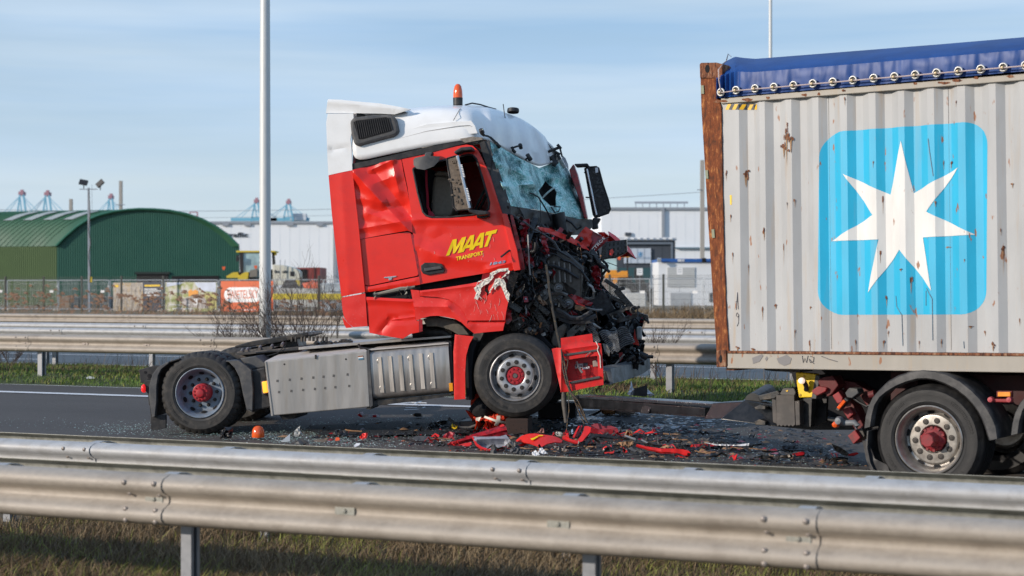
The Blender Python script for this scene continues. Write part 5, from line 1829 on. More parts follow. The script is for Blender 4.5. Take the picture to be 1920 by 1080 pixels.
# rear side fairing (white above, red below)
skin("side_fairing_top", [(611.5, 229), (614.5, 213.5), (662.5, 213), (663, 228), (657, 262), (659, 277), (660.5, 319), (640, 323), (616, 328.5), (614, 300)], -.03, white_p, 9, dent=creases([(612, 283, 660, 275, -.012, 3)]), solid=.03)
skin("side_fairing", [(616, 329), (640, 323.5), (660.5, 319.5), (664, 350), (672, 420), (683.5, 540), (684.5, 547.5), (640, 556), (632, 490), (622, 400)], -.03, red, 9, dent=creases([(640, 325, 655, 550, .008, 14)]), solid=.03)
skin("side_fairing_lower", [(640, 558), (684.8, 550), (687, 585), (689, 611.5), (662, 613.5), (652, 605), (645, 595), (642, 580)], -.025, red_scratch, 6, dent=wob(.004, 20), solid=.02)
skin("fairing_lower_tip", [(641.5, 594), (652, 605.5), (661, 614), (649, 615), (645, 608)], -.02, red, 0, solid=.02)
# roof deflector fin
fin = [(614.7, 186), (640, 187), (663, 189.5), (713, 194), (745, 199.5), (771, 205), (755, 210), (740, 214.5), (713, 213), (663, 212.2), (611, 212)]
skin("roof_deflector", fin, .0, white_p, 8, dent=creases([(615, 190, 760, 206, .02, 10)]), solid=.05, smooth=50)
P = [near(614.7, 187, .02), near(640, 188, .02), near(700, 194, .02), near(760, 205, .02)]
MB().grid([P, [p + Vector((.15, 1.2, .04)) for p in P], [p + Vector((0, 2.38, 0)) for p in P]]).build("deflector_top", white_p, truck, solid=.03, smooth=60)
slab("fin_bracket", [(669, 212), (676, 212), (682, 214), (682, 217), (668, 219)], .05, .2, blackp, bevel=.004)
# roof: lofted skin, bulging and creased at the front
st = [
 [(660.5, 305, 0), (660, 262, .0), (661, 228, .05), (662, 214, .2), (664, 209, .9)],
 [(700, 296, 0), (700, 255, .0), (702, 222, .05), (703, 212, .2), (706, 206, .9)],
 [(745, 286, 0), (745, 248, .0), (746, 222, .05), (748, 212, .2), (752, 206, .9)],
 [(785, 278, 0), (786, 243, .0), (788, 214, .05), (790, 204, .2), (794, 201, .9)],
 [(825, 270, 0), (827, 240, .0), (828, 210, .06), (829, 202, .2), (832, 198.5, .9)],
 [(862, 264, 0), (862, 245, -.01), (860, 212, .06), (860, 203, .2), (862, 198, .9)],
 [(890, 260, 0), (889, 246, .0), (888, 219, .06), (884, 206, .25), (882, 197.5, .95)],
 [(910, 262, .1), (910, 248, .1), (906, 222, .2), (901, 208, .4), (900, 199, 1.0)],
 [(925, 270, .3), (926, 252, .3), (924, 226, .4), (918, 211, .6), (915, 201.5, 1.1)],
 [(940, 278, .5), (942, 256, .52), (941, 231, .6), (938, 217, .8), (934, 206, 1.2)],
 [(958, 288, .8), (958, 264, .8), (956, 240, .85), (952, 224, 1.0), (948, 212, 1.3)],
 [(974, 296, 1.0), (974, 272, 1.02), (972, 249, 1.05), (967, 231, 1.2), (962, 216, 1.4)],
 [(992, 305, 1.25), (990, 280, 1.25), (988, 256, 1.28), (983, 238, 1.4), (976, 221, 1.5)],
 [(1011, 314, 1.45), (1007, 292, 1.45), (1003, 268, 1.48), (997, 248, 1.5), (990, 229, 1.6)],
 [(1030, 306, 1.8), (1025, 290, 1.78), (1018, 271, 1.72), (1010, 254, 1.7), (1003, 238, 1.7)],
 [(1048, 309, 2.05), (1042, 298, 2.0), (1034, 283, 1.9), (1025, 267, 1.85), (1016, 250, 1.8)],
 [(1064, 317, 2.3), (1059, 305, 2.25), (1049, 291, 2.15), (1039, 277, 2.05), (1029, 264, 1.95)],
]
g = random.Random(4)
rows = []
for i, r_ in enumerate(st):
	row = []
	for j, (a, c, y) in enumerate(r_):
		dy = 0
		if i >= 7:
			dy = (.17 if i % 2 else -.17) * (0.6 if j in (0, 4) else 1) + g.uniform(-.015, .015)
		row.append(T.at(a, c, y + dy))
	p = row[-1]
	far = Vector((p.x - (.0 if i < 9 else .05 * (i - 8)), max(2.3, p.y + .1), p.z - .05))
	row.append(Vector(((p.x + far.x) / 2, (p.y + far.y) / 2, p.z + (.02 if i < 8 else 0))))
	row.append(far)
	far2 = Vector((row[0].x if i < 8 else far.x, 2.4, row[0].z + (.1 if i >= 8 else 0)))
	row.append(far2)
	rows.append(row)
roof = MB().grid(rows).build("roof", white_p, truck, smooth=180, sub=2)
md = roof.modifiers.new("solid", 'SOLIDIFY'); md.thickness = .02; md.offset = -1
# seam lines in the roof
def line_px(pts, y, r, name, mat, parent=truck, n=5):
	P = [T.at(a, c, (y[i] if isinstance(y, (list, tuple)) else y)) for i, (a, c) in enumerate(pts)]
	return MB().tube(P, r, n).build(name, mat, parent, smooth=60)
line_px([(873, 199), (862, 205), (855, 217), (850, 226)], [.6, .13, -.005, -.012], .004, "roof_seam", greyp)
line_px([(661, 276), (740, 262), (800, 246), (860, 236), (880, 235), (890, 240), (897, 252)], [-.012, -.014, -.014, -.018, -.012, .0, .03], .004, "roof_seam", simple("pale_seam", (.5, .49, .47), .6))
slab("roof_step", [(663, 250), (740, 250), (800, 232), (860, 227), (884, 226), (891, 236), (896, 250), (820, 258), (745, 275), (664, 292)], -.008, .02, white_p, bevel=.006)
# black gutter strip under the white roof side
slab("gutter_strip", [(660, 307), (700, 299), (860, 261.5), (899, 257), (905, 263), (895, 268), (870, 270), (861, 272), (800, 288), (700, 309), (661, 318.5)], -.012, .04, blackp, bevel=.004)
slab("gutter_bracket", [(862, 260), (886, 256), (905, 258), (905, 262), (872, 268)], -.03, .0, simple("rusty_bracket", (.22, .19, .16), .7, var=.4, scale=30), bevel=.003)
# air intake vent at the rear of the roof
vent = [(656, 226), (664, 219.5), (700, 215.5), (728, 214.5), (738, 217), (744, 226), (748, 245), (746, 251), (738, 256), (700, 266), (672, 274), (664, 271), (658, 248)]
v = slab("intake_vent", vent, -.07, .02, greyp, bevel=.03)
slab("vent_opening", [(663, 229), (668, 226), (724, 219.5), (729, 223), (735, 243), (733, 246), (680, 261), (673, 261)], -.074, -.05, black_cloth_and_shade, v)
for k in range(17):
	x = 666 + k * 3.9
	yt = 226.5 - (x - 666) * .115
	slab("vent_slat", [(x, yt + 1), (x + 1.2, yt + .9), (x + 6 + 1.2, 260 - (x - 666) * .27), (x + 6, 260 - (x - 666) * .27)], -.082, -.07, blackp, v)
# beacon on the roof
pb = T.at(858.5, 197, .75)
bc = MB(); bc.lathe([(.055, 0), (.06, .0), (.062, .09), (.050, .1), (.001, .1)], n=20, rot=Matrix.Rotation(R(90), 3, 'X'))
bo = bc.build("beacon_base", blackp, truck, loc=pb, smooth=40)
MB().lathe([(.060, .09), (.060, .13), (.056, .18), (.044, .235), (.024, .262), (.001, .268)], n=20, rot=Matrix.Rotation(R(90), 3, 'X')).build("beacon_lens", orange_lens, bo, smooth=50)
line_px([(872, 197), (885, 193.5), (900, 196), (917, 201.5), (930, 205)], [.75, .8, .95, 1.1, 1.2], .010, "roof_cable", blackp)
b = MB(); p = T.at(962, 211, 1.45); b.lathe([(.075, 0), (.08, .02), (.075, .05), (.001, .055)], p, 16, rot=Matrix.Rotation(R(80), 3, 'X')); b.build("horn", blackp, truck, smooth=40)
line_px([(943.5, 195), (945, 208), (950, 240)], [.9, .9, .85], .006, "antenna", blackp)
b = MB(); b.lathe([(.001, -.03), (.025, -.02), (.03, .05)], T.at(950, 240, .78), 8); b.bar(T.at(946, 236, .75), T.at(953, 245, .75), .03); b.build("antenna_foot", blackp, truck)
def twigs_px(name, mat, segs, parent=truck, seed=1, kind=None):
	g = random.Random(seed)
	b = MB()
	for (a, c, d, e, y, r) in segs:
		b.tube([T.at(a, c, y), T.at((a + d) / 2 + g.uniform(-1, 1), (c + e) / 2 + g.uniform(-1.5, 1.5), y - .02), T.at(d, e, y)], r, 6)
	return b.build(name, mat, parent, smooth=60, kind=kind)
twigs_px("broken_marker_lamp_wiring", blackp, [(901, 246, 908, 254, .0, .018), (908, 254, 920, 258, .05, .012), (920, 258, 930, 268, .15, .016), (930, 268, 937, 276, .2, .024), (902, 244, 905, 250, -.02, .03)])
twigs_px("broken_bracket", blackp, [(960, 276, 966, 286, .7, .02), (962, 277, 977, 273, .7, .012), (975, 271, 977, 278, .7, .026), (989, 290, 995, 300, 1.0, .03), (990, 297, 986, 300, 1.0, .012)])
lr = MB()
for (a, c, d, e, r) in ((1024, 286, 1050, 276, .02), (1045, 271, 1052, 279, .02), (1025, 287, 1028, 300, .028), (1028, 300, 1040, 296, .02), (1040, 283, 1041, 300, .018), (1034, 292, 1044, 308, .03), (1050, 278, 1054, 294, .012), (1041, 285, 1050, 290, .02), (1046, 290, 1050, 299, .02), (1036, 304, 1044, 307, .05)):
	lr.tube([T.at(a, c, 1.75), T.at(d, e, 1.75)], r, 6)
lr.build("lamp_bracket", blackp, truck, smooth=60)
skin("far_roof_corner", [(1053, 290), (1060, 296), (1065, 308), (1066, 318), (1061, 312), (1054, 300)], 2.2, simple("grey_lamp_glass", (.45, .47, .48), .2, var=.3), 0, solid=.05)
# windscreen -----------------------------------------------------------------
def wy(px, py):
	pl = 917 + (py - 270) * .33
	pr = 1065 + (py - 317) * .39
	return max(.02, min(2.35, .04 + 2.28 * (px - pl) / (pr - pl)))
ws = [(919.5, 266), (937, 275), (958, 287), (974, 296.5), (992, 305), (1011, 315), (1024, 310), (1037, 305), (1052, 304), (1065, 317), (1078, 345), (1090, 380), (1101.5, 411), (1085, 410.5), (1052, 403), (1035, 399), (1014, 394), (985, 390), (956, 386), (940, 345), (925, 300)]
wh = [(1022.5, 339), (1030, 347), (1040, 353), (1044.5, 361), (1042.5, 372), (1043, 386), (1032, 386), (1017, 372), (1009.5, 358), (1016, 350)]
wd = add(creases([(1011, 315, 1018, 345, -.14, 16), (1018, 345, 1014, 394, -.08, 22), (930, 275, 968, 386, .10, 14), (975, 300, 1005, 350, .16, 20), (1045, 310, 1060, 400, .12, 16), (955, 330, 1000, 380, -.10, 16), (920, 300, 985, 330, .07, 12), (940, 350, 1000, 345, .08, 10), (1044, 345, 1082, 360, -.10, 14), (1060, 330, 1085, 400, .10, 10), (1000, 390, 1012, 365, .08, 9)]), wob(.05, 10, 7))
skin("dark_screen_backing", ws, lambda a, c: wy(a, c) + .45, black_cloth_and_shade, 0, solid=.01)  # black sheet added behind the glass so the cab looks dark inside
skin("windscreen", ws, wy, glass_c, 4, holes=[wh], dent=wd, solid=.008, smooth=28)
line_px([(1017, 371), (1026, 362), (1036, 354), (1040, 352)], 1.3, .012, "glass_shard_edge", simple("pale_glass_edge", (.55, .65, .62), .3))
# the added black sheet darkens the hole; near pillar and black surround
skin("windscreen_pillar", [(903, 268), (917, 262), (921, 282), (932, 312), (946, 350), (958, 388), (957, 402), (942, 400), (930, 362), (916, 318), (906, 290)], .01, greyp, 7, dent=wob(.012, 10), solid=.04, smooth=35)
skin("pillar_trim", [(899, 268), (908, 264), (922, 300), (919, 330), (912, 310), (905, 290)], -.01, blackp, 0, solid=.03)
# cowl below the screen
cw = [(953, 386), (985, 391), (1014, 395), (1052, 404), (1085, 411), (1110, 411), (1112, 425), (1098, 438), (1075, 441), (1056, 438), (1035, 428), (1004, 420), (980, 408), (957, 402)]
skin("windscreen_cowl", cw, lambda x, y: .02 + 2.2 * (x - 955) / 155, blackp, 5, dent=add(wob(.04, 9, 3), creases([(975, 390, 985, 412, .06, 6), (1000, 394, 1004, 420, .06, 7), (1030, 400, 1034, 428, .06, 7)])), solid=.02, smooth=30)
p = [T.at(a, c, 1.2) for a, c in ((1046, 400), (1055, 436))]
MB().tube([p[0], p[0].lerp(p[1], .5), p[1]], [.09, .085, .07], 14).build("air_duct", blackp, truck, smooth=50)
line_px([(993, 362), (1000, 364), (1010, 370), (1020, 386), (1028, 400), (1034, 414), (1033, 418)], [.5, .55, .6, .7, .8, .9, .9], .010, "wiper_arm", blackp)
line_px([(1012, 372), (1013, 385), (1014, 418)], [.6, .6, .6], .006, "wiper_blade", blackp)
line_px([(1033, 388), (1040, 398), (1047, 397), (1051, 388), (1038, 387)], [1.0] * 5, .010, "wiper_arm", blackp)
line_px([(1055, 408), (1072, 418), (1082, 430), (1090, 425), (1088, 421)], [1.2] * 5, .018, "wiper_arm", blackp)
# far pillar, red
slab("far_pillar", [(1067, 319), (1075, 307.5), (1082, 325), (1092, 365), (1101, 409), (1096, 410), (1083, 365), (1072, 335)], 2.1, 2.35, red_dark, bevel=.01)
# mirrors ---------------------------------------------------------------------
def mirror(body, rail, y, holes, seed, name="mirror_housing", mat=None):
	m = slab(name, body, y, y + .10, mat or blackp, bevel=.012)
	g = random.Random(seed)
	b = MB()
	x0, x1 = min(p[0] for p in body), max(p[0] for p in body)
	y0, y1 = min(p[1] for p in body), max(p[1] for p in body)
	for k in range(60):
		a, c = g.uniform(x0, x1), g.uniform(y0, y1)
		if in_poly(a, c, body) and in_poly(a + 3, c + 3, body) and in_poly(a - 2, c - 2, body):
			p = T.at(a, c, y - .012)
			if g.random() < .5: b.bar(p, p + Vector((g.uniform(-.08, .08), 0, g.uniform(-.06, .06))), .012, .018)
			else: b.lathe([(.02, .012), (.018, -.004), (.008, -.004), (.006, .01)], p, 8)
	b.build("mirror_inner_rib", greyp if mat is None else mat, m, kind='stuff')
	(a, c), (d, e) = rail
	MB().tube([T.at(a, c, y - .04), T.at(d, e, y - .04)], .02, 10).build("mirror_rail", chrome, m, smooth=60)
	b = MB()
	for k in range(16):
		t_ = .18 + .25 * (k % 8) / 8 + (.45 if k >= 8 else 0)
		q = T.at(a + (d - a) * t_ + 3.2, c + (e - c) * t_, y - .045)
		b.box(q, (.03, .02, .012))
	b.build("mirror_rail_clip", letter_w if seed == 1 else greyp, m)
	gasket(body, y - .004, .008, "mirror_rim", blackp, m)
	return m
brown_in = simple("brown_mirror_core", (.15, .115, .085), .7, var=.35, scale=26, bmp=.3)
mirror([(837, 298), (840, 296), (855, 292), (859, 294), (884, 388), (882, 392), (856, 395), (850, 388), (846, 350), (842, 330)], ((857, 292), (880, 390)), -.28, None, 1, mat=brown_in)
slab("mirror_arm", [(851, 284), (864, 276), (884, 274.5), (886, 281), (866, 283), (853, 289)], -.30, -.02, blackp, bevel=.012)
slab("mirror_arm", [(876, 392), (889, 393), (914, 396), (914, 402), (896, 404), (880, 398)], -.30, -.02, blackp, bevel=.012)
slab("mirror_mount", [(893, 399), (899, 396), (917, 396), (918, 406), (908, 410), (894, 409)], -.10, -.01, black_gloss, bevel=.01)
skin("sun_visor_shell", [(775, 300), (778, 296), (795, 292.5), (815, 292.5), (825, 294), (823, 302), (813, 312), (796, 318.5), (781, 316), (775.5, 310)], -.16, greyp, 6, dent=lambda x, y: .05 - ((x - 800) / 25) ** 2 * .04, solid=.02, smooth=60)
slab("visor_stem", [(797, 286), (811, 285), (808, 295), (800, 300), (794, 299)], -.2, -.05, greyp, bevel=.012)
fm = mirror([(1096, 316), (1102, 313), (1118, 312), (1123, 315), (1131, 345), (1141, 375), (1145, 392), (1141, 400), (1116, 409), (1112, 402), (1104, 360)], ((1100, 317), (1118, 403)), 2.55, None, 2)
slab("label", [(1116, 314.5), (1121, 314), (1121.5, 323), (1116.5, 324)], 2.52, 2.545, letter_w, fm)
slab("mirror_arm", [(1076, 307), (1102, 306), (1104, 311.5), (1080, 313)], 2.3, 2.5, blackp, bevel=.015)
slab("mirror_arm", [(1112, 408), (1126, 409), (1120, 420), (1121, 428), (1110, 430), (1108, 418)], 2.3, 2.5, blackp, bevel=.015)
# inside: seat, belt, steering wheel
slab("seat", [(812, 331), (818, 329.5), (846, 333), (853, 360), (853, 385), (846, 405), (830, 408), (809, 407), (808, 380)], .55, 1.1, beige, bevel=.05)
slab("seat_label", [(808, 381), (811, 380), (811, 390), (808.5, 391)], .53, .54, blackp)
line_px([(799, 319), (799.5, 345), (801.5, 370), (802, 388), (806, 397), (813, 404)], .3, .016, "seat_belt", simple("red_belt", (.5, .02, .05), .7))
slab("belt_buckle", [(802, 395), (809, 397), (815, 404), (811, 407), (803, 406)], .28, .34, simple("red_buckle", (.6, .02, .06), .5), bevel=.006)
b = MB()
cc = T.at(905, 372, .75)
ringp = [cc + Vector((.10 * math.cos(a), .2 * math.sin(a), .2 * math.cos(a) + .0)) for a in [2 * math.pi * k / 24 for k in range(25)]]
b.tube(ringp, .016, 8, cap=False); b.build("steering_wheel", blackp, truck, smooth=60)
slab("headrest", [(812, 329), (818, 320), (838, 321), (846, 332)], .6, 1.0, beige, bevel=.03)
# wheel-arch region under the cab
slab("arch_liner", [(793, 598), (810, 593), (850, 600), (868, 612), (880, 628), (860, 628), (842, 618), (820, 612), (800, 612)], .15, .5, simple("dusty_liner", (.12, .105, .085), .85, var=.3, scale=14), bevel=.01)
MB().tube([T.at(775, 626, .5), T.at(800, 622, .5), T.at(832, 622, .5), T.at(846, 632, .5)], .10, 14).build("air_pipe", blackp, truck, smooth=50)
b = MB()
for k in range(5): b.tube([T.at(836 + k * 2.6, 612, .42), T.at(836 + k * 2.6, 634, .42)], .012, 6)
b.build("pipe_bellows", simple("bronze_bellows", (.13, .105, .08), .5, .4), truck)
slab("bracket", [(887, 625), (908, 623), (900, 640), (893, 642), (886, 633)], .1, .2, frame_m, bevel=.005)
skin("wheel_shield", [(853, 627), (888, 631), (880, 645), (874, 667), (872, 700), (872.5, 748), (851.5, 749.5), (851, 700), (850, 660)], -.02, red_scratch, 8, dent=creases([(856, 630, 853, 748, .012, 8)]), solid=.02)
slab("shield_backing", [(872, 690), (880, 650), (890, 632), (897, 634), (888, 660), (884, 700), (885, 750), (874, 750)], .1, .5, black_cloth_and_shade)
slab("dark_underbody", [(770, 618), (850, 606), (1050, 610), (1050, 660), (880, 668), (850, 680), (850, 640), (775, 636)], 1.1, 1.9, black_cloth_and_shade)
slab("engine_sump", [(860, 640), (1010, 630), (1040, 680), (1020, 735), (900, 745), (865, 700)], 1.0, 1.6, black_cloth_and_shade, bevel=.05)
# crushed front of the tractor unit
MP = [(962, 410), (985, 410), (1015, 422), (1060, 440), (1095, 460), (1125, 482), (1130, 505), (1128, 535), (1150, 560), (1180, 580), (1205, 600), (1202, 650), (1200, 690),
	  (1170, 700), (1130, 700), (1050, 668), (1020, 640), (985, 622), (945, 615), (950, 570), (956, 540), (960, 512), (975, 506)]
def my(px, py):
	"""front surface of the crushed mass, nearer at its left"""
	return .15 + 1.55 * max(0, min(1, (px - 965) / 225)) + .25 * noise.noise(Vector((px / 30, py / 30, 1)))
g = random.Random(21)
fd = lambda x, y: .22 * noise.noise(Vector((x / 11, y / 11, 5))) + .12 * noise.noise(Vector((x / 4.5, y / 4.5, 2)))
skin("dark_wreck_backing", MP, lambda x, y: my(x, y) + .5, black_cloth_and_shade, 5, dent=fd, solid=.02, smooth=12)  # black backing layer, dark put in so the gaps look deep
skin("dark_rear_backing", [(p[0] * .97 + 1070 * .03, p[1] * .97 + 560 * .03) for p in MP], lambda x, y: my(x, y) + .95, black_cloth_and_shade, 12, dent=fd, solid=.05, smooth=12)  # second black backing layer, closes the view through the wreck
def inside(a, c): return in_poly(a, c, MP)
RADS = [(1108, 560), (1130, 540), (1158, 582), (1195, 612), (1192, 648), (1150, 664), (1118, 650), (1096, 612), (1112, 600)]
plates, bars, hoses, bits, pipes = MB(), MB(), MB(), MB(), MB()
steel = simple("bare_torn_steel", (.16, .16, .165), .35, .8, var=.4, scale=30)
alloy = simple("grey_alloy", (.30, .30, .30), .38, .7, var=.3, scale=20)
def plate(p, u, v, nrm, w, h, th, mi):
	"""rigid bracket plate with cut corners and a bolt"""
	c_ = min(w, h) * .3
	o_ = [(-w, -h), (w - c_, -h), (w, -h + c_), (w, h), (-w + c_, h), (-w, h - c_ * 1.5)]
	P = [p + u * a_ + v * b_ for a_, b_ in o_]
	plates.prism(P, nrm * th, mi)
	bits.tube([p + nrm * -.012, p + nrm * .02], .012, 6, 2)
n_ = 0
while n_ < 760:
	a, c = g.uniform(945, 1210), g.uniform(408, 702)
	if not inside(a, c) or (a < 972 and c < 508): continue
	n_ += 1
	if in_poly(a, c, RADS) and g.random() < .85: continue
	p = T.at(a, c, my(a, c) + g.uniform(-.15, .30) + (.38 if a > 1110 else 0))
	nrm = Vector((g.uniform(-.7, .7), -1, g.uniform(-.7, .7))).normalized()
	u = nrm.cross(Vector((g.uniform(-1, 1), 0, g.uniform(-1, 1)))).normalized(); v = nrm.cross(u)
	k = g.random()
	mi = 0 if g.random() < .66 else (1 if g.random() < .7 else 2)
	if k < .22:
		plate(p, u, v, nrm, g.uniform(.02, .09), g.uniform(.015, .05), .008, mi if g.random() < .9 else 3)
	elif k < .36:
		# folded L or U section, torn off
		L = g.uniform(.12, .4); w = g.uniform(.02, .05)
		for s_ in ((0, 0), (1, 0), (1, 1)):
			pass
		A_ = [p - u * L / 2, p + u * L / 2]
		for (o1, o2) in ((v * w, nrm * 0), (nrm * w, nrm * 0), (nrm * w, v * w)):
			q0, q1 = A_[0] + o2, A_[1] + o2
			bars.add([q0, q1, q1 + (o1 if o2.length == 0 else v * w), q0 + (o1 if o2.length == 0 else v * w)], [(0, 1, 2, 3)], mi)
	elif k < .50:
		# jagged torn sheet
		m = g.randint(5, 7); r_ = g.uniform(.04, .12); ring = []
		for j in range(m):
			aa = 6.283 * j / m
			rr = r_ * (g.uniform(.9, 1.4) if j % 2 else g.uniform(.3, .7))
			ring.append(p + u * rr * math.cos(aa) + v * rr * .6 * math.sin(aa) + nrm * g.uniform(-.012, .012))
		plates.add([p + nrm * g.uniform(-.02, .02)] + ring, [(0, 1 + j, 1 + (j + 1) % m) for j in range(m)], 0 if g.random() < .8 else 3)
	elif k < .60:
		# pipe with collars and an elbow
		if a > 1150: continue
		L = g.uniform(.10, .30); r_ = g.choice((.012, .018, .026))
		q = [p, p + u * L * .5, p + u * L * .62 + v * L * .08, p + u * L * .68 + v * L * .3, p + u * L * .68 + v * L * .6]
		pipes.tube(q, r_, 8, mi)
		for t_ in (.1, .42):
			pipes.tube([p + u * L * t_, p + u * L * (t_ + .04)], r_ * 1.3, 8, 1)
	elif k < .84:
		L = g.uniform(.12, .5)
		if a > 1140: L *= .3
		d = Vector((g.uniform(-.6, .6), g.uniform(-.3, .1), g.uniform(-1, .5))).normalized()
		q = p.copy(); pts_ = [q.copy()]
		for j in range(6):
			d = (d + Vector((g.uniform(-.6, .6), g.uniform(-.3, .3), g.uniform(-.5, .3)))).normalized()
			q = q + d * L / 6; pts_.append(q.copy())
		hoses.tube(pts_, g.choice((.0035, .004, .005, .005, .008, .013)), 5, 0 if g.random() < .8 else (1 if g.random() < .6 else 2))
	else:
		r_ = g.uniform(.012, .04)
		if g.random() < .5:
			bits.box(p, (g.uniform(.02, .08), g.uniform(.02, .06), g.uniform(.02, .07)), Matrix.Rotation(g.uniform(0, 3), 3, 'Y'), mi)
		else:
			bits.tube([p, p + nrm * r_ * 1.6], r_, 10, mi)
			bits.tube([p - nrm * -.9 * r_ * 1.9, p + nrm * r_ * 2.2], r_ * .45, 8, 1)
plates.build("torn_bracket", [black_gloss, darkgrey, steel, red_dark], truck, kind='stuff')
bars.build("folded_section", [black_gloss, darkgrey, steel], truck, kind='stuff', solid=.005)
hoses.build("torn_wire", [blackp, simple("grey_conduit", (.22, .21, .2), .5), simple("brown_wire", (.30, .12, .04), .6)], truck, kind='stuff', smooth=60)
bits.build("broken_component", [black_gloss, darkgrey, alloy], truck, kind='stuff', smooth=35)
pipes.build("broken_pipe", [blackp, darkgrey, alloy], truck, kind='stuff', smooth=50)
# engine: block, ribbed cover, pulleys, belt, manifold
slab("engine_block", [(1000, 480), (1060, 470), (1092, 500), (1090, 560), (1050, 600), (1000, 590), (985, 540)], .62, 1.2, simple("oily_engine_block", (.075, .07, .066), .35, .5, var=.4, scale=16), bevel=.02)
for k in range(7):
	slab("cover_rib", [(1006 + k * 10, 486 + k * 1.2), (1010 + k * 10, 486 + k * 1.2), (1012 + k * 10, 530), (1008 + k * 10, 530)], .56, .62, steel, bevel=.004)
for (a, c, r_, y) in ((1016, 552, .085, .50), (1047, 540, .055, .48), (1032, 574, .045, .48), (1066, 570, .06, .52), (1015, 518, .04, .5)):
	o = MB().lathe([(.001, -.01), (r_ * .25, -.012), (r_ * .3, .0), (r_ * .75, .005), (r_ * .8, -.012), (r_ * .86, -.012), (r_ * .88, .004), (r_, .004), (r_, .02), (r_ * .9, .03), (r_, .04), (r_, .06)], T.at(a, c, y), 20).build("pulley", steel if r_ > .05 else darkgrey, truck, smooth=35)
for (pts_, y, r_) in (([(1006, 500), (1020, 498), (1040, 500), (1062, 508), (1084, 522)], .5, .022), ([(990, 530), (1000, 512), (1018, 508), (1034, 514)], .42, .026), ([(1050, 486), (1070, 492), (1090, 508), (1104, 528)], .55, .018), ([(1000, 470), (1020, 462), (1046, 470), (1070, 484)], .45, .012)):
	line_px(pts_, [y] * len(pts_), r_, "coolant_pipe", g.choice((darkgrey, blackp, alloy)))
for (a, c, y) in ((1062, 508, .46), (1018, 508, .40), (1090, 508, .52), (1046, 470, .42)):
	MB().lathe([(.03, -.012), (.034, 0), (.03, .012)], T.at(a, c, y), 12).build("hose_clamp", steel, truck, smooth=40)
# recognisable pieces in the wreck
skin("red_inner_panel", [(972, 412), (992, 410), (994, 440), (999, 470), (1002, 500), (988, 503), (982, 480)], .22, red_dark, 5, dent=wob(.06, 8), solid=.01, smooth=20)
skin("red_inner_panel", [(1012, 430), (1020, 436), (1030, 470), (1026, 475), (1015, 455)], .3, red_dark, 5, dent=wob(.04, 6), solid=.01, smooth=20)
skin("bonnet_lip", [(1009, 425.5), (1030, 428), (1060, 440), (1085, 452), (1100, 463), (1106, 470), (1092, 465), (1070, 455), (1040, 441), (1014, 432)], lambda x, y: .3 + (x - 1010) * .008, red_scratch, 4, dent=wob(.03, 8), solid=.012, smooth=25)
fp_ = skin("bonnet_flap", [(1098, 425), (1118, 437), (1141, 449), (1128, 462), (1115, 473.5), (1098, 466), (1077.5, 449), (1088, 436)], 1.3, red_dark, 6, dent=wob(.03, 14), solid=.02, smooth=30)
skin("red_flap_face", [(1098, 425), (1112, 433), (1108, 445), (1110, 452), (1104, 463), (1095, 463), (1077.5, 449), (1088, 436)], 1.27, red, 5, dent=wob(.02, 10), solid=.01)
text_px(T, "ACTROS", (1106, 478), (1135, 447.5), (-3.6, -4.2), 1.235, .02).build("grille_lettering", chrome, fp_, solid=.004)
skin("grille_shell", [(1120, 436), (1133, 435), (1142, 446), (1141, 433.5), (1153, 441), (1164, 450.6), (1176, 460), (1183, 468), (1193, 486), (1186, 483), (1178, 481), (1164, 482), (1150, 470), (1138, 452)], 1.7, red, 5, dent=add(wob(.04, 10), creases([(1142, 440, 1192, 485, .12, 8)])), solid=.015, smooth=30)
lh = slab("headlamp_housing", [(1135, 454), (1155, 451), (1175, 449), (1176, 472), (1166, 478), (1154, 484), (1140, 485), (1126, 488), (1129, 462)], 1.25, 1.4, black_gloss, bevel=.008)
for (a, c, d, e) in ((1140, 456, 1138, 482), (1147, 455, 1146, 481), (1155, 454, 1155, 479), (1163, 452, 1163, 476), (1136, 466, 1174, 459), (1145, 474, 1172, 468), (1168, 451, 1169, 474)):
	MB().bar(T.at(a, c, 1.22), T.at(d, e, 1.22), .022, .03).build("housing_rib", greyp, lh)
skin("red_scrap", [(1143, 470), (1148, 466), (1151, 472), (1147, 480), (1143, 478)], 1.2, red, 0, solid=.01, parent=lh)
twigs_px("hanging_bracket", black_gloss, [(1115, 480, 1128, 500, 1.1, .035), (1128, 500, 1143, 510, 1.1, .02), (1108, 470, 1122, 492, 1.15, .045), (1126, 496, 1135, 502, 1.1, .03)])
skin("red_side_remnant", [(1108, 500), (1124, 496), (1127, 520), (1122, 540), (1135, 545), (1136, 552), (1118, 545), (1108, 530)], 1.25, red_dark, 4, dent=wob(.08, 6), solid=.01, smooth=20)
# arms and radiator support on the right
for (a, c, d, e, w, y) in ((1134, 525, 1158, 540, .05, .9), (1155, 543, 1187, 580, .075, .9), (1146, 556, 1172, 570, .05, 1.0), (1163, 570, 1166, 590, .03, .9), (1172, 540, 1160, 543, .04, .85), (1187, 580, 1200, 575, .035, .95), (1205, 597, 1216, 603, .03, 1.2), (1198, 590, 1212, 594, .05, 1.1), (1212, 590, 1216, 607, .03, 1.5)):
	MB().bar(T.at(a, c, y), T.at(d, e, y), .06, w).build("support_arm", black_gloss, truck, bevel=.006)
skin("radiator_support", [(1142, 589), (1160, 581), (1180, 574), (1188, 580), (1196, 590), (1195, 595), (1178, 600), (1160, 605), (1150, 600)], .8, darkgrey, 5,
	 holes=[[(1166, 587), (1172, 582), (1182, 580), (1187, 586), (1183, 593), (1172, 594)], [(1148, 591), (1157, 589), (1162, 595), (1156, 600), (1149, 597)]], dent=wob(.02, 8), solid=.05)
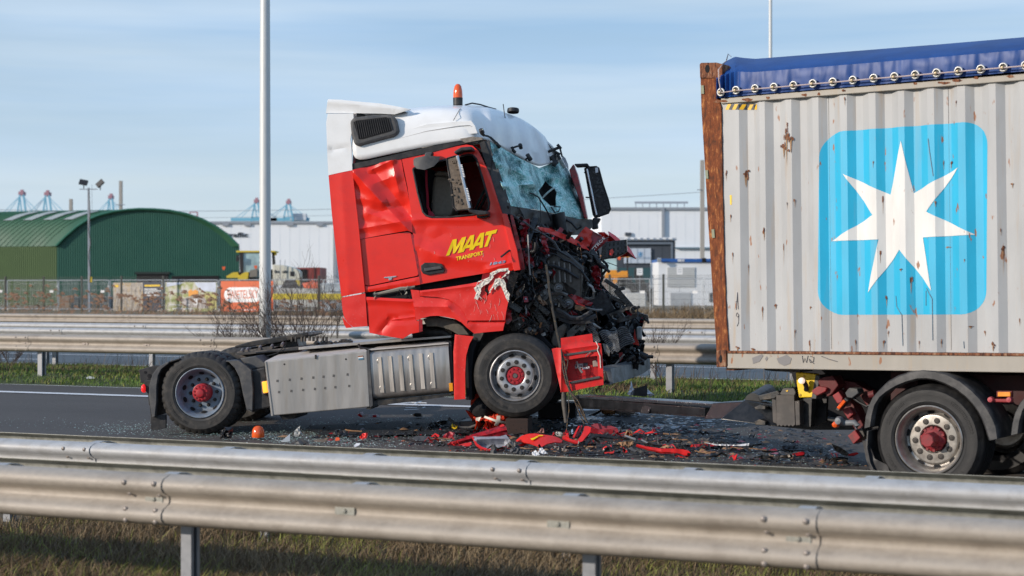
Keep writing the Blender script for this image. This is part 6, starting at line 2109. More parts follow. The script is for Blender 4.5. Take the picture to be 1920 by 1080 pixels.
MB().lathe([(.05, 0), (.055, -.05), (.04, -.055), (.036, 0)], T.at(1189, 581, .8), 14).build("pipe_end", blackp, truck, smooth=40)
def ribbed(name, quad, y, n, mat, fin_m, curve=0.0, seed=1):
	"""radiator core: dark panel with separate raised fins"""
	(a0, c0), (a1, c1), (a2, c2), (a3, c3) = quad
	o = skin(name, quad, y, black_cloth_and_shade, 6, dent=wob(.015, 12, seed), solid=.03)
	b = MB()
	for i in range(n):
		u = (i + .5) / n
		pts_ = []
		for j in range(7):
			v = j / 6
			xa, ya = a0 + (a3 - a0) * u, c0 + (c3 - c0) * u
			xb, yb = a1 + (a2 - a1) * u, c1 + (c2 - c1) * u
			px, py = xa + (xb - xa) * v, ya + (yb - ya) * v + curve * math.sin(math.pi * 2 * v + seed) * 3
			yy = (y(px, py) if callable(y) else y) - wob(.015, 12, seed)(px, py) - .03
			pts_.append(T.at(px, py, yy))
		b.tube(pts_, .009, 4)
	b.build("radiator_fin", fin_m, o, kind='stuff')
	return o
fin_m = simple("bent_radiator_fin", (.34, .35, .36), .35, .7, var=.4, scale=20)
ribbed("upper_radiator", [(1108, 566), (1130, 542), (1153, 579), (1129, 592)], .95, 26, darkgrey, simple("dark_mesh", (.10, .105, .11), .4, .5, var=.4, scale=20), seed=1)
ribbed("lower_radiator", [(1156, 616), (1173, 610), (1191, 641), (1160, 656)], .9, 10, darkgrey, fin_m, .4, 2)
ribbed("lower_radiator", [(1122, 622), (1157, 618), (1163, 655), (1148, 664)], .75, 13, darkgrey, fin_m, 1.0, 3)
ribbed("side_cooler", [(1098, 612), (1112, 606), (1126, 640), (1118, 646)], .65, 12, darkgrey, fin_m, 0, 4)
slab("bonnet_latch", [(1143, 619), (1150, 612), (1160, 621), (1154, 630)], .85, .98, simple("blue_black_plastic", (.05, .06, .07), .25), bevel=.01)
slab("white_canister", [(1193, 613), (1203, 612), (1203.5, 637), (1194, 637.5)], 1.6, 1.7, simple("dirty_white_plastic", (.35, .35, .33), .5, var=.3, scale=12), bevel=.02)
skin("far_red_strip", [(1190, 616), (1193, 632), (1197, 640), (1198, 648), (1187, 645)], 1.7, red, 0, solid=.02)
skin("red_scrap", [(1160, 662), (1167, 660), (1168, 672), (1162, 678)], 1.0, red_dark, 0, solid=.02)
# pale bent pipes, hoses
pipe_m = simple("pale_bent_pipe", (.32, .31, .29), .35, .6, var=.2, scale=20)
line_px([(1024, 552), (1040, 549), (1055, 550), (1064, 554)], [.55] * 4, .022, "bent_pipe", pipe_m)
line_px([(1040, 562), (1046, 560), (1050, 566), (1048, 575)], [.5] * 4, .014, "bent_pipe", pipe_m)
line_px([(1080, 549), (1092, 557), (1104, 561), (1112, 558), (1114, 548), (1110, 538), (1103, 534)], [.8] * 7, .022, "corrugated_hose", pipe_m)
line_px([(1098, 530), (1102, 540), (1098, 550), (1090, 556)], [.8] * 4, .04, "filter_hose", black_gloss)
for pts_, y, r in (([(1040, 588), (1060, 592), (1080, 600), (1100, 600), (1118, 592)], .5, .03), ([(1048, 598), (1070, 604), (1095, 604), (1114, 602)], .5, .024), ([(1044, 580), (1056, 586), (1070, 596), (1090, 596), (1110, 584)], .45, .026)):
	line_px(pts_, [y] * len(pts_), r, "twisted_duct", greyp)
# diagonal chassis members
for (a, c, d, e, w, y) in ((993, 566, 1030, 622, .10, .5), (1000, 565, 1030, 590, .07, .4), (958, 540, 985, 580, .10, .35), (985, 580, 1000, 558, .07, .3), (963, 520, 990, 545, .09, .3), (1046, 556, 1062, 578, .06, .45), (970, 590, 1028, 630, .06, .55)):
	MB().bar(T.at(a, c, y), T.at(d, e, y), .08, w).build("bent_member", black_gloss, truck, bevel=.01)
skin("cast_bracket", [(1064, 622), (1080, 608), (1098, 605), (1096, 618), (1091, 622), (1086, 618), (1075, 630), (1062, 636)], .55, simple("cast_grey", (.10, .098, .09), .5, .4, var=.3, scale=18), 5, dent=wob(.02, 8), solid=.05, holes=[[(1076, 618), (1084, 611), (1090, 610), (1082, 618)]])
slab("gearbox_part", [(1033, 640), (1038, 622), (1048, 612), (1058, 606), (1062, 616), (1052, 640), (1046, 652), (1036, 650)], .45, .7, simple("oily_casting", (.10, .085, .07), .5, .3, var=.4, scale=20), bevel=.02)
skin("red_mesh_strip", [(1062, 551), (1076, 552), (1112, 568), (1108, 574), (1090, 570), (1075, 563)], .6, red_dark, 4, dent=wob(.03, 6), solid=.008)
skin("red_lever", [(1076, 563), (1081, 562), (1084, 568), (1097, 573), (1096, 575), (1080, 570)], .5, red_plast, 0, solid=.02)
skin("brown_insulation", [(1078, 572), (1095, 574), (1100, 578), (1088, 583), (1078, 580)], .55, cardb, 4, dent=wob(.04, 6), solid=.02)
skin("torn_insulation", [(1006, 556), (1012, 553), (1016, 562), (1024, 566), (1026, 571), (1018, 573), (1010, 566)], .35, simple("tan_scrap", (.30, .19, .12), .9, var=.4, scale=20), 3, dent=wob(.06, 4), solid=.01, smooth=15)
skin("coolant_bottle", [(959, 590), (976, 592), (978, 612), (966, 616), (957, 610)], .35, simple("olive_plastic", (.13, .12, .06), .6), 5, dent=wob(.03, 8), solid=.06)
line_px([(974, 590), (981, 594), (980, 608), (975, 613)], [.3] * 4, .016, "red_hose", simple("pink_red_hose", (.5, .08, .06), .6))
skin("red_bumper_scrap", [(947, 575), (958, 583), (960, 600), (953, 608), (946, 606)], .05, red_dark, 5, dent=wob(.02, 6), solid=.01)
slab("wheel_carrier", [(945, 612), (1000, 612), (1045, 660), (1052, 720), (1040, 730), (1035, 680), (1000, 632), (945, 628)], .35, .6, black_cloth_and_shade)
skin("fabric_duct", [(963, 525), (975, 518), (990, 512), (996, 540), (1000, 560), (990, 572), (978, 575), (966, 560)], .2, simple("torn_black_liner", (.018, .018, .02), .45, var=.4, scale=14), 4, dent=add(wob(.09, 9, 2), wob(.04, 4, 3)), solid=.02, smooth=20)
skin("grey_scrap", [(948, 519), (958, 513), (963, 519), (954, 526)], .0, simple("dull_grey_scrap", (.16, .15, .15), .6), 0, solid=.02)
line_px([(1024, 496), (1028, 520), (1030, 545), (1036, 580), (1041, 605), (1046, 632), (1050, 650), (1054, 662)], [.12] * 8, .017, "wiring_loom", simple("taped_loom", (.045, .042, .038), .8, var=.4, scale=30, dirt=(.4, .25, .05), dirt_amt=.8, dscale=60, dpos=(.6, .75)))
line_px([(962, 404), (973, 412), (985, 418), (1000, 430), (1020, 440), (1040, 455), (1048, 470)], [.1, .1, .12, .2, .3, .35, .35], .014, "cable", greyp)
line_px([(990, 440), (991, 470), (992, 495), (994, 516)], [.08] * 4, .01, "hanging_rod", simple("grey_rod", (.25, .25, .25), .5, .5))
# front red entry step panel
sp_o = [(1034.5, 654), (1044, 652), (1052, 652.5), (1051.5, 634), (1080, 630), (1110, 625.5), (1112, 641.5), (1127.5, 644.5), (1131, 700), (1131.5, 721.5), (1100, 727), (1070, 734), (1052, 735.5), (1044, 700)]
rec = [(1056.5, 676), (1090, 670.5), (1120, 667), (1121, 690), (1121.5, 711), (1090, 716), (1059, 720), (1056, 700)]
sp = skin("entry_step_panel", sp_o, -.06, red_plast, 6, holes=[rec], dent=add(wob(.004, 15), creases([(1052, 652, 1052, 735, .02, 5), (1056, 656, 1126, 646, .015, 6)])), solid=.03, smooth=30)
skin("step_recess", [(1052, 672), (1124, 662), (1125, 716), (1056, 724)], .08, simple("inner_red_plastic", (.46, .012, .014), .5, var=.15, scale=8), 8, solid=.01, parent=sp)
slab("recess_floor", [(1056, 716), (1122, 708), (1122, 712), (1057, 720.5)], -.05, .08, red_plast, sp)
slab("recess_wall", [(1052, 672), (1057, 671), (1062, 716), (1057, 720)], -.05, .08, red_plast, sp)
slab("grip_strip", [(1057, 664), (1118, 655), (1119, 658.5), (1058, 668)], -.075, -.055, greyp, sp, bevel=.003)
slab("grip_strip", [(1067, 716), (1124, 705), (1125, 709), (1069, 720)], -.085, -.03, greyp, sp, bevel=.003)
slab("warning_label", [(1078, 683), (1093, 680.5), (1093, 689), (1078, 691)], .06, .07, simple("grey_label", (.45, .45, .46), .5), sp)
slab("warning_label", [(1094, 681), (1102, 680), (1102, 686), (1094, 687)], .06, .07, letter_d, sp)
slab("warning_label", [(1092, 689), (1105, 687), (1105, 691), (1092, 693)], .06, .07, letter_w, sp)
b = MB()
for k in range(4): b.bar(T.at(1079.5 + k * 3.2, 684 + .3 * k, .055), T.at(1081.5 + k * 3.2, 688, .055), .008)
b.build("label_print", letter_d, sp)
slab("latch", [(1111, 677), (1117, 676), (1121, 681), (1122, 687), (1112, 688)], -.02, .06, simple("grey_beige_latch", (.30, .26, .22), .5), sp, bevel=.006)
line_px([(1081, 678), (1084, 688), (1092, 699)], [.02, .0, -.02], .014, "loose_hook", pipe_m, sp)
line_px([(1098, 669), (1102, 664), (1108, 660)], [-.08] * 3, .006, "loose_wire", pipe_m, sp)
line_px([(1117, 640), (1122, 650), (1120, 656), (1125, 668), (1126, 690)], [-.07] * 5, .007, "cracked_edge", white_torn, sp)
gasket([(1079, 692), (1078, 683), (1104, 679), (1107, 682), (1107, 702), (1082, 706)], .06, .003, "label_outline", red_dark, sp)
# wires hanging to the ground
def dang(pts, y, r, mat=None, name="hanging_wire"):
	return line_px(pts, [y] * len(pts) if not isinstance(y, list) else y, r, name, mat or blackp)
loomc = simple("mixed_wires", (.06, .05, .045), .7, var=.4, scale=40, dirt=(.5, .28, .06), dirt_amt=.9, dscale=70, dpos=(.55, .68))
dang([(1053, 660), (1058, 680), (1062, 705), (1068, 729), (1076, 745), (1086, 762), (1094, 780), (1102, 793)], [-.09, -.1, -.1, -.1, -.1, -.05, .0, 0], .012, loomc)
dang([(1052, 655), (1055, 690), (1062, 720), (1070, 735), (1083, 750), (1093, 770), (1100, 790)], -.11, .009, loomc)
dang([(1060, 700), (1066, 730), (1079, 755), (1088, 780), (1096, 795)], -.1, .009, loomc)
dang([(1068, 730), (1066, 750), (1067, 770), (1065, 784)], -.09, .006, loomc)
dang([(1058, 672), (1065, 676), (1063, 690), (1060, 702), (1064, 712)], -.1, .007, loomc)
dang([(1064, 784), (1063, 800), (1062, 808)], -.05, .005, loomc)
MB().tube([T.at(1056.5, 733, .1), T.at(1058, 760, .1), T.at(1061.5, 792, .1)], [.036, .032, .024], 12).build("hanging_pipe", simple("grey_brown_pipe", (.10, .09, .08), .5, var=.3, scale=14), truck, smooth=60)
# front bumper beam, curved, running across the nose
def bump_pts(path, dz):
	return [T.at(a, c, y) + Vector((0, 0, 0)) for a, c, y in path]
up_ = [(1137, 697, .10), (1143, 693, .12), (1165, 688, .6), (1187, 684, 1.3), (1203, 678, 1.9), (1217, 671, 2.35)]
dn_ = [(1143, 719, .10), (1148, 717, .12), (1168, 712, .6), (1187, 705, 1.3), (1203, 699, 1.9), (1217, 689, 2.35)]
A = [T.at(*p) for p in up_]; B = [T.at(*p) for p in dn_]
A2 = [p + Vector((-.16, .05, .0)) for p in A]; B2 = [p + Vector((-.16, .05, 0)) for p in B]
MB().grid([A2, A, B, B2]).build("bumper_beam", simple("scraped_grey_bumper", (.20, .205, .21), .45, .3, var=.3, scale=6, dirt=(.05, .045, .04), dirt_amt=.9, dscale=7), truck, solid=.02, smooth=50)
slab("bumper_end", [(1130, 697), (1143, 693), (1148, 718), (1136, 719)], .1, .4, blackp, bevel=.02)
twigs_px("torn_bumper_plastic", black_gloss, [(1185, 665, 1196, 672, 1.3, .05), (1190, 672, 1192, 690, 1.25, .045), (1200, 665, 1212, 670, 1.6, .05), (1196, 672, 1205, 680, 1.4, .04), (1206, 676, 1206, 684, 1.5, .02), (1212, 669, 1224, 669, 1.8, .025), (1175, 676, 1190, 668, 1.2, .035), (1187, 656, 1194, 662, 1.3, .04)])
skin("torn_bumper_skin", [(1180, 660), (1192, 654), (1200, 656), (1198, 668), (1206, 676), (1198, 684), (1196, 694), (1190, 690), (1184, 676), (1172, 674)], 1.2, black_gloss, 4, dent=wob(.12, 6), solid=.01, smooth=15)
skin("alloy_bracket", [(1130, 644), (1138, 646), (1144, 658), (1142, 668), (1134, 662)], .5, simple("dull_alloy", (.24, .23, .21), .5, .4, var=.2, scale=14), 4, dent=wob(.03, 6), solid=.02)
twigs_px("bent_tube", pipe_m, [(1150, 688, 1160, 676, .9, .012), (1160, 676, 1170, 664, 1.0, .012), (1108, 604, 1118, 614, .7, .02), (1112, 606, 1125, 616, .7, .014)])
# container and its trailer
C = Frame((1.99, 16.24, 1.059), R(-32.95), R(-.7))
LEN = 12.0
cont = thing("shipping_container", "rusty grey open top container with a light blue star logo, resting on the trailer", "container", C)
def cs(name, poly, y0, y1, mat, parent=cont, bevel=0, smooth=None):
	return slab(name, poly, y0, y1, mat, parent, bevel, C, smooth=smooth)
zb = C.at(1600, 659.5, 0).z
zt = C.at(1400, 191, 0).z
xk = [C.at(px, 420, .03).x for px in (1395, 1443.6, 1493.6, 1544.6, 1598, 1652, 1706, 1762, 1820.4, 1878)]
per = (xk[-1] - xk[0]) / 9
OUT, INN = .022, .060
folds = [(C.at(1352, 400, 0).x, OUT)]
k = 0
x = xk[0]
while x < LEN - .3:
	folds += [(x - .036, OUT), (x + .036, INN), (x + .036 + .07, INN), (x + .036 + .07 + .07, OUT)]
	k += 1
	x = xk[k] if k < len(xk) else x + per
folds.append((LEN - .15, OUT))
def wally(x):
	for (a, ya), (b_, yb) in zip(folds, folds[1:]):
		if a <= x <= b_:
			return ya + (yb - ya) * (x - a) / max(1e-6, b_ - a)
	return OUT
nz = 10
rows = []
for i in range(nz + 1):
	z = zb + (zt - zb) * i / nz
	rows.append([Vector((a, y, z)) for a, y in folds])
MB().grid(rows).build("corrugated_side", cont_grey, cont, solid=-.003)
MB().grid([[(a, 2.42 - y, z) for a, y in folds] for z in (zb, zt)]).build("corrugated_side", cont_grey, cont)
def decal(name, poly, mat, lift, parent):
	P = [C.at(a, c, .03) for a, c in poly]
	vs = [Vector((p.x, p.z)) for p in P]
	n = len(vs)
	ed = [(i, (i + 1) % n) for i in range(n)]
	x0, x1 = min(v.x for v in vs), max(v.x for v in vs)
	z0, z1 = min(v.y for v in vs), max(v.y for v in vs)
	for a, _ in folds:
		if x0 < a < x1:
			o = len(vs); vs += [Vector((a, z0 - .1)), Vector((a, z1 + .1))]; ed.append((o, o + 1))
	V, E, FF, *_ = delaunay_2d_cdt(vs, ed, [], 0, 1e-5)
	PP = [(p.x, p.z) for p in P]
	fs = []
	for f in FF:
		cx, cz = sum(V[i].x for i in f) / 3, sum(V[i].y for i in f) / 3
		if in_poly(cx, cz, PP): fs.append(tuple(f))
	out = [(v.x, wally(v.x) - lift, v.y) for v in V]
	return MB().add(out, fs).build(name, mat, parent)
def rquad(tl, tr, br, bl, r):
	P = []
	C4 = [Vector(tl), Vector(tr), Vector(br), Vector(bl)]
	for i in range(4):
		p, a, b_ = C4[i], C4[i - 1], C4[(i + 1) % 4]
		u, v = (a - p).normalized(), (b_ - p).normalized()
		for k in range(9):
			t = math.pi / 2 * k / 8
			P.append(tuple(p + u * r * (1 - math.sin(t)) + v * r * (1 - math.cos(t))))
	return P
logo = decal("blue_square", rquad((1537, 249), (1852, 226), (1848, 589.5), (1534, 590.5), 46), cont_blue, .004, cont)
star = [(1690, 264), (1712, 362), (1797, 314), (1737, 397), (1828, 440), (1729, 445), (1747, 545), (1687, 468), (1627, 549), (1648, 449), (1558, 452), (1637, 403), (1581, 326), (1668, 365)]
decal("white_star", star, cont_white, .008, cont)
g = random.Random(6)
for k in range(9):
	x = 1361 + k * 6.4
	decal("hazard_stripe", [(x, 206 - (x - 1361) * .02), (x + 5, 195.5), (min(1419, x + 11.4), 195.3), (min(1419, x + 6.4), 205.8)], sticker_y if k % 2 == 0 else letter_d, .006, cont)
decal("yellow_tag", [(1369.5, 366), (1373, 366), (1373, 384), (1370, 384)], yellow, .006, cont)
run_m = simple("pale_rust_run", (.34, .20, .10), .7, var=.3, scale=20)
# rust stains with their own ragged shapes
for (cx, cy, w_, h_) in ((1476, 252, 5, 22), (1470, 275, 9, 9), (1484, 262, 7, 14), (1397, 324, 7, 9), (1398, 330, 4, 12), (1363, 325, 2, 8), (1371, 405, 2, 6), (1491, 376, 2, 7), (1477, 381, 1.2, 5), (1434, 434, 3, 9),
	(1469, 460, 1.4, 16), (1431, 580, 2.4, 10), (1453, 572, 4, 4), (1517, 645, 3, 12), (1518, 576, 5, 2), (1375, 477, 1.5, 8), (1361, 650, 4, 5), (1384, 652, 4, 4), (1410, 655, 7, 3), (1491, 620, 1.4, 7), (1655, 374, 2, 14), (1651, 474, 2.4, 10),
	(1708, 525, 3, 14), (1661, 558, 2.6, 8), (1755, 377, 3.6, 6), (1782, 305, 3, 6), (1768, 304, 1.6, 8), (1880, 466, 4.5, 8), (1881, 480, 1.2, 14), (1877, 430, 1.4, 7), (1690, 505, 4, 2), (1863, 644, 5, 8), (1846, 622, 3, 4),
	(1820, 612, 9, 1.6), (1774, 463, 7, 1.4), (1765, 640, 2, 7), (1656, 640, 3, 6), (1664, 622, 1.4, 6), (1912, 600, 2, 6), (1897, 345, 3, 4), (1809, 487, 1.6, 3), (1638, 305, 1.4, 5), (1604, 640, 1.4, 10), (1793, 190, 1.6, 6), (1585, 185, 2, 6), (1402, 500, 1.2, 8), (1722, 640, 1.6, 8)):
	big = w_ > 4.5 and h_ > 6
	for q in range(9 if big else 2):
		cx_, cy_ = (cx + g.gauss(0, w_ * .5), cy + g.gauss(0, h_ * .45)) if big else (cx + g.gauss(0, w_ * .3), cy + g.gauss(0, h_ * .2))
		ww, hh = w_ * (.22 if big else .5), h_ * (.28 if big else .5)
		P = [(cx_ + ww * g.uniform(.6, 1.1) * math.cos(t), cy_ + hh * g.uniform(.6, 1.15) * math.sin(t)) for t in [2 * math.pi * k / 10 for k in range(10)]]
		decal("rust_stain", P, rust_dark, .011 + .0006 * q, cont)
	w1 = max(.5, w_ * .3)
	decal("rust_run", [(cx - w1, cy), (cx + w1, cy), (cx + w1 * .4, cy + h_ * 1.6), (cx, cy + h_ * (1.8 + g.random())), (cx - w1 * .5, cy + h_ * 1.4)], run_m, .0095, cont)
# thin seams of the welded wall sheets
for px in (1401 + 160, 1554, 1779):
	if px == 1561: continue
	xs_ = C.at(px, 400, .03).x
	MB().tube([(xs_, wally(xs_) - .002, zb + .02), (xs_, wally(xs_) - .002, zt)], .003, 4).build("weld_seam", spot, cont)
# scratches, chalk marks
def scribble(name, pts, mat, r=.0028):
	P = []
	for a, c in densify(pts, 2)[:-max(1, int(math.dist(pts[-1], pts[0]) / 2))]:
		p = C.at(a, c, .03); P.append(Vector((p.x, wally(p.x) - .006, p.z)))
	if len(P) > 1: MB().tube(P, r, 4).build(name, mat, cont)
chalk = simple("dark_marker", (.10, .10, .12), .8)
for s in ([(1381.5, 581), (1384, 548), (1385.5, 582)], [(1380, 566), (1387, 564)], [(1386, 590), (1383, 586), (1381.5, 592), (1385, 595), (1386.5, 590), (1386, 605), (1382, 614)]):
	scribble("chalk_mark", s, chalk)
for s in ([(1741, 260), (1744, 285), (1751, 332)], [(1679, 555), (1681, 575), (1692, 590), (1694, 650)], [(1737, 540), (1749, 560), (1750, 640)], [(1736, 545), (1736, 575)], [(1808, 640), (1809, 655)]):
	scribble("dent_line", s, simple("blue_grey_scrape", (.12, .17, .22), .6), .004)
# rails
x0, x1 = C.at(1345, 180, 0).x, LEN
def crail(name, za, zb_, y0, y1, mat, xa, xb):
	return MB().box(((xa + xb) / 2, (y0 + y1) / 2, (za + zb_) / 2), (xb - xa, y1 - y0, zb_ - za)).build(name, mat, cont, bevel=.006)
ztr = C.at(1400, 180, 0).z
crail("top_side_rail", zt, ztr, -.005, .08, cont_rail, C.at(1352, 200, 0).x, LEN - .1)
z0_, z1_ = C.at(1500, 690, 0).z, C.at(1500, 663.5, 0).z
crail("bottom_side_rail", z0_, z1_, 0.0, .06, cont_rail, C.at(1364, 670, 0).x, LEN - .1)
crail("rail_lip", z1_ - .002, z1_ + .022, -.012, .09, rust_dark, C.at(1364, 670, 0).x, LEN - .1)
crail("rail_lip", z0_ - .012, z0_ + .010, -.010, .10, cont_rail, C.at(1364, 670, 0).x, LEN - .1)
crail("top_side_rail", zt, ztr, 2.36, 2.44, cont_rail, .1, LEN - .1)
crail("bottom_side_rail", z0_, z1_, 2.36, 2.43, cont_rail, .1, LEN - .1)
MB().box((LEN / 2, 1.22, z1_ + .02), (LEN - .3, 2.3, .04)).build("floor", wood_m, cont)
for k in range(24):
	MB().box((.4 + k * .49, 1.22, z0_ + .05), (.05, 2.3, .1)).build("cross_member", rust_dark, cont)
for poly in ([(1456, 672), (1468, 668), (1475, 665), (1484, 672), (1481, 682), (1470, 686), (1460, 681)], [(1410, 671), (1428, 664), (1431, 667), (1424, 678), (1412, 682)], [(1437, 668), (1440, 671), (1437, 677), (1434, 673)]):
	cs("bare_metal_patch", poly, -.004, .002, simple("bare_primer", (.20, .19, .19), .6))
for s, w in (([(1504, 667), (1506, 680), (1509, 672), (1512, 680), (1515, 667)], 1), ([(1519, 668), (1526, 670), (1525, 678), (1519, 680), (1517, 673), (1526, 682)], 1), ([(1540, 668), (1556, 674), (1570, 678)], 1)):
	P = [C.at(a, c, -.005) for a, c in s]
	MB().tube(P, .003, 4).build("scratched_mark", chalk, cont)
# leaning rusty corner post
skin("corner_post", [(1313.5, 146), (1341, 146), (1345, 182), (1352, 200), (1354, 340), (1358, 500), (1362, 600), (1366, 658), (1343.5, 658), (1337, 560), (1328, 420), (1318, 250), (1315, 200)], .0, rust, 9, dent=wob(.006, 18), solid=.16, parent=cont, fr=C, smooth=30)
skin("post_inner_flange", [(1352, 197), (1358, 199), (1360, 340), (1364, 500), (1368, 658), (1362, 658), (1358, 500), (1354, 340)], .03, cont_rail, 0, solid=.05, parent=cont, fr=C)
for (a, c) in ((1314, 160), (1322, 319), (1334, 430)):
	cs("post_notch", [(a, c), (a + 5, c), (a + 6, c + 16), (a + 1, c + 16)], -.012, .0, simple("faded_green_paint", (.26, .27, .18), .7))
ct = cs("corner_casting", [(1311, 120), (1314, 117.5), (1342, 117), (1355, 120), (1354, 150), (1345, 182), (1341, 147), (1312, 147)], -.012, .16, rust_dark, bevel=.01)
def hole(cx, cy, w, h, parent):
	P = [(cx + w * math.cos(2 * math.pi * k / 16), cy + h * math.sin(2 * math.pi * k / 16)) for k in range(16)]
	P = [(a, cy + (c - cy)) for a, c in P]
	cs("casting_hole", P, -.016, .0, black_cloth_and_shade, parent)
hole(1326, 129, 4.2, 7.5, ct)
cb = cs("corner_casting", [(1342.5, 657), (1361, 656), (1361.5, 688), (1343, 688.5)], -.012, .16, rust_dark, bevel=.008)
hole(1351, 673, 2.6, 7.5, cb)
for (a, c, w_) in ((1352, 190, 16), (1402, 187, 12), (1440, 183, 5), (1508, 178, 6), (1535, 176, 3), (1582, 170, 4), (1716, 156, 4), (1770, 155, 12), (1795, 151, 10), (1830, 146, 7), (1895, 143, 8)):
	P = [(a + w_ * g.uniform(.6, 1.1) * math.cos(t), c + 3.6 * g.uniform(.4, 1.1) * math.sin(t)) for t in [2 * math.pi * k / 12 for k in range(12)]]
	cs('rust_stain', P, -.0065, -.004, rust_dark)
for poly in ([(1348, 196), (1380, 190), (1382, 184), (1420, 181), (1424, 186), (1400, 192), (1360, 199)],):
	pass
MB().box((.08, 1.22, (z0_ + z1_) / 2), (.12, 2.3, .2)).build("rear_sill", rust_dark, cont)
MB().box((.02, 1.22, ztr + .05), (.12, 2.3, .22)).build("rear_header", rust_dark, cont)
MB().box((.05, 1.22, (zb + zt) / 2), (.06, 2.2, zt - zb)).build("rear_door", cont_grey, cont)
MB().box((.03, 2.36, (z0_ + ztr) / 2), (.16, .16, ztr - z0_ + .2)).build("corner_post", rust, cont, bevel=.01)
MB().box((LEN - .08, 1.22, (z0_ + ztr) / 2), (.14, 2.4, ztr - z0_)).build("front_end", cont_grey, cont, bevel=.01)
# tarpaulin -----------------------------------------------------------------
tp = thing("tarpaulin", "blue tarpaulin laced over the open top of the rusty container", "tarpaulin", C)
rows = []
N = 190
bot = [(1344, 184), (1420, 177), (1620, 160.5), (1920, 133.5)]
topl = [(1342, 129), (1360, 116), (1378, 107), (1396, 109.5), (1417, 111), (1500, 104.5), (1620, 95), (1760, 84), (1920, 70.5)]
def interp(L, x):
	for (a, b_), (c, d) in zip(L, L[1:]):
		if a <= x <= c: return b_ + (d - b_) * (x - a) / (c - a)
	(a, b_), (c, d) = L[-2], L[-1]
	return b_ + (d - b_) * (x - a) / (c - a)
GP = [(1351.5, 0), (1380, 0), (1415.5, 0), (1451, 0), (1487.6, 0), (1524, 0), (1561.5, 0), (1599, 0), (1638, 0), (1677, 0), (1716, 0), (1756, 0), (1797, 0), (1839, 0), (1881, 0), (1923, 0)]
pxs = [1343 + (1920 - 1343) * i / N for i in range(N + 1)]
g = random.Random(9)
for i, px in enumerate(pxs):
	yb_, yt_ = interp(bot, px), interp(topl, px)
	col = []
	edge = max(0, 1 - (px - 1343) / 50)
	fold = .008 * noise.noise(Vector((px / 14, 0, 0))) + .035 * edge * math.sin(px * .7)
	for j, (v, y) in enumerate(((0, -.020), (.12, -.024), (.25, -.027), (.38, -.028), (.52, -.028), (.63, -.022), (.68, .01), (.84, .25), (1.0, .62))):
		w = fold * (1.2 - abs(v - .4)) + .008 * noise.noise(Vector((px / 30 + v * 3, v * 3, 2)))
		dg = min(abs(px - q_[0]) for q_ in GP) / 19
		w += .006 * math.cos(math.pi * min(1, dg)) * max(0, 1 - abs(v - .35) / .35) + .006 * noise.noise(Vector((px / 5 + v * 9, v * 3, 7)))
		if v in (0, ): w = 0
		p = C.at(px, yb_ + (yt_ - yb_) * v, y + min(0.03, w) * (1 if v < .8 else .3))
		col.append(p)
	q = col[-1]
	col += [Vector((q.x, 1.25, q.z + .01)), Vector((q.x, 2.0, q.z - .05)), Vector((q.x, 2.46, q.z - .2)), Vector((q.x, 2.47, q.z - .42))]
	rows.append(col)
e = rows[-1]
for dx in (2.0, 5.0, LEN - 2.9 - .0):
	rows.append([Vector((p.x + dx, p.y, p.z)) for p in e])
MB().grid(rows).build("sheet", tarp, tp, smooth=32, solid=.004)
MB().add([p for p in rows[0]] , [tuple(range(len(rows[0])))]).build("end_flap", tarp, tp)
gp = [(1351.5, 172.8), (1380, 169), (1415.5, 165.8), (1451, 163), (1487.6, 159.8), (1524, 156.4), (1561.5, 153.3), (1599, 150), (1638, 146.4), (1677, 143.5), (1716, 140), (1756, 136.5), (1797, 133), (1839, 129.5), (1881, 126), (1923, 122.3)]
gm = None
ring_m = simple("steel_ring", (.48, .48, .47), .4, .6)
for i, (a, c) in enumerate(gp):
	p = C.at(a, c, -.062)
	if gm is None:
		b = MB()
		R_, r_ = .033, .009
		rows_ = []
		for k in range(17):
			u = 2 * math.pi * k / 16
			rows_.append([(math.cos(u) * (R_ + r_ * math.cos(w)), r_ * math.sin(w), math.sin(u) * (R_ + r_ * math.cos(w))) for w in [2 * math.pi * q / 8 for q in range(9)]])
		b.grid(rows_)
		gm = b.build("ring", ring_m, tp, loc=p, smooth=60)
		gh_ = MB().lathe([(.030, -.004), (.001, -.005)], n=12).build("ring_hole", simple("ring_shadow", (.05, .05, .04), .6), tp, loc=p + Vector((0, .012, 0)))
		gb_ = MB().lathe([(.001, -.05), (.012, -.048), (.014, 0)], n=8).build("stud", simple("brass_stud", (.35, .28, .18), .4, .5), tp, loc=p + Vector((.0, .012, -.006)))
	else:
		inst(gm, tp, p); inst(gh_, tp, p + Vector((0, .012, 0))); inst(gb_, tp, p + Vector((0, .012, -.006)))
rope_m = simple("pale_rope", (.50, .40, .38), .8)
P = []
for i, (a, c) in enumerate(gp):
	P.append(C.at(a, c + 1, -.085))
MB().tube([C.at(1362, 114, .05), C.at(1358, 118, -.04), C.at(1347, 130, -.06), C.at(1348, 150, -.07)] + P, .006, 5).build("rope", rope_m, tp, smooth=60)
b = MB(); p = C.at(1362, 113, .1); b.tube([p, p + Vector((.02, 0, .06)), p + Vector((.05, 0, .03))], .006, 5); b.build("hook", chrome, tp)
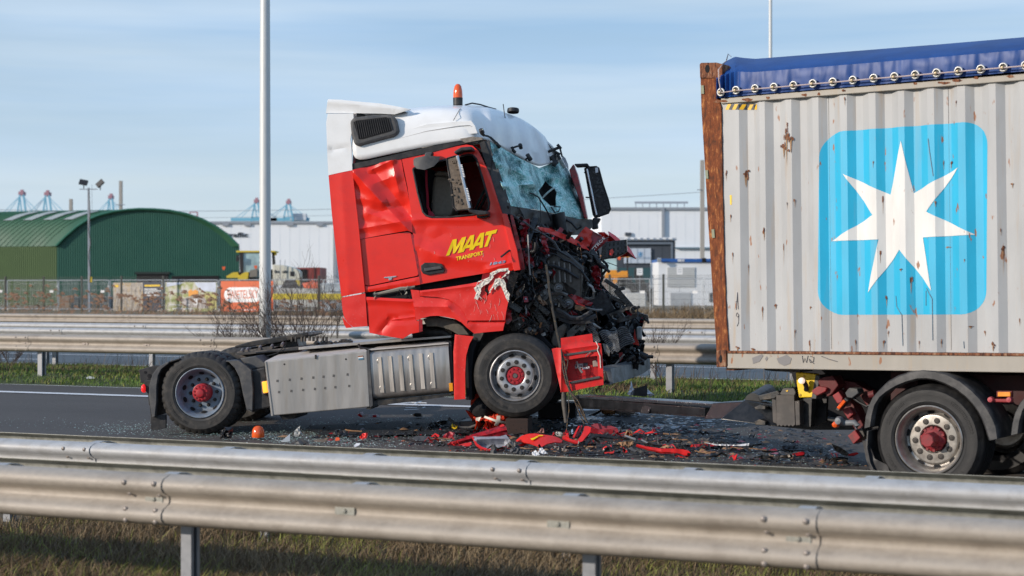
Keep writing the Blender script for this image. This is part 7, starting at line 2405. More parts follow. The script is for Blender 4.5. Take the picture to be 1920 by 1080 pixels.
# trailer chassis -----------------------------------------------------------
C2 = Frame((1.99, 16.24, 0.0), R(-32.95))
tr = thing("container_trailer", "dark container trailer under the rusty container, red frame ends and black mudguards", "trailer", C2)
def ts(name, poly, y0, y1, mat, parent=tr, bevel=0, smooth=None):
	return slab(name, poly, y0, y1, mat, parent, bevel, C2, smooth=smooth)
def tsk(name, poly, y, mat, step=8, dent=None, solid=.02, parent=tr, holes=()):
	return skin(name, poly, y, mat, step, holes, dent, solid, parent, C2, 35)
red_fr = simple("dusty_red_chassis", (.12, .012, .014), .7, var=.25, scale=8, dirt=(.10, .07, .06), dirt_amt=.7, dscale=8)
red_br = simple("bright_chassis_red", (.30, .02, .024), .6, var=.2, scale=10, dirt=(.08, .05, .045), dirt_amt=.8, dscale=10)
red_dk = simple('shaded_chassis_red', (.045, .010, .010), .7, var=.3, scale=8)  # near black red: shade under the container put into the beam colour
for y in (.55, 1.75):
	MB().box((6.3, y, .90), (9.6, .12, .26)).build("main_beam", red_dk, tr)
for k in range(7):
	MB().box((1.8 + k * 1.45, 1.2, .92), (.12, 2.0, .14)).build("cross_beam", red_dk, tr)
cw_ = C2.at(1742, 825, .06)
make_wheel(tr, cw_, 'trailer', .50, .36, rot=.2, tyre_m=rubber2, rim_m=rim_alu2)
make_wheel(tr, Vector((cw_.x + 1.33, cw_.y, cw_.z)), 'trailer', .50, .36, rot=.7, tyre_m=rubber2, rim_m=rim_alu2)
make_wheel(tr, Vector((cw_.x + 2.66, cw_.y, cw_.z)), 'trailer', .50, .36, detail=False, tyre_m=rubber2, rim_m=rim_alu2)
for dx in (-.85, 0, 1.33, 2.66):
	make_wheel(tr, Vector((cw_.x + dx, 2.38, cw_.z + (.0 if dx >= 0 else .06))), 'trailer', .50, .36, flip=True, detail=False, tyre_m=rubber2, rim_m=rim_alu2)
for dx in (0, 1.33, 2.66):
	MB().tube([(cw_.x + dx, .3, cw_.z), (cw_.x + dx, 2.2, cw_.z)], .07, 10).build("axle", frame_m, tr, smooth=50)
arc_o = [(1622.7, 803.5), (1625, 782), (1629.6, 764), (1638, 746), (1650.5, 731.8), (1667, 716), (1685, 706), (1708, 698), (1731.5, 694.7), (1755, 696.5), (1777.8, 701.7), (1802, 714), (1824, 731.8), (1839, 747), (1851.9, 764), (1862, 781), (1870, 799), (1872.7, 822)]
arc_i = [(1634, 799), (1637, 775), (1643.5, 752.6), (1656, 738), (1673.6, 727), (1696, 717), (1720, 709.8), (1738, 709.5), (1754.6, 712), (1778, 721), (1801, 734), (1818, 749), (1831, 764), (1842, 783), (1849.5, 803.5), (1856.5, 825.5)]
mg_m = simple("worn_black_mudguard", (.024, .025, .028), .5, var=.2, scale=6, dirt=(.17, .16, .15), dirt_amt=.55, dscale=5)
def mudguard(o_, i_, dx=0.0):
	A = [C2.at(a, c, .0) + Vector((dx, 0, 0)) for a, c in o_]
	k = len(o_)
	B = []
	for i in range(k):
		u = i / (k - 1) * (len(i_) - 1)
		j = min(int(u), len(i_) - 2)
		f_ = u - j
		B.append(C2.at(i_[j][0] + (i_[j + 1][0] - i_[j][0]) * f_, i_[j][1] + (i_[j + 1][1] - i_[j][1]) * f_, .0) + Vector((dx, 0, 0)))
	A2 = [p + Vector((0, .40, 0)) for p in A]
	Am = [p.lerp(q, .15) + Vector((0, -.02, 0)) for p, q in zip(A, B)]
	Bm = [p.lerp(q, .85) + Vector((0, -.02, 0)) for p, q in zip(A, B)]
	return MB().grid([A2, A, Am, Bm, B, [p + Vector((0, .05, 0)) for p in B]]).build("mudguard", mg_m, tr, solid=.01, smooth=50)
mudguard(arc_o, arc_i)
mudguard(arc_o, arc_i, 1.33)
arc_strip([(1628, 808), (1626, 840), (1632, 868), (1638, 880)], .02, .4, "mudguard_skirt", mg_m, .012, tr, C2)
tsk("mudflap", [(1617, 826), (1628, 828), (1640, 860), (1664, 872), (1668, 884), (1634, 886), (1624, 862)], .06, blackp, 8, dent=wob(.01, 10), solid=.02)
# far parts, rear of the trailer
ts("rear_light_panel", [(1491.5, 698), (1528, 701), (1530, 705), (1523, 745), (1498, 745.5), (1494, 722)], .30, .40, yellow, bevel=.008)
ts("panel_shadow_side", [(1529, 703), (1537, 705), (1530, 748), (1521, 747)], .30, .55, greyp, bevel=.004)
lm = MB(); lm.tube([C2.at(1504, 713, .2), C2.at(1508, 716, .22), C2.at(1512, 725, .25), C2.at(1512, 731, .28)], [.03, .022, .024, .026], 8)
lo = lm.build("marker_lamp", black_gloss, tr, smooth=50)
MB().lathe([(.001, -.03), (.022, -.022), (.03, 0), (.03, .02)], C2.at(1502.5, 714, .18), 12).build("lamp_lens", lamp_white, lo, smooth=60)
for a, c in ((1507.5, 706), (1500, 740.5)):
	MB().lathe([(.014, 0), (.012, -.006), (.001, -.007)], C2.at(a, c, .297), 8).build("rivet", simple("ochre_rivet", (.5, .3, .02), .5), tr)
# black extension beam reaching back to the tractor
EB = Frame((0, 0, 0))
P0, P1, P2 = EB.at(1082, 741, 20.9), EB.at(1322, 758, 17.6), EB.at(1322, 758, 17.6)
def wpt(px, py, Y): return EB.at(px, py, Y)
inv = C2.I
def beam_seg(name, a, b_, c, d, Ya, Yb, dep, mat):
	"""a,b_ top pixels; c,d bottom pixels right/left"""
	pts_ = [wpt(*a, Ya), wpt(*b_, Yb), wpt(*c, Yb), wpt(*d, Ya)]
	pts_ = [inv @ p for p in pts_]
	back = Vector((0, dep, 0))
	b = MB().prism(pts_[::-1], back)
	return b.build(name, mat, tr, bevel=.008)
beam_m = simple("black_steel_beam", (.009, .010, .012), .35, .2, var=.3, scale=8, dirt=(.05, .05, .055), dirt_amt=.4, dscale=9)
beam_seg("extension_beam", (1082, 746), (1322, 765), (1322, 781), (1082, 762), 20.6, 17.6, .12, beam_m)
beam_seg("beam_top_flange", (1078, 741), (1336, 757), (1336, 763), (1078, 746.5), 20.6, 17.5, .28, simple("scuffed_black_steel", (.05, .055, .065), .3, .4, var=.3, scale=6))
beam_seg("beam_bottom_flange", (1084, 761), (1322, 780), (1322, 783), (1084, 765), 20.6, 17.6, .26, beam_m)
beam_seg("beam_sleeve", (1208, 752), (1226, 753.5), (1215, 776), (1200, 774.5), 18.95, 18.75, .1, beam_m)
beam_seg("beam_end_bracket", (1336, 756), (1400, 752), (1384, 784), (1320, 786), 17.5, 16.9, .3, beam_m)
beam_seg("beam_end_bracket", (1396, 750), (1460, 762), (1460, 800), (1350, 786), 16.9, 16.5, .25, beam_m)
ts("slotted_lug", [(1414, 764), (1426, 758), (1435, 762), (1435, 768), (1416, 768)], .5, .6, darkgrey, bevel=.006)
ts("slotted_lug", [(1414, 790), (1424, 786), (1435, 790), (1435, 798), (1416, 797)], .5, .6, darkgrey, bevel=.006)
slab_t = [inv @ wpt(1412, 753, 16.9), inv @ wpt(1440, 735, 18.2)]
MB().tube(slab_t, .085, 12).build("buffer_cylinder", simple("dusty_dark_cylinder", (.06, .058, .056), .6, var=.2, scale=10), tr, smooth=30)
ts("upper_link", [(1420, 742), (1458, 732), (1464, 738), (1452, 748), (1424, 752)], .75, .9, darkgrey, bevel=.01)
ts("link_head", [(1462, 738), (1468, 728), (1488, 726), (1492, 736), (1490, 742), (1464, 741)], .55, .75, simple("dusty_steel_head", (.085, .08, .075), .6, var=.2, scale=10), bevel=.008)
ts("head_paint_mark", [(1473, 733), (1476, 731), (1478, 732), (1476, 735)], .545, .548, sticker_y)
box_m = simple("dusty_grey_box", (.07, .064, .06), .7, var=.15, scale=10, dirt=(.2, .17, .15), dirt_amt=.4, dscale=6)
sb_ = [(1455, 741), (1489, 741), (1491, 797)]
pts_ = [(1490 - k * 3.6, 797 + (3 if k % 2 else 0)) for k in range(10)]
ts("serrated_bracket", sb_ + pts_ + [(1456, 796)], .5, .72, box_m, bevel=.006)
ts("bracket_wing", [(1447, 748), (1455, 750), (1457, 795), (1449, 792)], .52, .66, box_m, bevel=.006)
ts("bracket_wing", [(1490, 752), (1499, 751), (1500, 797), (1492, 798)], .5, .66, box_m, bevel=.006)
ts("dark_plate", [(1500, 748), (1522, 746), (1520, 800), (1500, 798)], .6, .7, blackp)
ts("mudflap", [(1521, 746), (1550, 744), (1548, 790), (1520, 805)], .85, .9, blackp)
ts("underride_beam", [(1440, 772), (1520, 782), (1600, 790), (1600, 806), (1520, 806), (1440, 798)], 1.3, 1.5, blackp)
ts("rear_bolster", [(1432, 690), (1500, 693), (1500, 698), (1478, 697.5), (1450, 696), (1434, 694)], .3, .6, darkgrey)
ts("dark_underside_sheet", [(1482, 693), (1700, 692), (1700, 800), (1600, 800), (1545, 790), (1520, 760), (1498, 745)], 2.44, 2.5, black_cloth_and_shade)  # black sheets added to keep the space under the container dark
ts("dark_underside_sheet", [(1540, 693), (1720, 692), (1700, 740), (1600, 740), (1560, 715)], .75, .85, black_cloth_and_shade)
# red twisted rear frame
def rs(name, poly, y0=.35, y1=.55, m=None, bevel=.008):
	return ts(name, poly, y0, y1, m or red_fr, bevel=bevel)
rs("rear_frame_head", [(1530, 712), (1548, 706), (1562, 705), (1572, 722), (1560, 738), (1552, 744), (1544, 735), (1536, 722)], .3, .5, red_fr)
rs("frame_lug", [(1521, 733), (1534, 724), (1550, 727), (1548, 734), (1532, 742), (1524, 738)], .25, .35, red_br)
rs("frame_diagonal", [(1560, 738), (1576, 730), (1600, 760), (1618, 796), (1622, 812), (1608, 814), (1588, 782)], .4, .6, red_fr)
rs("red_reflector_bar", [(1560, 742), (1572, 734), (1580, 746), (1578, 755), (1570, 757)], .3, .38, red_br)
rs("red_reflector_bar", [(1578, 768), (1592, 763), (1600, 776), (1590, 786)], .3, .38, red_br)
rs("red_end_block", [(1589, 817), (1603, 806), (1613, 821), (1600, 833)], .22, .45, red_br)
rs("block_side", [(1603, 806), (1616, 802), (1622, 818), (1613, 826)], .28, .5, darkgrey)
rs("side_frame", [(1570, 712), (1600, 716), (1636, 738), (1628, 765), (1612, 742), (1584, 730)], .5, .7, red_fr)
mo = rs("marker_lamp_holder", [(1566, 768), (1585, 745), (1591, 751), (1572, 772)], .2, .28, darkgrey)
ts("orange_marker_lamp", [(1568.5, 764), (1581, 749), (1585.5, 753), (1573, 768)], .17, .22, orange_lens, mo, bevel=.004)
rs("grey_junction_box", [(1584, 737), (1592, 727), (1607, 729), (1610, 737), (1597, 747), (1588, 745)], .25, .4, greyp)
line_px_c = lambda pts, y, r, n, m: MB().tube([C2.at(a, c, y) for a, c in pts], r, 8).build(n, m, tr, smooth=60)
st_m = simple("dusty_blue_grey_stalk", (.16, .17, .18), .5, var=.2, scale=10)
line_px_c([(1572, 791), (1580, 793), (1592, 793), (1602, 792), (1608, 798), (1604, 801)], .15, .028, "lamp_stalk", st_m)
MB().lathe([(.001, -.05), (.03, -.045), (.042, -.01), (.042, .03), (.03, .05)], C2.at(1574, 789, .12), 12).build("lamp_head", st_m, tr, smooth=50)
MB().lathe([(.001, -.04), (.025, -.03), (.034, .0), (.03, .03)], C2.at(1567, 796, .12), 12).build("orange_marker_lamp", orange_lens, tr, smooth=50)
line_px_c([(1630, 741), (1640, 738)], .2, .035, "pipe_stub", red_fr)
line_px_c([(1598, 745), (1612, 755), (1625, 762), (1634, 758)], .3, .012, "cable", blackp)
# side marker between the mudguards
rs("marker_bracket", [(1857, 748), (1897, 748), (1899, 755), (1857, 754)], .02, .06, red_br)
for a in (1859, 1894):
	MB().lathe([(.001, -.05), (.022, -.045), (.026, 0), (.022, .03)], C2.at(a, 749, .03), 12).build("bracket_stud", simple("dusty_pink_red", (.42, .07, .08), .6), tr, smooth=50)
rs("lamp_frame", [(1868, 733), (1898, 733), (1898, 745), (1868, 745)], .04, .08, red_fr)
ts("amber_side_lamp", [(1870.5, 735), (1894, 735), (1894, 743.5), (1870.5, 743.5)], .02, .05, simple("amber_lamp", (.75, .25, .03), .3, emit=(1, .4, .05, .12)), bevel=.004)
# debris on the carriageway
def scrap(name, label, poly, mat, lean=1.2, thick=.02, step=6, dent=None, base=None, cat="wreckage piece", mats=None, smooth=25, lift=0.0):
	"""traced piece standing or lying where its lowest pixel meets the road; lean = metres away per metre up"""
	bp = base or max(poly, key=lambda p: p[1])
	w = road_pt(*bp)
	fr = Frame((w.x, w.y, w.z), 0)
	def yf(px, py):
		return lean * max(0, (bp[1] - py)) * w.y / F
	b = MB().panel(fr, poly, yf, (), step, dent or wob(.02, 12, len(name)))
	o = b.build(name, mat, solid=thick, smooth=smooth, loc=w)
	tag(o, label, cat)
	return o, fr, yf
def sub(parent, fr, yf, name, poly, mat, off=.01, step=0, thick=.006, dent=None):
	b = MB().panel(fr, poly, lambda a, c: yf(a, c) - off, (), step, dent)
	return b.build(name, mat, parent, solid=thick, smooth=30)
o, fr, yf = scrap("bumper_strip", "long dark red angled strip lying against the red and white bag", [(842, 834), (843, 829), (868, 822), (884, 815), (915, 806), (938, 798), (947, 797), (950, 803), (952, 811), (949, 815), (935, 818), (920, 821), (895, 824), (884, 828), (862, 832), (850, 836)], red_dark, .6, .03, dent=add(wob(.01, 12), creases([(843, 832, 950, 806, .04, 5)])), lift=0)
sub(o, fr, yf, "clip", [(937, 798), (942, 795), (945, 796), (946, 799), (938, 801)], red_plast)
sub(o, fr, yf, "red_lip", [(853, 836), (870, 831), (884, 829), (884, 833), (880, 837), (866, 836)], red_plast, .03)
o, fr, yf = scrap("fender_shell", "upturned red fender shell showing its grey inner side", [(885, 818.5), (910, 819), (938, 818), (949, 815), (955, 823), (961, 831), (952, 835), (944, 838), (930, 842), (915, 843), (902, 839), (893, 832)], simple("grey_inner_shell", (.34, .35, .39), .6, var=.25, scale=12, dirt=(.12, .12, .13), dirt_amt=.7, dscale=14), 1.0, .01, dent=creases([(888, 824, 955, 822, .05, 6), (900, 835, 945, 833, -.08, 8)]))
sub(o, fr, yf, "red_rim", [(884.5, 818), (887, 819), (895, 832), (904, 838), (916, 841.5), (930, 840.5), (944, 836.5), (945, 839), (930, 843.5), (915, 845), (902, 841), (892, 833)], red_plast, .03, 0, .02)
o, fr, yf = scrap("grey_cone_piece", "small upright grey curved plastic piece just behind the barrier edge", [(919, 851), (921, 838), (926, 833), (929, 834), (931, 842), (932, 851)], greyp, .1, .02, dent=lambda x, y: .05 - ((x - 925) / 6) ** 2 * .05)
o, fr, yf = scrap("fender_skin", "curved red skin panel with yellow paint strokes lying on the road", [(967, 826), (978, 817), (990, 813.5), (1003, 812.5), (1020, 815), (1036, 817), (1048, 821), (1055, 826), (1052, 830), (1040, 829), (1026, 832), (1019, 836), (1014, 839), (1006, 835), (992, 830.5), (980, 829)], red_scratch, 1.6, .012, dent=lambda x, y: .10 - ((x - 1010) / 45) ** 2 * .10)
sub(o, fr, yf, "yellow_stroke", [(995, 822), (1000, 821), (1008, 817), (1009, 819), (1003, 823), (998, 825)], letter_y, .13)
sub(o, fr, yf, "yellow_stroke", [(1009, 816), (1018, 815.5), (1018, 817), (1010, 817.5)], letter_y, .12)
o, fr, yf = scrap("red_strip", "thin red strip with a black clip crossing the curved red skin panel", [(968, 836), (985, 828), (996, 823), (998, 826), (988, 831), (972, 838)], red_plast, .8, .02)
sub(o, fr, yf, "black_clip", [(982, 823), (988, 821), (992, 824), (1004, 822), (1006, 823), (998, 828), (990, 826)], blackp, .04)
o, fr, yf = scrap("grille_frame", "bright red open grille frame piece with black slats on the road", [(1054, 821), (1055, 818), (1060, 816), (1066, 820), (1069, 823), (1082, 826), (1090, 816), (1094, 807), (1096, 799), (1103, 799), (1108, 801), (1107, 810), (1097, 821), (1088, 833), (1078, 830), (1066, 826)], red_plast, .9, .025)
sub(o, fr, yf, "red_slat", [(1074, 818), (1080, 806), (1085, 798), (1087, 799), (1081, 811), (1077, 820)], red_plast, .0, 0, .02)
sub(o, fr, yf, "red_slat", [(1079, 818), (1086, 805), (1090, 797), (1092, 799), (1086, 812), (1082, 820)], red_dark, -.03, 0, .02)
sub(o, fr, yf, "upright_lug", [(1060, 817), (1062, 812), (1065, 812), (1067, 820)], red_plast, .02, 0, .02)
sub(o, fr, yf, "black_frame", [(1062, 828), (1078, 833), (1088, 836), (1098, 826), (1108, 815), (1114, 814), (1104, 826), (1094, 838), (1088, 839), (1074, 835)], darkgrey, -.05, 0, .03)
o, fr, yf = scrap("red_step_box", "dark red box shaped step piece with its flat top showing, behind the grille frame", [(1109, 800), (1112, 802), (1120, 805), (1140, 805), (1158, 804), (1160, 811), (1152, 814), (1135, 813.5), (1118, 815), (1109, 811)], red_dark, .2, .05)
sub(o, fr, yf, "box_top", [(1108, 797), (1112, 794.5), (1126, 794), (1130, 799), (1145, 798), (1158, 803), (1140, 805), (1120, 805)], simple("dusty_red_top", (.34, .05, .07), .5), -.05, 0, .05)
o, fr, yf = scrap("black_moulding", "long black moulding bent in front of the dark red step piece", [(1092, 834), (1108, 816), (1116, 813), (1132, 814), (1150, 817), (1170, 819), (1170, 823), (1150, 822), (1130, 819), (1117, 818), (1110, 821), (1097, 838)], black_gloss, .4, .03)
o, fr, yf = scrap("chrome_tube", "pale shiny tube pointing down right towards the red curved strip", [(1170, 817), (1173, 815.5), (1192, 822), (1191, 825.5)], rim_alu, .3, .05, 0)
o, fr, yf = scrap("chrome_rod", "thin pale rod lying beyond the shiny tube", [(1201, 825), (1204, 824), (1223, 833), (1221, 834.5)], rim_alu, .3, .03, 0)
o, fr, yf = scrap("curved_red_strip", "bright red curved strip with a hooked end on the right of the debris field", [(1193, 834), (1194, 832.5), (1212, 837), (1240, 841), (1262, 841), (1280, 842.5), (1291, 845), (1295, 849), (1294, 853), (1286, 854), (1274, 850), (1255, 847.5), (1240, 847), (1215, 842)], red_plast, .8, .03)
sub(o, fr, yf, "red_tail", [(1259, 850), (1270, 848), (1275, 854), (1292, 855), (1290, 857), (1268, 859)], red_plast, -.04)
o, fr, yf = scrap("shredded_trim", "long shredded black, white and maroon trim strip on the open road", [(1262, 838), (1285, 834), (1310, 836), (1345, 834), (1380, 833), (1405, 834), (1428, 831), (1430, 834), (1402, 838), (1370, 841), (1330, 841), (1290, 842), (1268, 842)], darkgrey, .5, .03, 4, wob(.03, 5))
sub(o, fr, yf, "white_strip", [(1256, 832), (1290, 830), (1305, 833), (1280, 834)], greyp, .04, 3, .006, wob(.02, 5))
sub(o, fr, yf, "white_strip", [(1320, 829), (1345, 833), (1380, 834), (1405, 831), (1404, 836), (1370, 836), (1340, 835)], paper, .04, 3, .006, wob(.02, 5))
sub(o, fr, yf, "maroon_strip", [(1300, 833), (1330, 832), (1345, 836), (1320, 839), (1302, 838)], red_dark, .05, 3, .006, wob(.02, 5))
o, fr, yf = scrap("broken_plastic_bar", "dark broken bar with a maroon upturned end on the right part of the road", [(1410, 858), (1430, 853), (1450, 856), (1480, 852), (1500, 848), (1508, 847), (1507, 852), (1490, 855), (1470, 859), (1440, 860)], darkgrey, .5, .04, 4, wob(.03, 6))
sub(o, fr, yf, "maroon_end", [(1485, 851), (1506, 846), (1509, 849), (1507, 853), (1490, 855)], red_dark, .03)
o, fr, yf = scrap("black_scrap", "two lobed black scrap above the broken bar with the maroon end", [(1466, 836), (1478, 835), (1496, 838), (1498, 843), (1484, 845), (1470, 841)], blackp, .6, .05, 4, wob(.04, 5))
o, fr, yf = scrap("small_black_stand", "small upright black scrap right of the red curved strip, near the barrier", [(1441, 873), (1448, 862), (1455, 863), (1454, 870), (1447, 872)], black_gloss, .1, .04, 0)
o, fr, yf = scrap("brown_cardboard_scrap", "brown triangular scrap beside the trailer's rear wheel mudflap", [(1560, 832), (1575, 838), (1592, 850), (1588, 856), (1566, 844)], simple("brown_felt", (.10, .075, .055), .9), .3, .01, 4, wob(.03, 5))
o, fr, yf = scrap("foil_scrap", "crumpled white foil scrap by the brown triangular scrap", [(1554, 851), (1558, 841), (1562, 843), (1566, 853), (1558, 854)], paper, .1, .03, 2.5, wob(.06, 2.5), smooth=10)
o, fr, yf = scrap("red_scrap", "small bright red strip beside the trailer wheel", [(1590, 851), (1606, 848), (1610, 850), (1602, 854), (1591, 854)], red_plast, .5, .02, 0)
o, fr, yf = scrap("black_bar", "short thick black bar lying left of the trailer wheel", [(1564, 858), (1575, 856), (1590, 858), (1590, 863), (1566, 862)], blackp, .3, .08, 0)
o, fr, yf = scrap("white_paper_scrap", "left of two white crumpled scraps at the barrier edge under the debris", [(997, 851), (999, 847), (1004, 844), (1010, 849), (1012, 853), (1006, 855), (998, 853)], paper, .3, .03, 2.5, wob(.018, 4), smooth=12)
o, fr, yf = scrap("white_paper_scrap", "right of two white crumpled scraps at the barrier edge under the debris", [(1011, 848), (1011, 841), (1016, 839), (1023, 846), (1027, 850), (1018, 852)], paper, .3, .03, 2.5, wob(.018, 4), smooth=12)
o, fr, yf = scrap("white_cylinder_scrap", "small dirty white fitting between the curved red panel and the grille frame", [(1040, 813), (1044, 809), (1052, 810), (1056, 814), (1052, 819), (1044, 817)], simple("dirty_cream", (.5, .48, .42), .6, var=.3, scale=20), .3, .06, 3, wob(.03, 4))
o, fr, yf = scrap("brown_bent_scrap", "brown rag like scrap next to the shiny tube", [(1172, 812), (1176, 805), (1184, 808), (1187, 816), (1182, 820), (1176, 818)], cardb, .2, .04, 3, wob(.06, 4), smooth=12)
o, fr, yf = scrap("brown_rag", "brown fibrous rag among the parts right of the grille frame", [(1152, 834), (1160, 829), (1172, 828), (1184, 824), (1190, 828), (1185, 836), (1170, 836), (1158, 836)], cardb, .8, .03, 3, wob(.07, 4), smooth=12)
o, fr, yf = scrap("black_lamp_scrap", "black shell with a red edge near the barrier, right of the grille frame", [(1128, 848), (1132, 841), (1142, 838), (1150, 846), (1151, 849), (1140, 851), (1130, 852)], black_gloss, .3, .05, 4, wob(.03, 5))
sub(o, fr, yf, "red_edge", [(1133, 848), (1148, 847), (1152, 844), (1150, 850), (1134, 851)], red_plast, .05)
o, fr, yf = scrap("red_triangle_scrap", "small upright red triangle right of the black shell", [(1168, 848), (1169, 838), (1172, 842), (1180, 848), (1178, 849)], red_plast, .1, .01, 0)
o, fr, yf = scrap("grey_trim_scrap", "long grey brown trim below the grille frame", [(1038, 836), (1044, 836), (1052, 840), (1064, 842), (1062, 846), (1050, 845), (1040, 840)], simple("grey_brown_trim", (.22, .18, .16), .6), .3, .04, 4, wob(.02, 5))
o, fr, yf = scrap("dark_shell", "dark grey crumpled shell left of the white crumpled scraps", [(958, 848), (962, 844), (972, 840), (976, 843), (990, 844), (994, 850), (985, 852), (968, 851)], greyp, .5, .04, 3, wob(.05, 5), smooth=15)
o, fr, yf = scrap("grey_tangle", "tangled grey scrap between the fender shell and the curved red panel", [(945, 838), (953, 830), (965, 829), (968, 836), (962, 842), (950, 841)], simple("grey_tangle_m", (.16, .15, .14), .7, var=.4, scale=30), .5, .04, 3, wob(.06, 4), smooth=12)
o, fr, yf = scrap("red_scrap", "dark red folded scrap left of the bumper strip, near the creeper board", [(828, 822), (833, 815), (842, 809), (852, 811), (853, 818), (845, 822), (835, 823)], red_dark, .5, .02, 4, wob(.04, 6))
o, fr, yf = scrap("red_scrap", "flat pale red scrap between the folded scrap and the grey plate", [(808, 818), (816, 812), (824, 816), (822, 820)], red_scratch, 1.0, .01, 0)
o, fr, yf = scrap("grey_plate_scrap", "dark grey flat plate left of the red scraps", [(774, 819), (785, 817), (808, 818), (809, 825), (790, 827), (776, 825)], greyp, .6, .02, 5, wob(.01, 6))
o, fr, yf = scrap("red_grille_scrap", "pinkish red ribbed scrap on the glass strewn road below the fuel tank", [(676, 818), (679, 813), (689, 811), (690, 818), (685, 823), (677, 822)], red_scratch, .6, .02, 3, wob(.03, 4))
o, fr, yf = scrap("red_scrap", "small red sliver left of the grey plate", [(752, 827), (760, 823), (765, 824), (758, 827)], red_plast, .6, .01, 0)
o, fr, yf = scrap("black_red_scrap", "low dark lump with red edge under the fuel tank front", [(622, 812), (632, 806), (645, 806), (652, 812), (650, 818), (630, 816)], black_gloss, .6, .05, 4, wob(.04, 5))
o, fr, yf = scrap("orange_lamp_scrap", "small orange lamp fragment on the glass below the tanks", [(628, 826), (630, 820), (636, 820), (637, 825), (632, 827)], orange_lens, .3, .04, 0)
o, fr, yf = scrap("lamp_socket_scrap", "small upright clear lamp piece right of the orange beacon lens", [(551, 817), (552, 808), (557, 803), (562, 803), (563, 811), (560, 818), (555, 819)], simple("clear_lamp_piece", (.42, .42, .40), .25, var=.4, scale=30), .1, .05, 3, wob(.03, 4))
o, fr, yf = scrap("glass_shard", "pointed pale glass shard between the orange lens and the lamp piece", [(526, 828), (536, 820), (544, 813), (544, 827), (536, 829)], simple("pale_shard", (.45, .48, .50), .1), .2, .006, 0)
o, fr, yf = scrap("dark_wedge_scrap", "dark wedge with an orange patch right of the glass shard", [(553, 831), (560, 822), (570, 826), (578, 830), (574, 833), (560, 833)], greyp, .3, .03, 4, wob(.03, 5))
o, fr, yf = scrap("brown_scrap", "flat brown sliver behind the glass shard", [(520, 819), (530, 816), (545, 817), (538, 820)], cardb, .6, .02, 0)
o, fr, yf = scrap("brown_strip_scrap", "dark brown strip right of the dark wedge", [(588, 825), (600, 823), (614, 824), (610, 829), (592, 829)], simple("brown_grey_strip", (.14, .11, .09), .8), .5, .03, 0)
o, fr, yf = scrap("white_card_scrap", "small white card at the barrier edge right of the dark wedge", [(663, 836), (668, 831), (676, 831), (673, 835), (666, 838)], paper, .6, .01, 0)
o, fr, yf = scrap("hose_end", "dark wet hose end against the rear wheel", [(412, 818), (415, 808), (420, 803), (428, 808), (430, 816), (435, 820), (424, 823)], black_gloss, .2, .08, 3, wob(.05, 4))
o, fr, yf = scrap("marking_tape", "red and white warning tape scrap on the road under the tool box", [(670, 778), (675, 773), (680, 772), (682, 776), (700, 777), (712, 778), (713, 782), (695, 783), (676, 782)], paper, .5, .01, 3, wob(.03, 5))
sub(o, fr, yf, "red_band", [(670, 778), (674, 775), (680, 781), (676, 782)], red_plast, .03)
sub(o, fr, yf, "red_band", [(699, 778), (706, 778), (706, 782), (699, 782)], red_plast, .03)
o, fr, yf = scrap("black_pad", "small black pad on the road left of the front wheel", [(775, 776), (780, 774.5), (789, 775), (790, 780), (778, 781)], blackp, .2, .10, 0)
sub(o, fr, yf, "brown_end", [(774.5, 776), (777, 775), (777.5, 781), (775, 780)], cardb, .01)
o, fr, yf = scrap("black_scrap", "low black scrap left of the creeper board", [(818, 792), (824, 789), (838, 788), (837, 794), (822, 796)], black_gloss, .4, .05, 3, wob(.03, 4))
o, fr, yf = scrap("black_wedge_scrap", "black wedge at the barrier edge below the red curved strip", [(1222, 865), (1232, 859), (1244, 860), (1250, 866)], blackp, .2, .03, 0)
o, fr, yf = scrap("brown_splinter", "brown bent splinter standing behind the curved red panel", [(1004, 812), (1012, 808), (1015, 803), (1019, 803), (1020, 811), (1016, 815), (1006, 815)], simple("pinkish_brown", (.28, .11, .09), .7), .2, .02, 3, wob(.03, 4))
o, fr, yf = scrap("silver_scrap", "upright thin silver fitting left of the grille frame", [(1071, 813), (1071, 806), (1074, 804), (1075, 812), (1073, 816)], chrome, .1, .02, 0)
o, fr, yf = scrap("orange_floor_scrap", "flat pale wood splinter by the curved red strip", [(1238, 839), (1250, 834), (1258, 836), (1262, 839), (1250, 841)], simple("pale_wood", (.45, .26, .14), .8, var=.3, scale=20), .6, .03, 3, wob(.03, 4))
# paper, box on the median grass
def stand(name, label, cat, poly, mat, n, lean=.1, thick=.03, base=None, **k):
	bp = base or max(poly, key=lambda p: p[1])
	x = x_at(bp[0], n)
	w = RF.M @ Vector((x, n, bank(x, n)))
	w.z = CH - (bp[1] - 540) / F * w.y
	fr = Frame(tuple(w), 0)
	yf = lambda px, py: lean * max(0, (bp[1] - py)) * w.y / F
	b = MB().panel(fr, poly, yf, (), k.get('step', 3), k.get('dent'))
	o = b.build(name, mat, solid=thick, smooth=20, loc=w)
	tag(o, label, cat)
	return o, fr, yf
stand("black_box", "open black box standing on the grass edge beyond the black beam", "box", [(1188, 741), (1190, 728), (1213, 722), (1214, 740), (1212, 743)], blackp, 23.3, .1, .18)
stand("white_sheet", "pointed white sheet standing left of the black box on the grass", "sheet", [(1176, 739), (1181, 730), (1184, 715), (1187, 728), (1190, 731), (1188, 741), (1181, 741)], paper, 23.35, .2, .01, dent=wob(.06, 5))
stand("white_sheet", "crumpled white sheet lying right of the black box on the grass", "sheet", [(1213, 741), (1214, 729), (1220, 735), (1226, 740), (1222, 743)], paper, 23.35, .3, .01, dent=wob(.06, 5))
stand("white_scrap", "white litter piece in the grass by the black beam end", "litter", [(1394, 752), (1396, 748), (1401, 750), (1402, 754)], paper, 23.0, .3, .02)
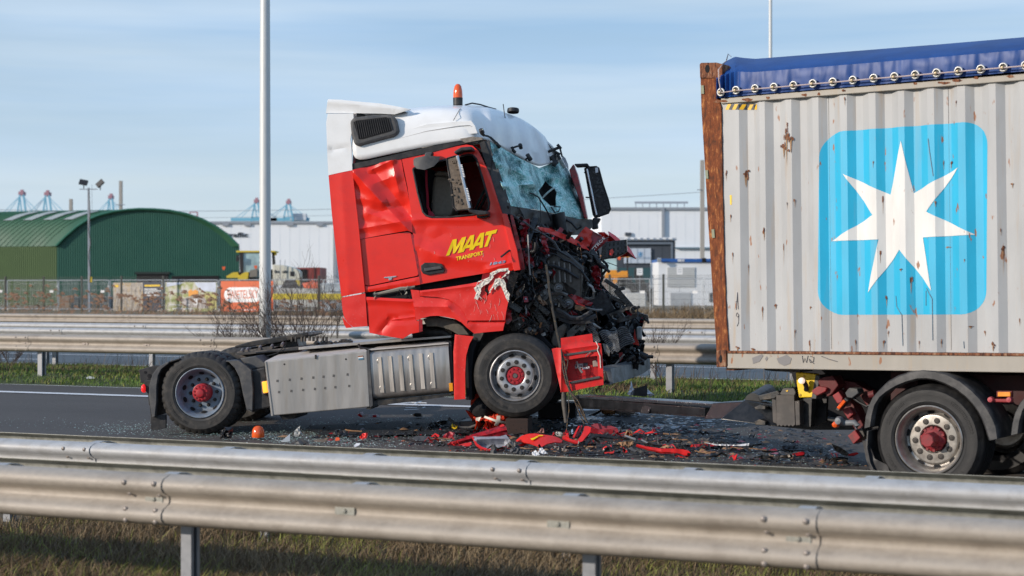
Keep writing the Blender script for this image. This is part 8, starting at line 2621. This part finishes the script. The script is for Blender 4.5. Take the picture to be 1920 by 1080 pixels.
stand("bottle", "flattened clear bottle in the grass left of the tractor unit", "bottle", [(161, 708), (168, 705), (176, 707), (177, 710), (163, 710)], simple("clear_bottle", (.45, .48, .46), .2), 24.3, .3, .04)
# loose beacon lens
w = road_pt(484, 820)
b = MB(); b.lathe([(.075, 0), (.077, .01), (.076, .05), (.070, .09), (.055, .12), (.030, .137), (.001, .141)], n=24, rot=Matrix.Rotation(R(90), 3, 'X'))
o = b.build("beacon_lens", orange_lens, loc=w, smooth=50, solid=.004)
tag(o, "orange beacon lens standing on the road right of the rear wheel", "beacon lens")
# timber block under the front wheel
p0 = T.at(949, 787, .0);
tb = thing("timber_block", "dark timber block wedged under the tractor's front wheel", "timber block", T)
x0, x1 = T.at(948, 800, -.06).x, T.at(990, 800, -.06).x
zt_, zb_ = T.at(960, 785.5, -.06).z, T.at(960, 814, -.06).z
for k in range(2):
	MB().box(((x0 + x1) / 2, .08 + k * .30, (zt_ + zb_) / 2 + .0), (x1 - x0, .28, zt_ - zb_)).build("timber", wood_m, tb, bevel=.006)
for a, c in ((955, 804), (968, 806), (977, 803), (985, 807), (963, 797)):
	MB().lathe([(.007, 0), (.001, -.002)], T.at(a, c, -.061), 8).build("nail_hole", black_cloth_and_shade, tb)
tb2 = MB().box(T.at(1046, 775, 2.2) , (.5, .35, .3)).build("timber_block", simple("black_block", (.015, .014, .014), .8))
tb2.matrix_world = T.M
tag(tb2, "black support block under the far front wheel of the tractor", "timber block")
# creeper board with yellow castors
w = road_pt(880, 806)
K = Frame((w.x, w.y + .1, w.z), R(-10))
cr_ = thing("creeper_board", "black mechanic's creeper board with yellow castors left of the front wheel", "creeper board", K)
def ks(n, poly, y0, y1, m, bevel=.004): return slab(n, poly, y0, y1, m, cr_, bevel, K)
ks("board", [(861, 790), (890, 789), (918, 790), (926, 796), (924, 804), (895, 803), (862, 799)], -.0, .5, blackp)
ks("side_recess", [(863, 791), (889, 790.5), (889, 800), (864, 799)], -.02, -.001, simple("dull_brown_metal", (.07, .06, .05), .5))
MB().tube([K.at(841, 784, -.05), K.at(846, 789, -.05), K.at(855, 796, -.05), K.at(866, 801, -.05), K.at(880, 802, -.05), K.at(893, 797, -.05), K.at(903, 790, -.05), K.at(912, 788, -.05)], .02, 8).build("curved_side_tube", greyp, cr_, smooth=60)
for a, c in ((852, 799), (912.5, 800)):
	o = MB().lathe([(.001, -.02), (.018, -.02), (.022, -.012), (.036, -.012), (.042, -.004), (.042, .02)], K.at(a, c, -.06), 20).build("castor", yellow, cr_, smooth=50)
	MB().box(K.at(a + 1, c - 4.5, -.06), (.05, .03, .06)).build("castor_fork", blackp, o)
	MB().lathe([(.001, -.024), (.014, -.022), (.016, -.01)], K.at(a, c, -.06), 10).build("castor_hub", blackp, o)
# rescue bag
B = Frame(tuple(T.M @ Vector((T.at(900, 800, .35).x, .35, 0))), R(-6))
bg = thing("rescue_bag", "red and black cloth bag with crossed white reflective straps behind the front wheel", "bag", B)
def bs(n, poly, y, m, d=None, solid=.3, step=4): return skin(n, poly, y, m, step, (), d or wob(.05, 8, 3), solid, bg, B, 30)
def bulge(cx, cy, rx, ry, a): return lambda x, y: a * max(0, 1 - ((x - cx) / rx) ** 2 - ((y - cy) / ry) ** 2)
bs("black_body", [(884, 760), (890, 752), (896, 746), (912, 742), (930, 752), (935, 770), (920, 778), (902, 782), (892, 781), (883, 773), (879.5, 766)], .0, black_cloth_and_shade, add(bulge(905, 764, 26, 22, .16), wob(.02, 6)), .35)
bs("red_top", [(882, 757), (883, 749), (888, 742), (893, 739), (905, 739), (900, 745), (892, 751), (887, 759), (884, 762)], .06, hivis, add(bulge(892, 748, 14, 14, .06), wob(.03, 4)), .2)
bs("red_body", [(886, 780), (893, 783), (903, 781), (913, 776), (922, 772), (945, 780), (960, 786), (958, 790), (950, 797), (938, 802), (926, 797), (917, 790), (905, 788), (893, 790), (889, 785)], .04, hivis, add(bulge(930, 786, 32, 16, .14), wob(.045, 4, 8)), .3, 3)
tp_ = lambda x, y: add(bulge(930, 786, 32, 16, .14), wob(.02, 8, 8))(x, y)
for poly in ([(907, 783), (909, 779.5), (930, 787), (948, 791), (948, 794.5), (930, 791.5)], [(931, 779), (938, 779.5), (938, 789), (933, 799), (927, 797.5), (931, 789)], [(892, 783.5), (902, 781.5), (898, 790), (892, 788)]):
	bs("reflective_strap", poly, -.0 if poly[0][0] > 900 else -.02, reflect, lambda x, y: bulge(930, 786, 32, 16, .14)(x, y) + .03, .006, 2.5)
# rolled sack behind the beam
w = road_pt(1160, 781)
S = Frame((w.x, w.y, w.z), R(-15))
sk = thing("rolled_sack", "rolled brown and grey sack lying on the road under the black beam", "sack", S)
def roll(name, px0, px1, mat, seed):
	g = random.Random(seed)
	a, c = S.at(px0, 773, .1), S.at(px1, 773, .1)
	b = MB(); rows_ = []
	for i in range(17):
		u = i / 16
		ctr = a.lerp(c, u)
		rr = .085 * (1 - abs(2 * u - 1) ** 5 * .5)
		rows_.append([ctr + Vector((0, math.cos(w_) * rr * 1.3, .09 - .095 * 0 + math.sin(w_) * (rr + .008 * math.sin(u * 40 + w_)) - .04)) for w_ in [2 * math.pi * k / 16 for k in range(16)]])
	b.grid(rows_, close=True)
	b.add(rows_[0], [tuple(range(16))]); b.add(rows_[-1], [tuple(range(15, -1, -1))])
	b.build(name, mat, sk, smooth=60)
roll("brown_half", 1128, 1156, sack_a, 1)
roll("grey_half", 1153, 1193, sack_b, 2)
MB().tube([S.at(1192, 773, .1), S.at(1197, 776, .05), S.at(1200, 778, .0)], [.03, .02, .01], 6).build("tied_end", paper, sk)
MB().tube([S.at(1127, 770, .1), S.at(1115, 776, .05), S.at(1104, 782, 0)], [.02, .018, .03], 6).build("dark_strap", black_gloss, sk)
# glass granules and small fragments: nobody could count them
def granules(name, label, n, regs, size, mats, seed, flat=True, zmul=.5):
	g = np.random.default_rng(seed)
	V, Fs, I = [], [], []
	k = 0
	for (poly, cnt) in regs:
		x0, x1 = min(p[0] for p in poly), max(p[0] for p in poly)
		y0, y1 = min(p[1] for p in poly), max(p[1] for p in poly)
		c_ = 0
		while c_ < cnt:
			a, b_ = g.uniform(x0, x1), g.uniform(y0, y1)
			if not in_poly(a, b_, poly): continue
			c_ += 1
			a += g.normal(0, 16); b_ = max(778, b_ + g.normal(0, 3.5))
			w = road_pt(a, b_)
			s = size[0] + (size[1] - size[0]) * g.random() ** 3
			m = 4
			az = g.uniform(0, 6.28)
			asp = g.uniform(.3, 1)
			h = s * zmul * g.uniform(.3, 1)
			o = len(V)
			for j in range(m):
				t = az + 6.283 * j / m + g.uniform(-.4, .4)
				rr = s * g.uniform(.5, 1)
				V.append((w.x + rr * math.cos(t), w.y + rr * math.sin(t) * asp, w.z + .002 + h * g.random() * .4))
			V.append((w.x, w.y, w.z + .004 + h))
			for j in range(m): Fs.append((o + j, o + (j + 1) % m, o + m))
			i_ = int(g.integers(0, len(mats)))
			I += [i_] * m
	o = raw_mesh(name, np.array(V), np.array(Fs), mats, np.array(I))
	tag(o, label, "debris", kind='stuff')
gl1 = simple("green_glass_grain", (.36, .52, .46), .08, spec=.9)
gl2 = simple("pale_glass_grain", (.62, .70, .68), .08, spec=.9)
gl3 = simple("dull_glass_grain", (.22, .30, .27), .15)
A1 = [(170, 800), (300, 795), (420, 806), (560, 812), (720, 822), (720, 842), (420, 822), (300, 818), (170, 809)]
A2 = [(420, 790), (860, 778), (900, 800), (860, 835), (700, 842), (450, 824)]
A3 = [(840, 800), (1420, 800), (1600, 850), (1620, 880), (1200, 866), (840, 846)]
A4 = [(0, 785), (280, 790), (280, 812), (0, 800)]
granules("glass_granules", "scattered greenish windscreen glass granules on the road", 0, [(A1, 2600), (A2, 2600), (A3, 2000), (A4, 150)], (.004, .017), [gl1, gl2, gl3, gl1], 1)
fr_m = [black_gloss, darkgrey, blackp, black_gloss, red_dark, blackp, cardb, greyp, darkgrey, black_gloss]
granules("small_fragments", "countless small black, red and brown fragments strewn over the road", 0,
		 [([(560, 800), (860, 790), (860, 836), (560, 830)], 260), ([(840, 790), (1300, 795), (1350, 850), (1300, 862), (850, 842)], 1500), ([(1300, 800), (1560, 810), (1610, 880), (1300, 862)], 800)], (.014, .085), fr_m, 2, zmul=.5)
bl = simple("wet_black_shard", (.018, .02, .025), .08, var=.2)
bl2 = simple("pale_reflective_shard", (.30, .34, .40), .15, var=.3)
granules("black_shards", "wet black plastic shards around the oil stain behind the debris", 0, [([(1020, 775), (1300, 770), (1400, 795), (1260, 812), (1060, 810), (1000, 795)], 1100)], (.02, .09), [bl, bl, bl, black_gloss, bl2], 3, zmul=.25)
granules("white_crumbs", "white and red paint crumbs on the road around the wreck", 0, [([(560, 800), (1300, 800), (1420, 860), (560, 838)], 260)], (.008, .025), [paper, red_plast, orange_lens, paper], 4)
# bent trim and wires lying in the debris
g = random.Random(31)
b = MB()
REG = [(640, 806), (860, 800), (1100, 806), (1330, 812), (1560, 840), (1600, 872), (1300, 860), (1000, 852), (700, 836)]
i = 0
while i < 230:
	a, c = g.uniform(620, 1600), g.uniform(795, 880)
	if not in_poly(a, c, REG) or (abs(a - 1090) > 240 and g.random() < .6): continue
	i += 1
	w = road_pt(a, c)
	t = g.uniform(0, 6.28)
	if g.random() < .4:
		P = [w + Vector((0, 0, .006))]
		for k in range(8):
			t += g.uniform(-.7, .7)
			P.append(P[-1] + Vector((math.cos(t) * .05, math.sin(t) * .05, g.uniform(-.006, .008))))
			P[-1].z = max(P[-1].z, w.z + .004)
		b.tube(P, g.choice((.003, .004, .006)), 4, g.choice((0, 0, 0, 3)))
	else:
		L, wd = g.uniform(.05, .30), g.uniform(.008, .035)
		rows_ = [[], []]
		for k in range(5):
			t += g.uniform(-.25, .25)
			q = w + Vector((math.cos(t), math.sin(t), 0)) * L * (k / 4 - .5) + Vector((0, 0, .006 + g.uniform(0, .05) * (k % 2)))
			o_ = Vector((-math.sin(t) * .6, math.cos(t) * .6, g.uniform(.2, 1))).normalized() * wd
			rows_[0].append(q); rows_[1].append(q + o_)
		b.grid(rows_, g.choice((0, 0, 0, 1, 1, 0, 1, 2, 4, 4)))
o = b.build("bent_trim", [black_gloss, darkgrey, red_plast, cardb, greyp], solid=.003)
tag(o, "bent trim strips and loose wires spread through the debris", "debris", kind='stuff')
# surveyor's chalk scribbles on the road
b = MB()
for pts_ in ([(744, 757), (770, 755), (800, 756)], [(760, 765), (782, 765)], [(758, 769), (785, 768)], [(748, 752), (762, 754)], [(776, 758), (790, 753)], [(792, 765), (797, 764)]):
	P = [road_pt(*q) + Vector((0, 0, .004)) for q in pts_]
	b.tube(P, .007, 3)
o = b.build("chalk_marks", letter_w)
tag(o, kind='structure')
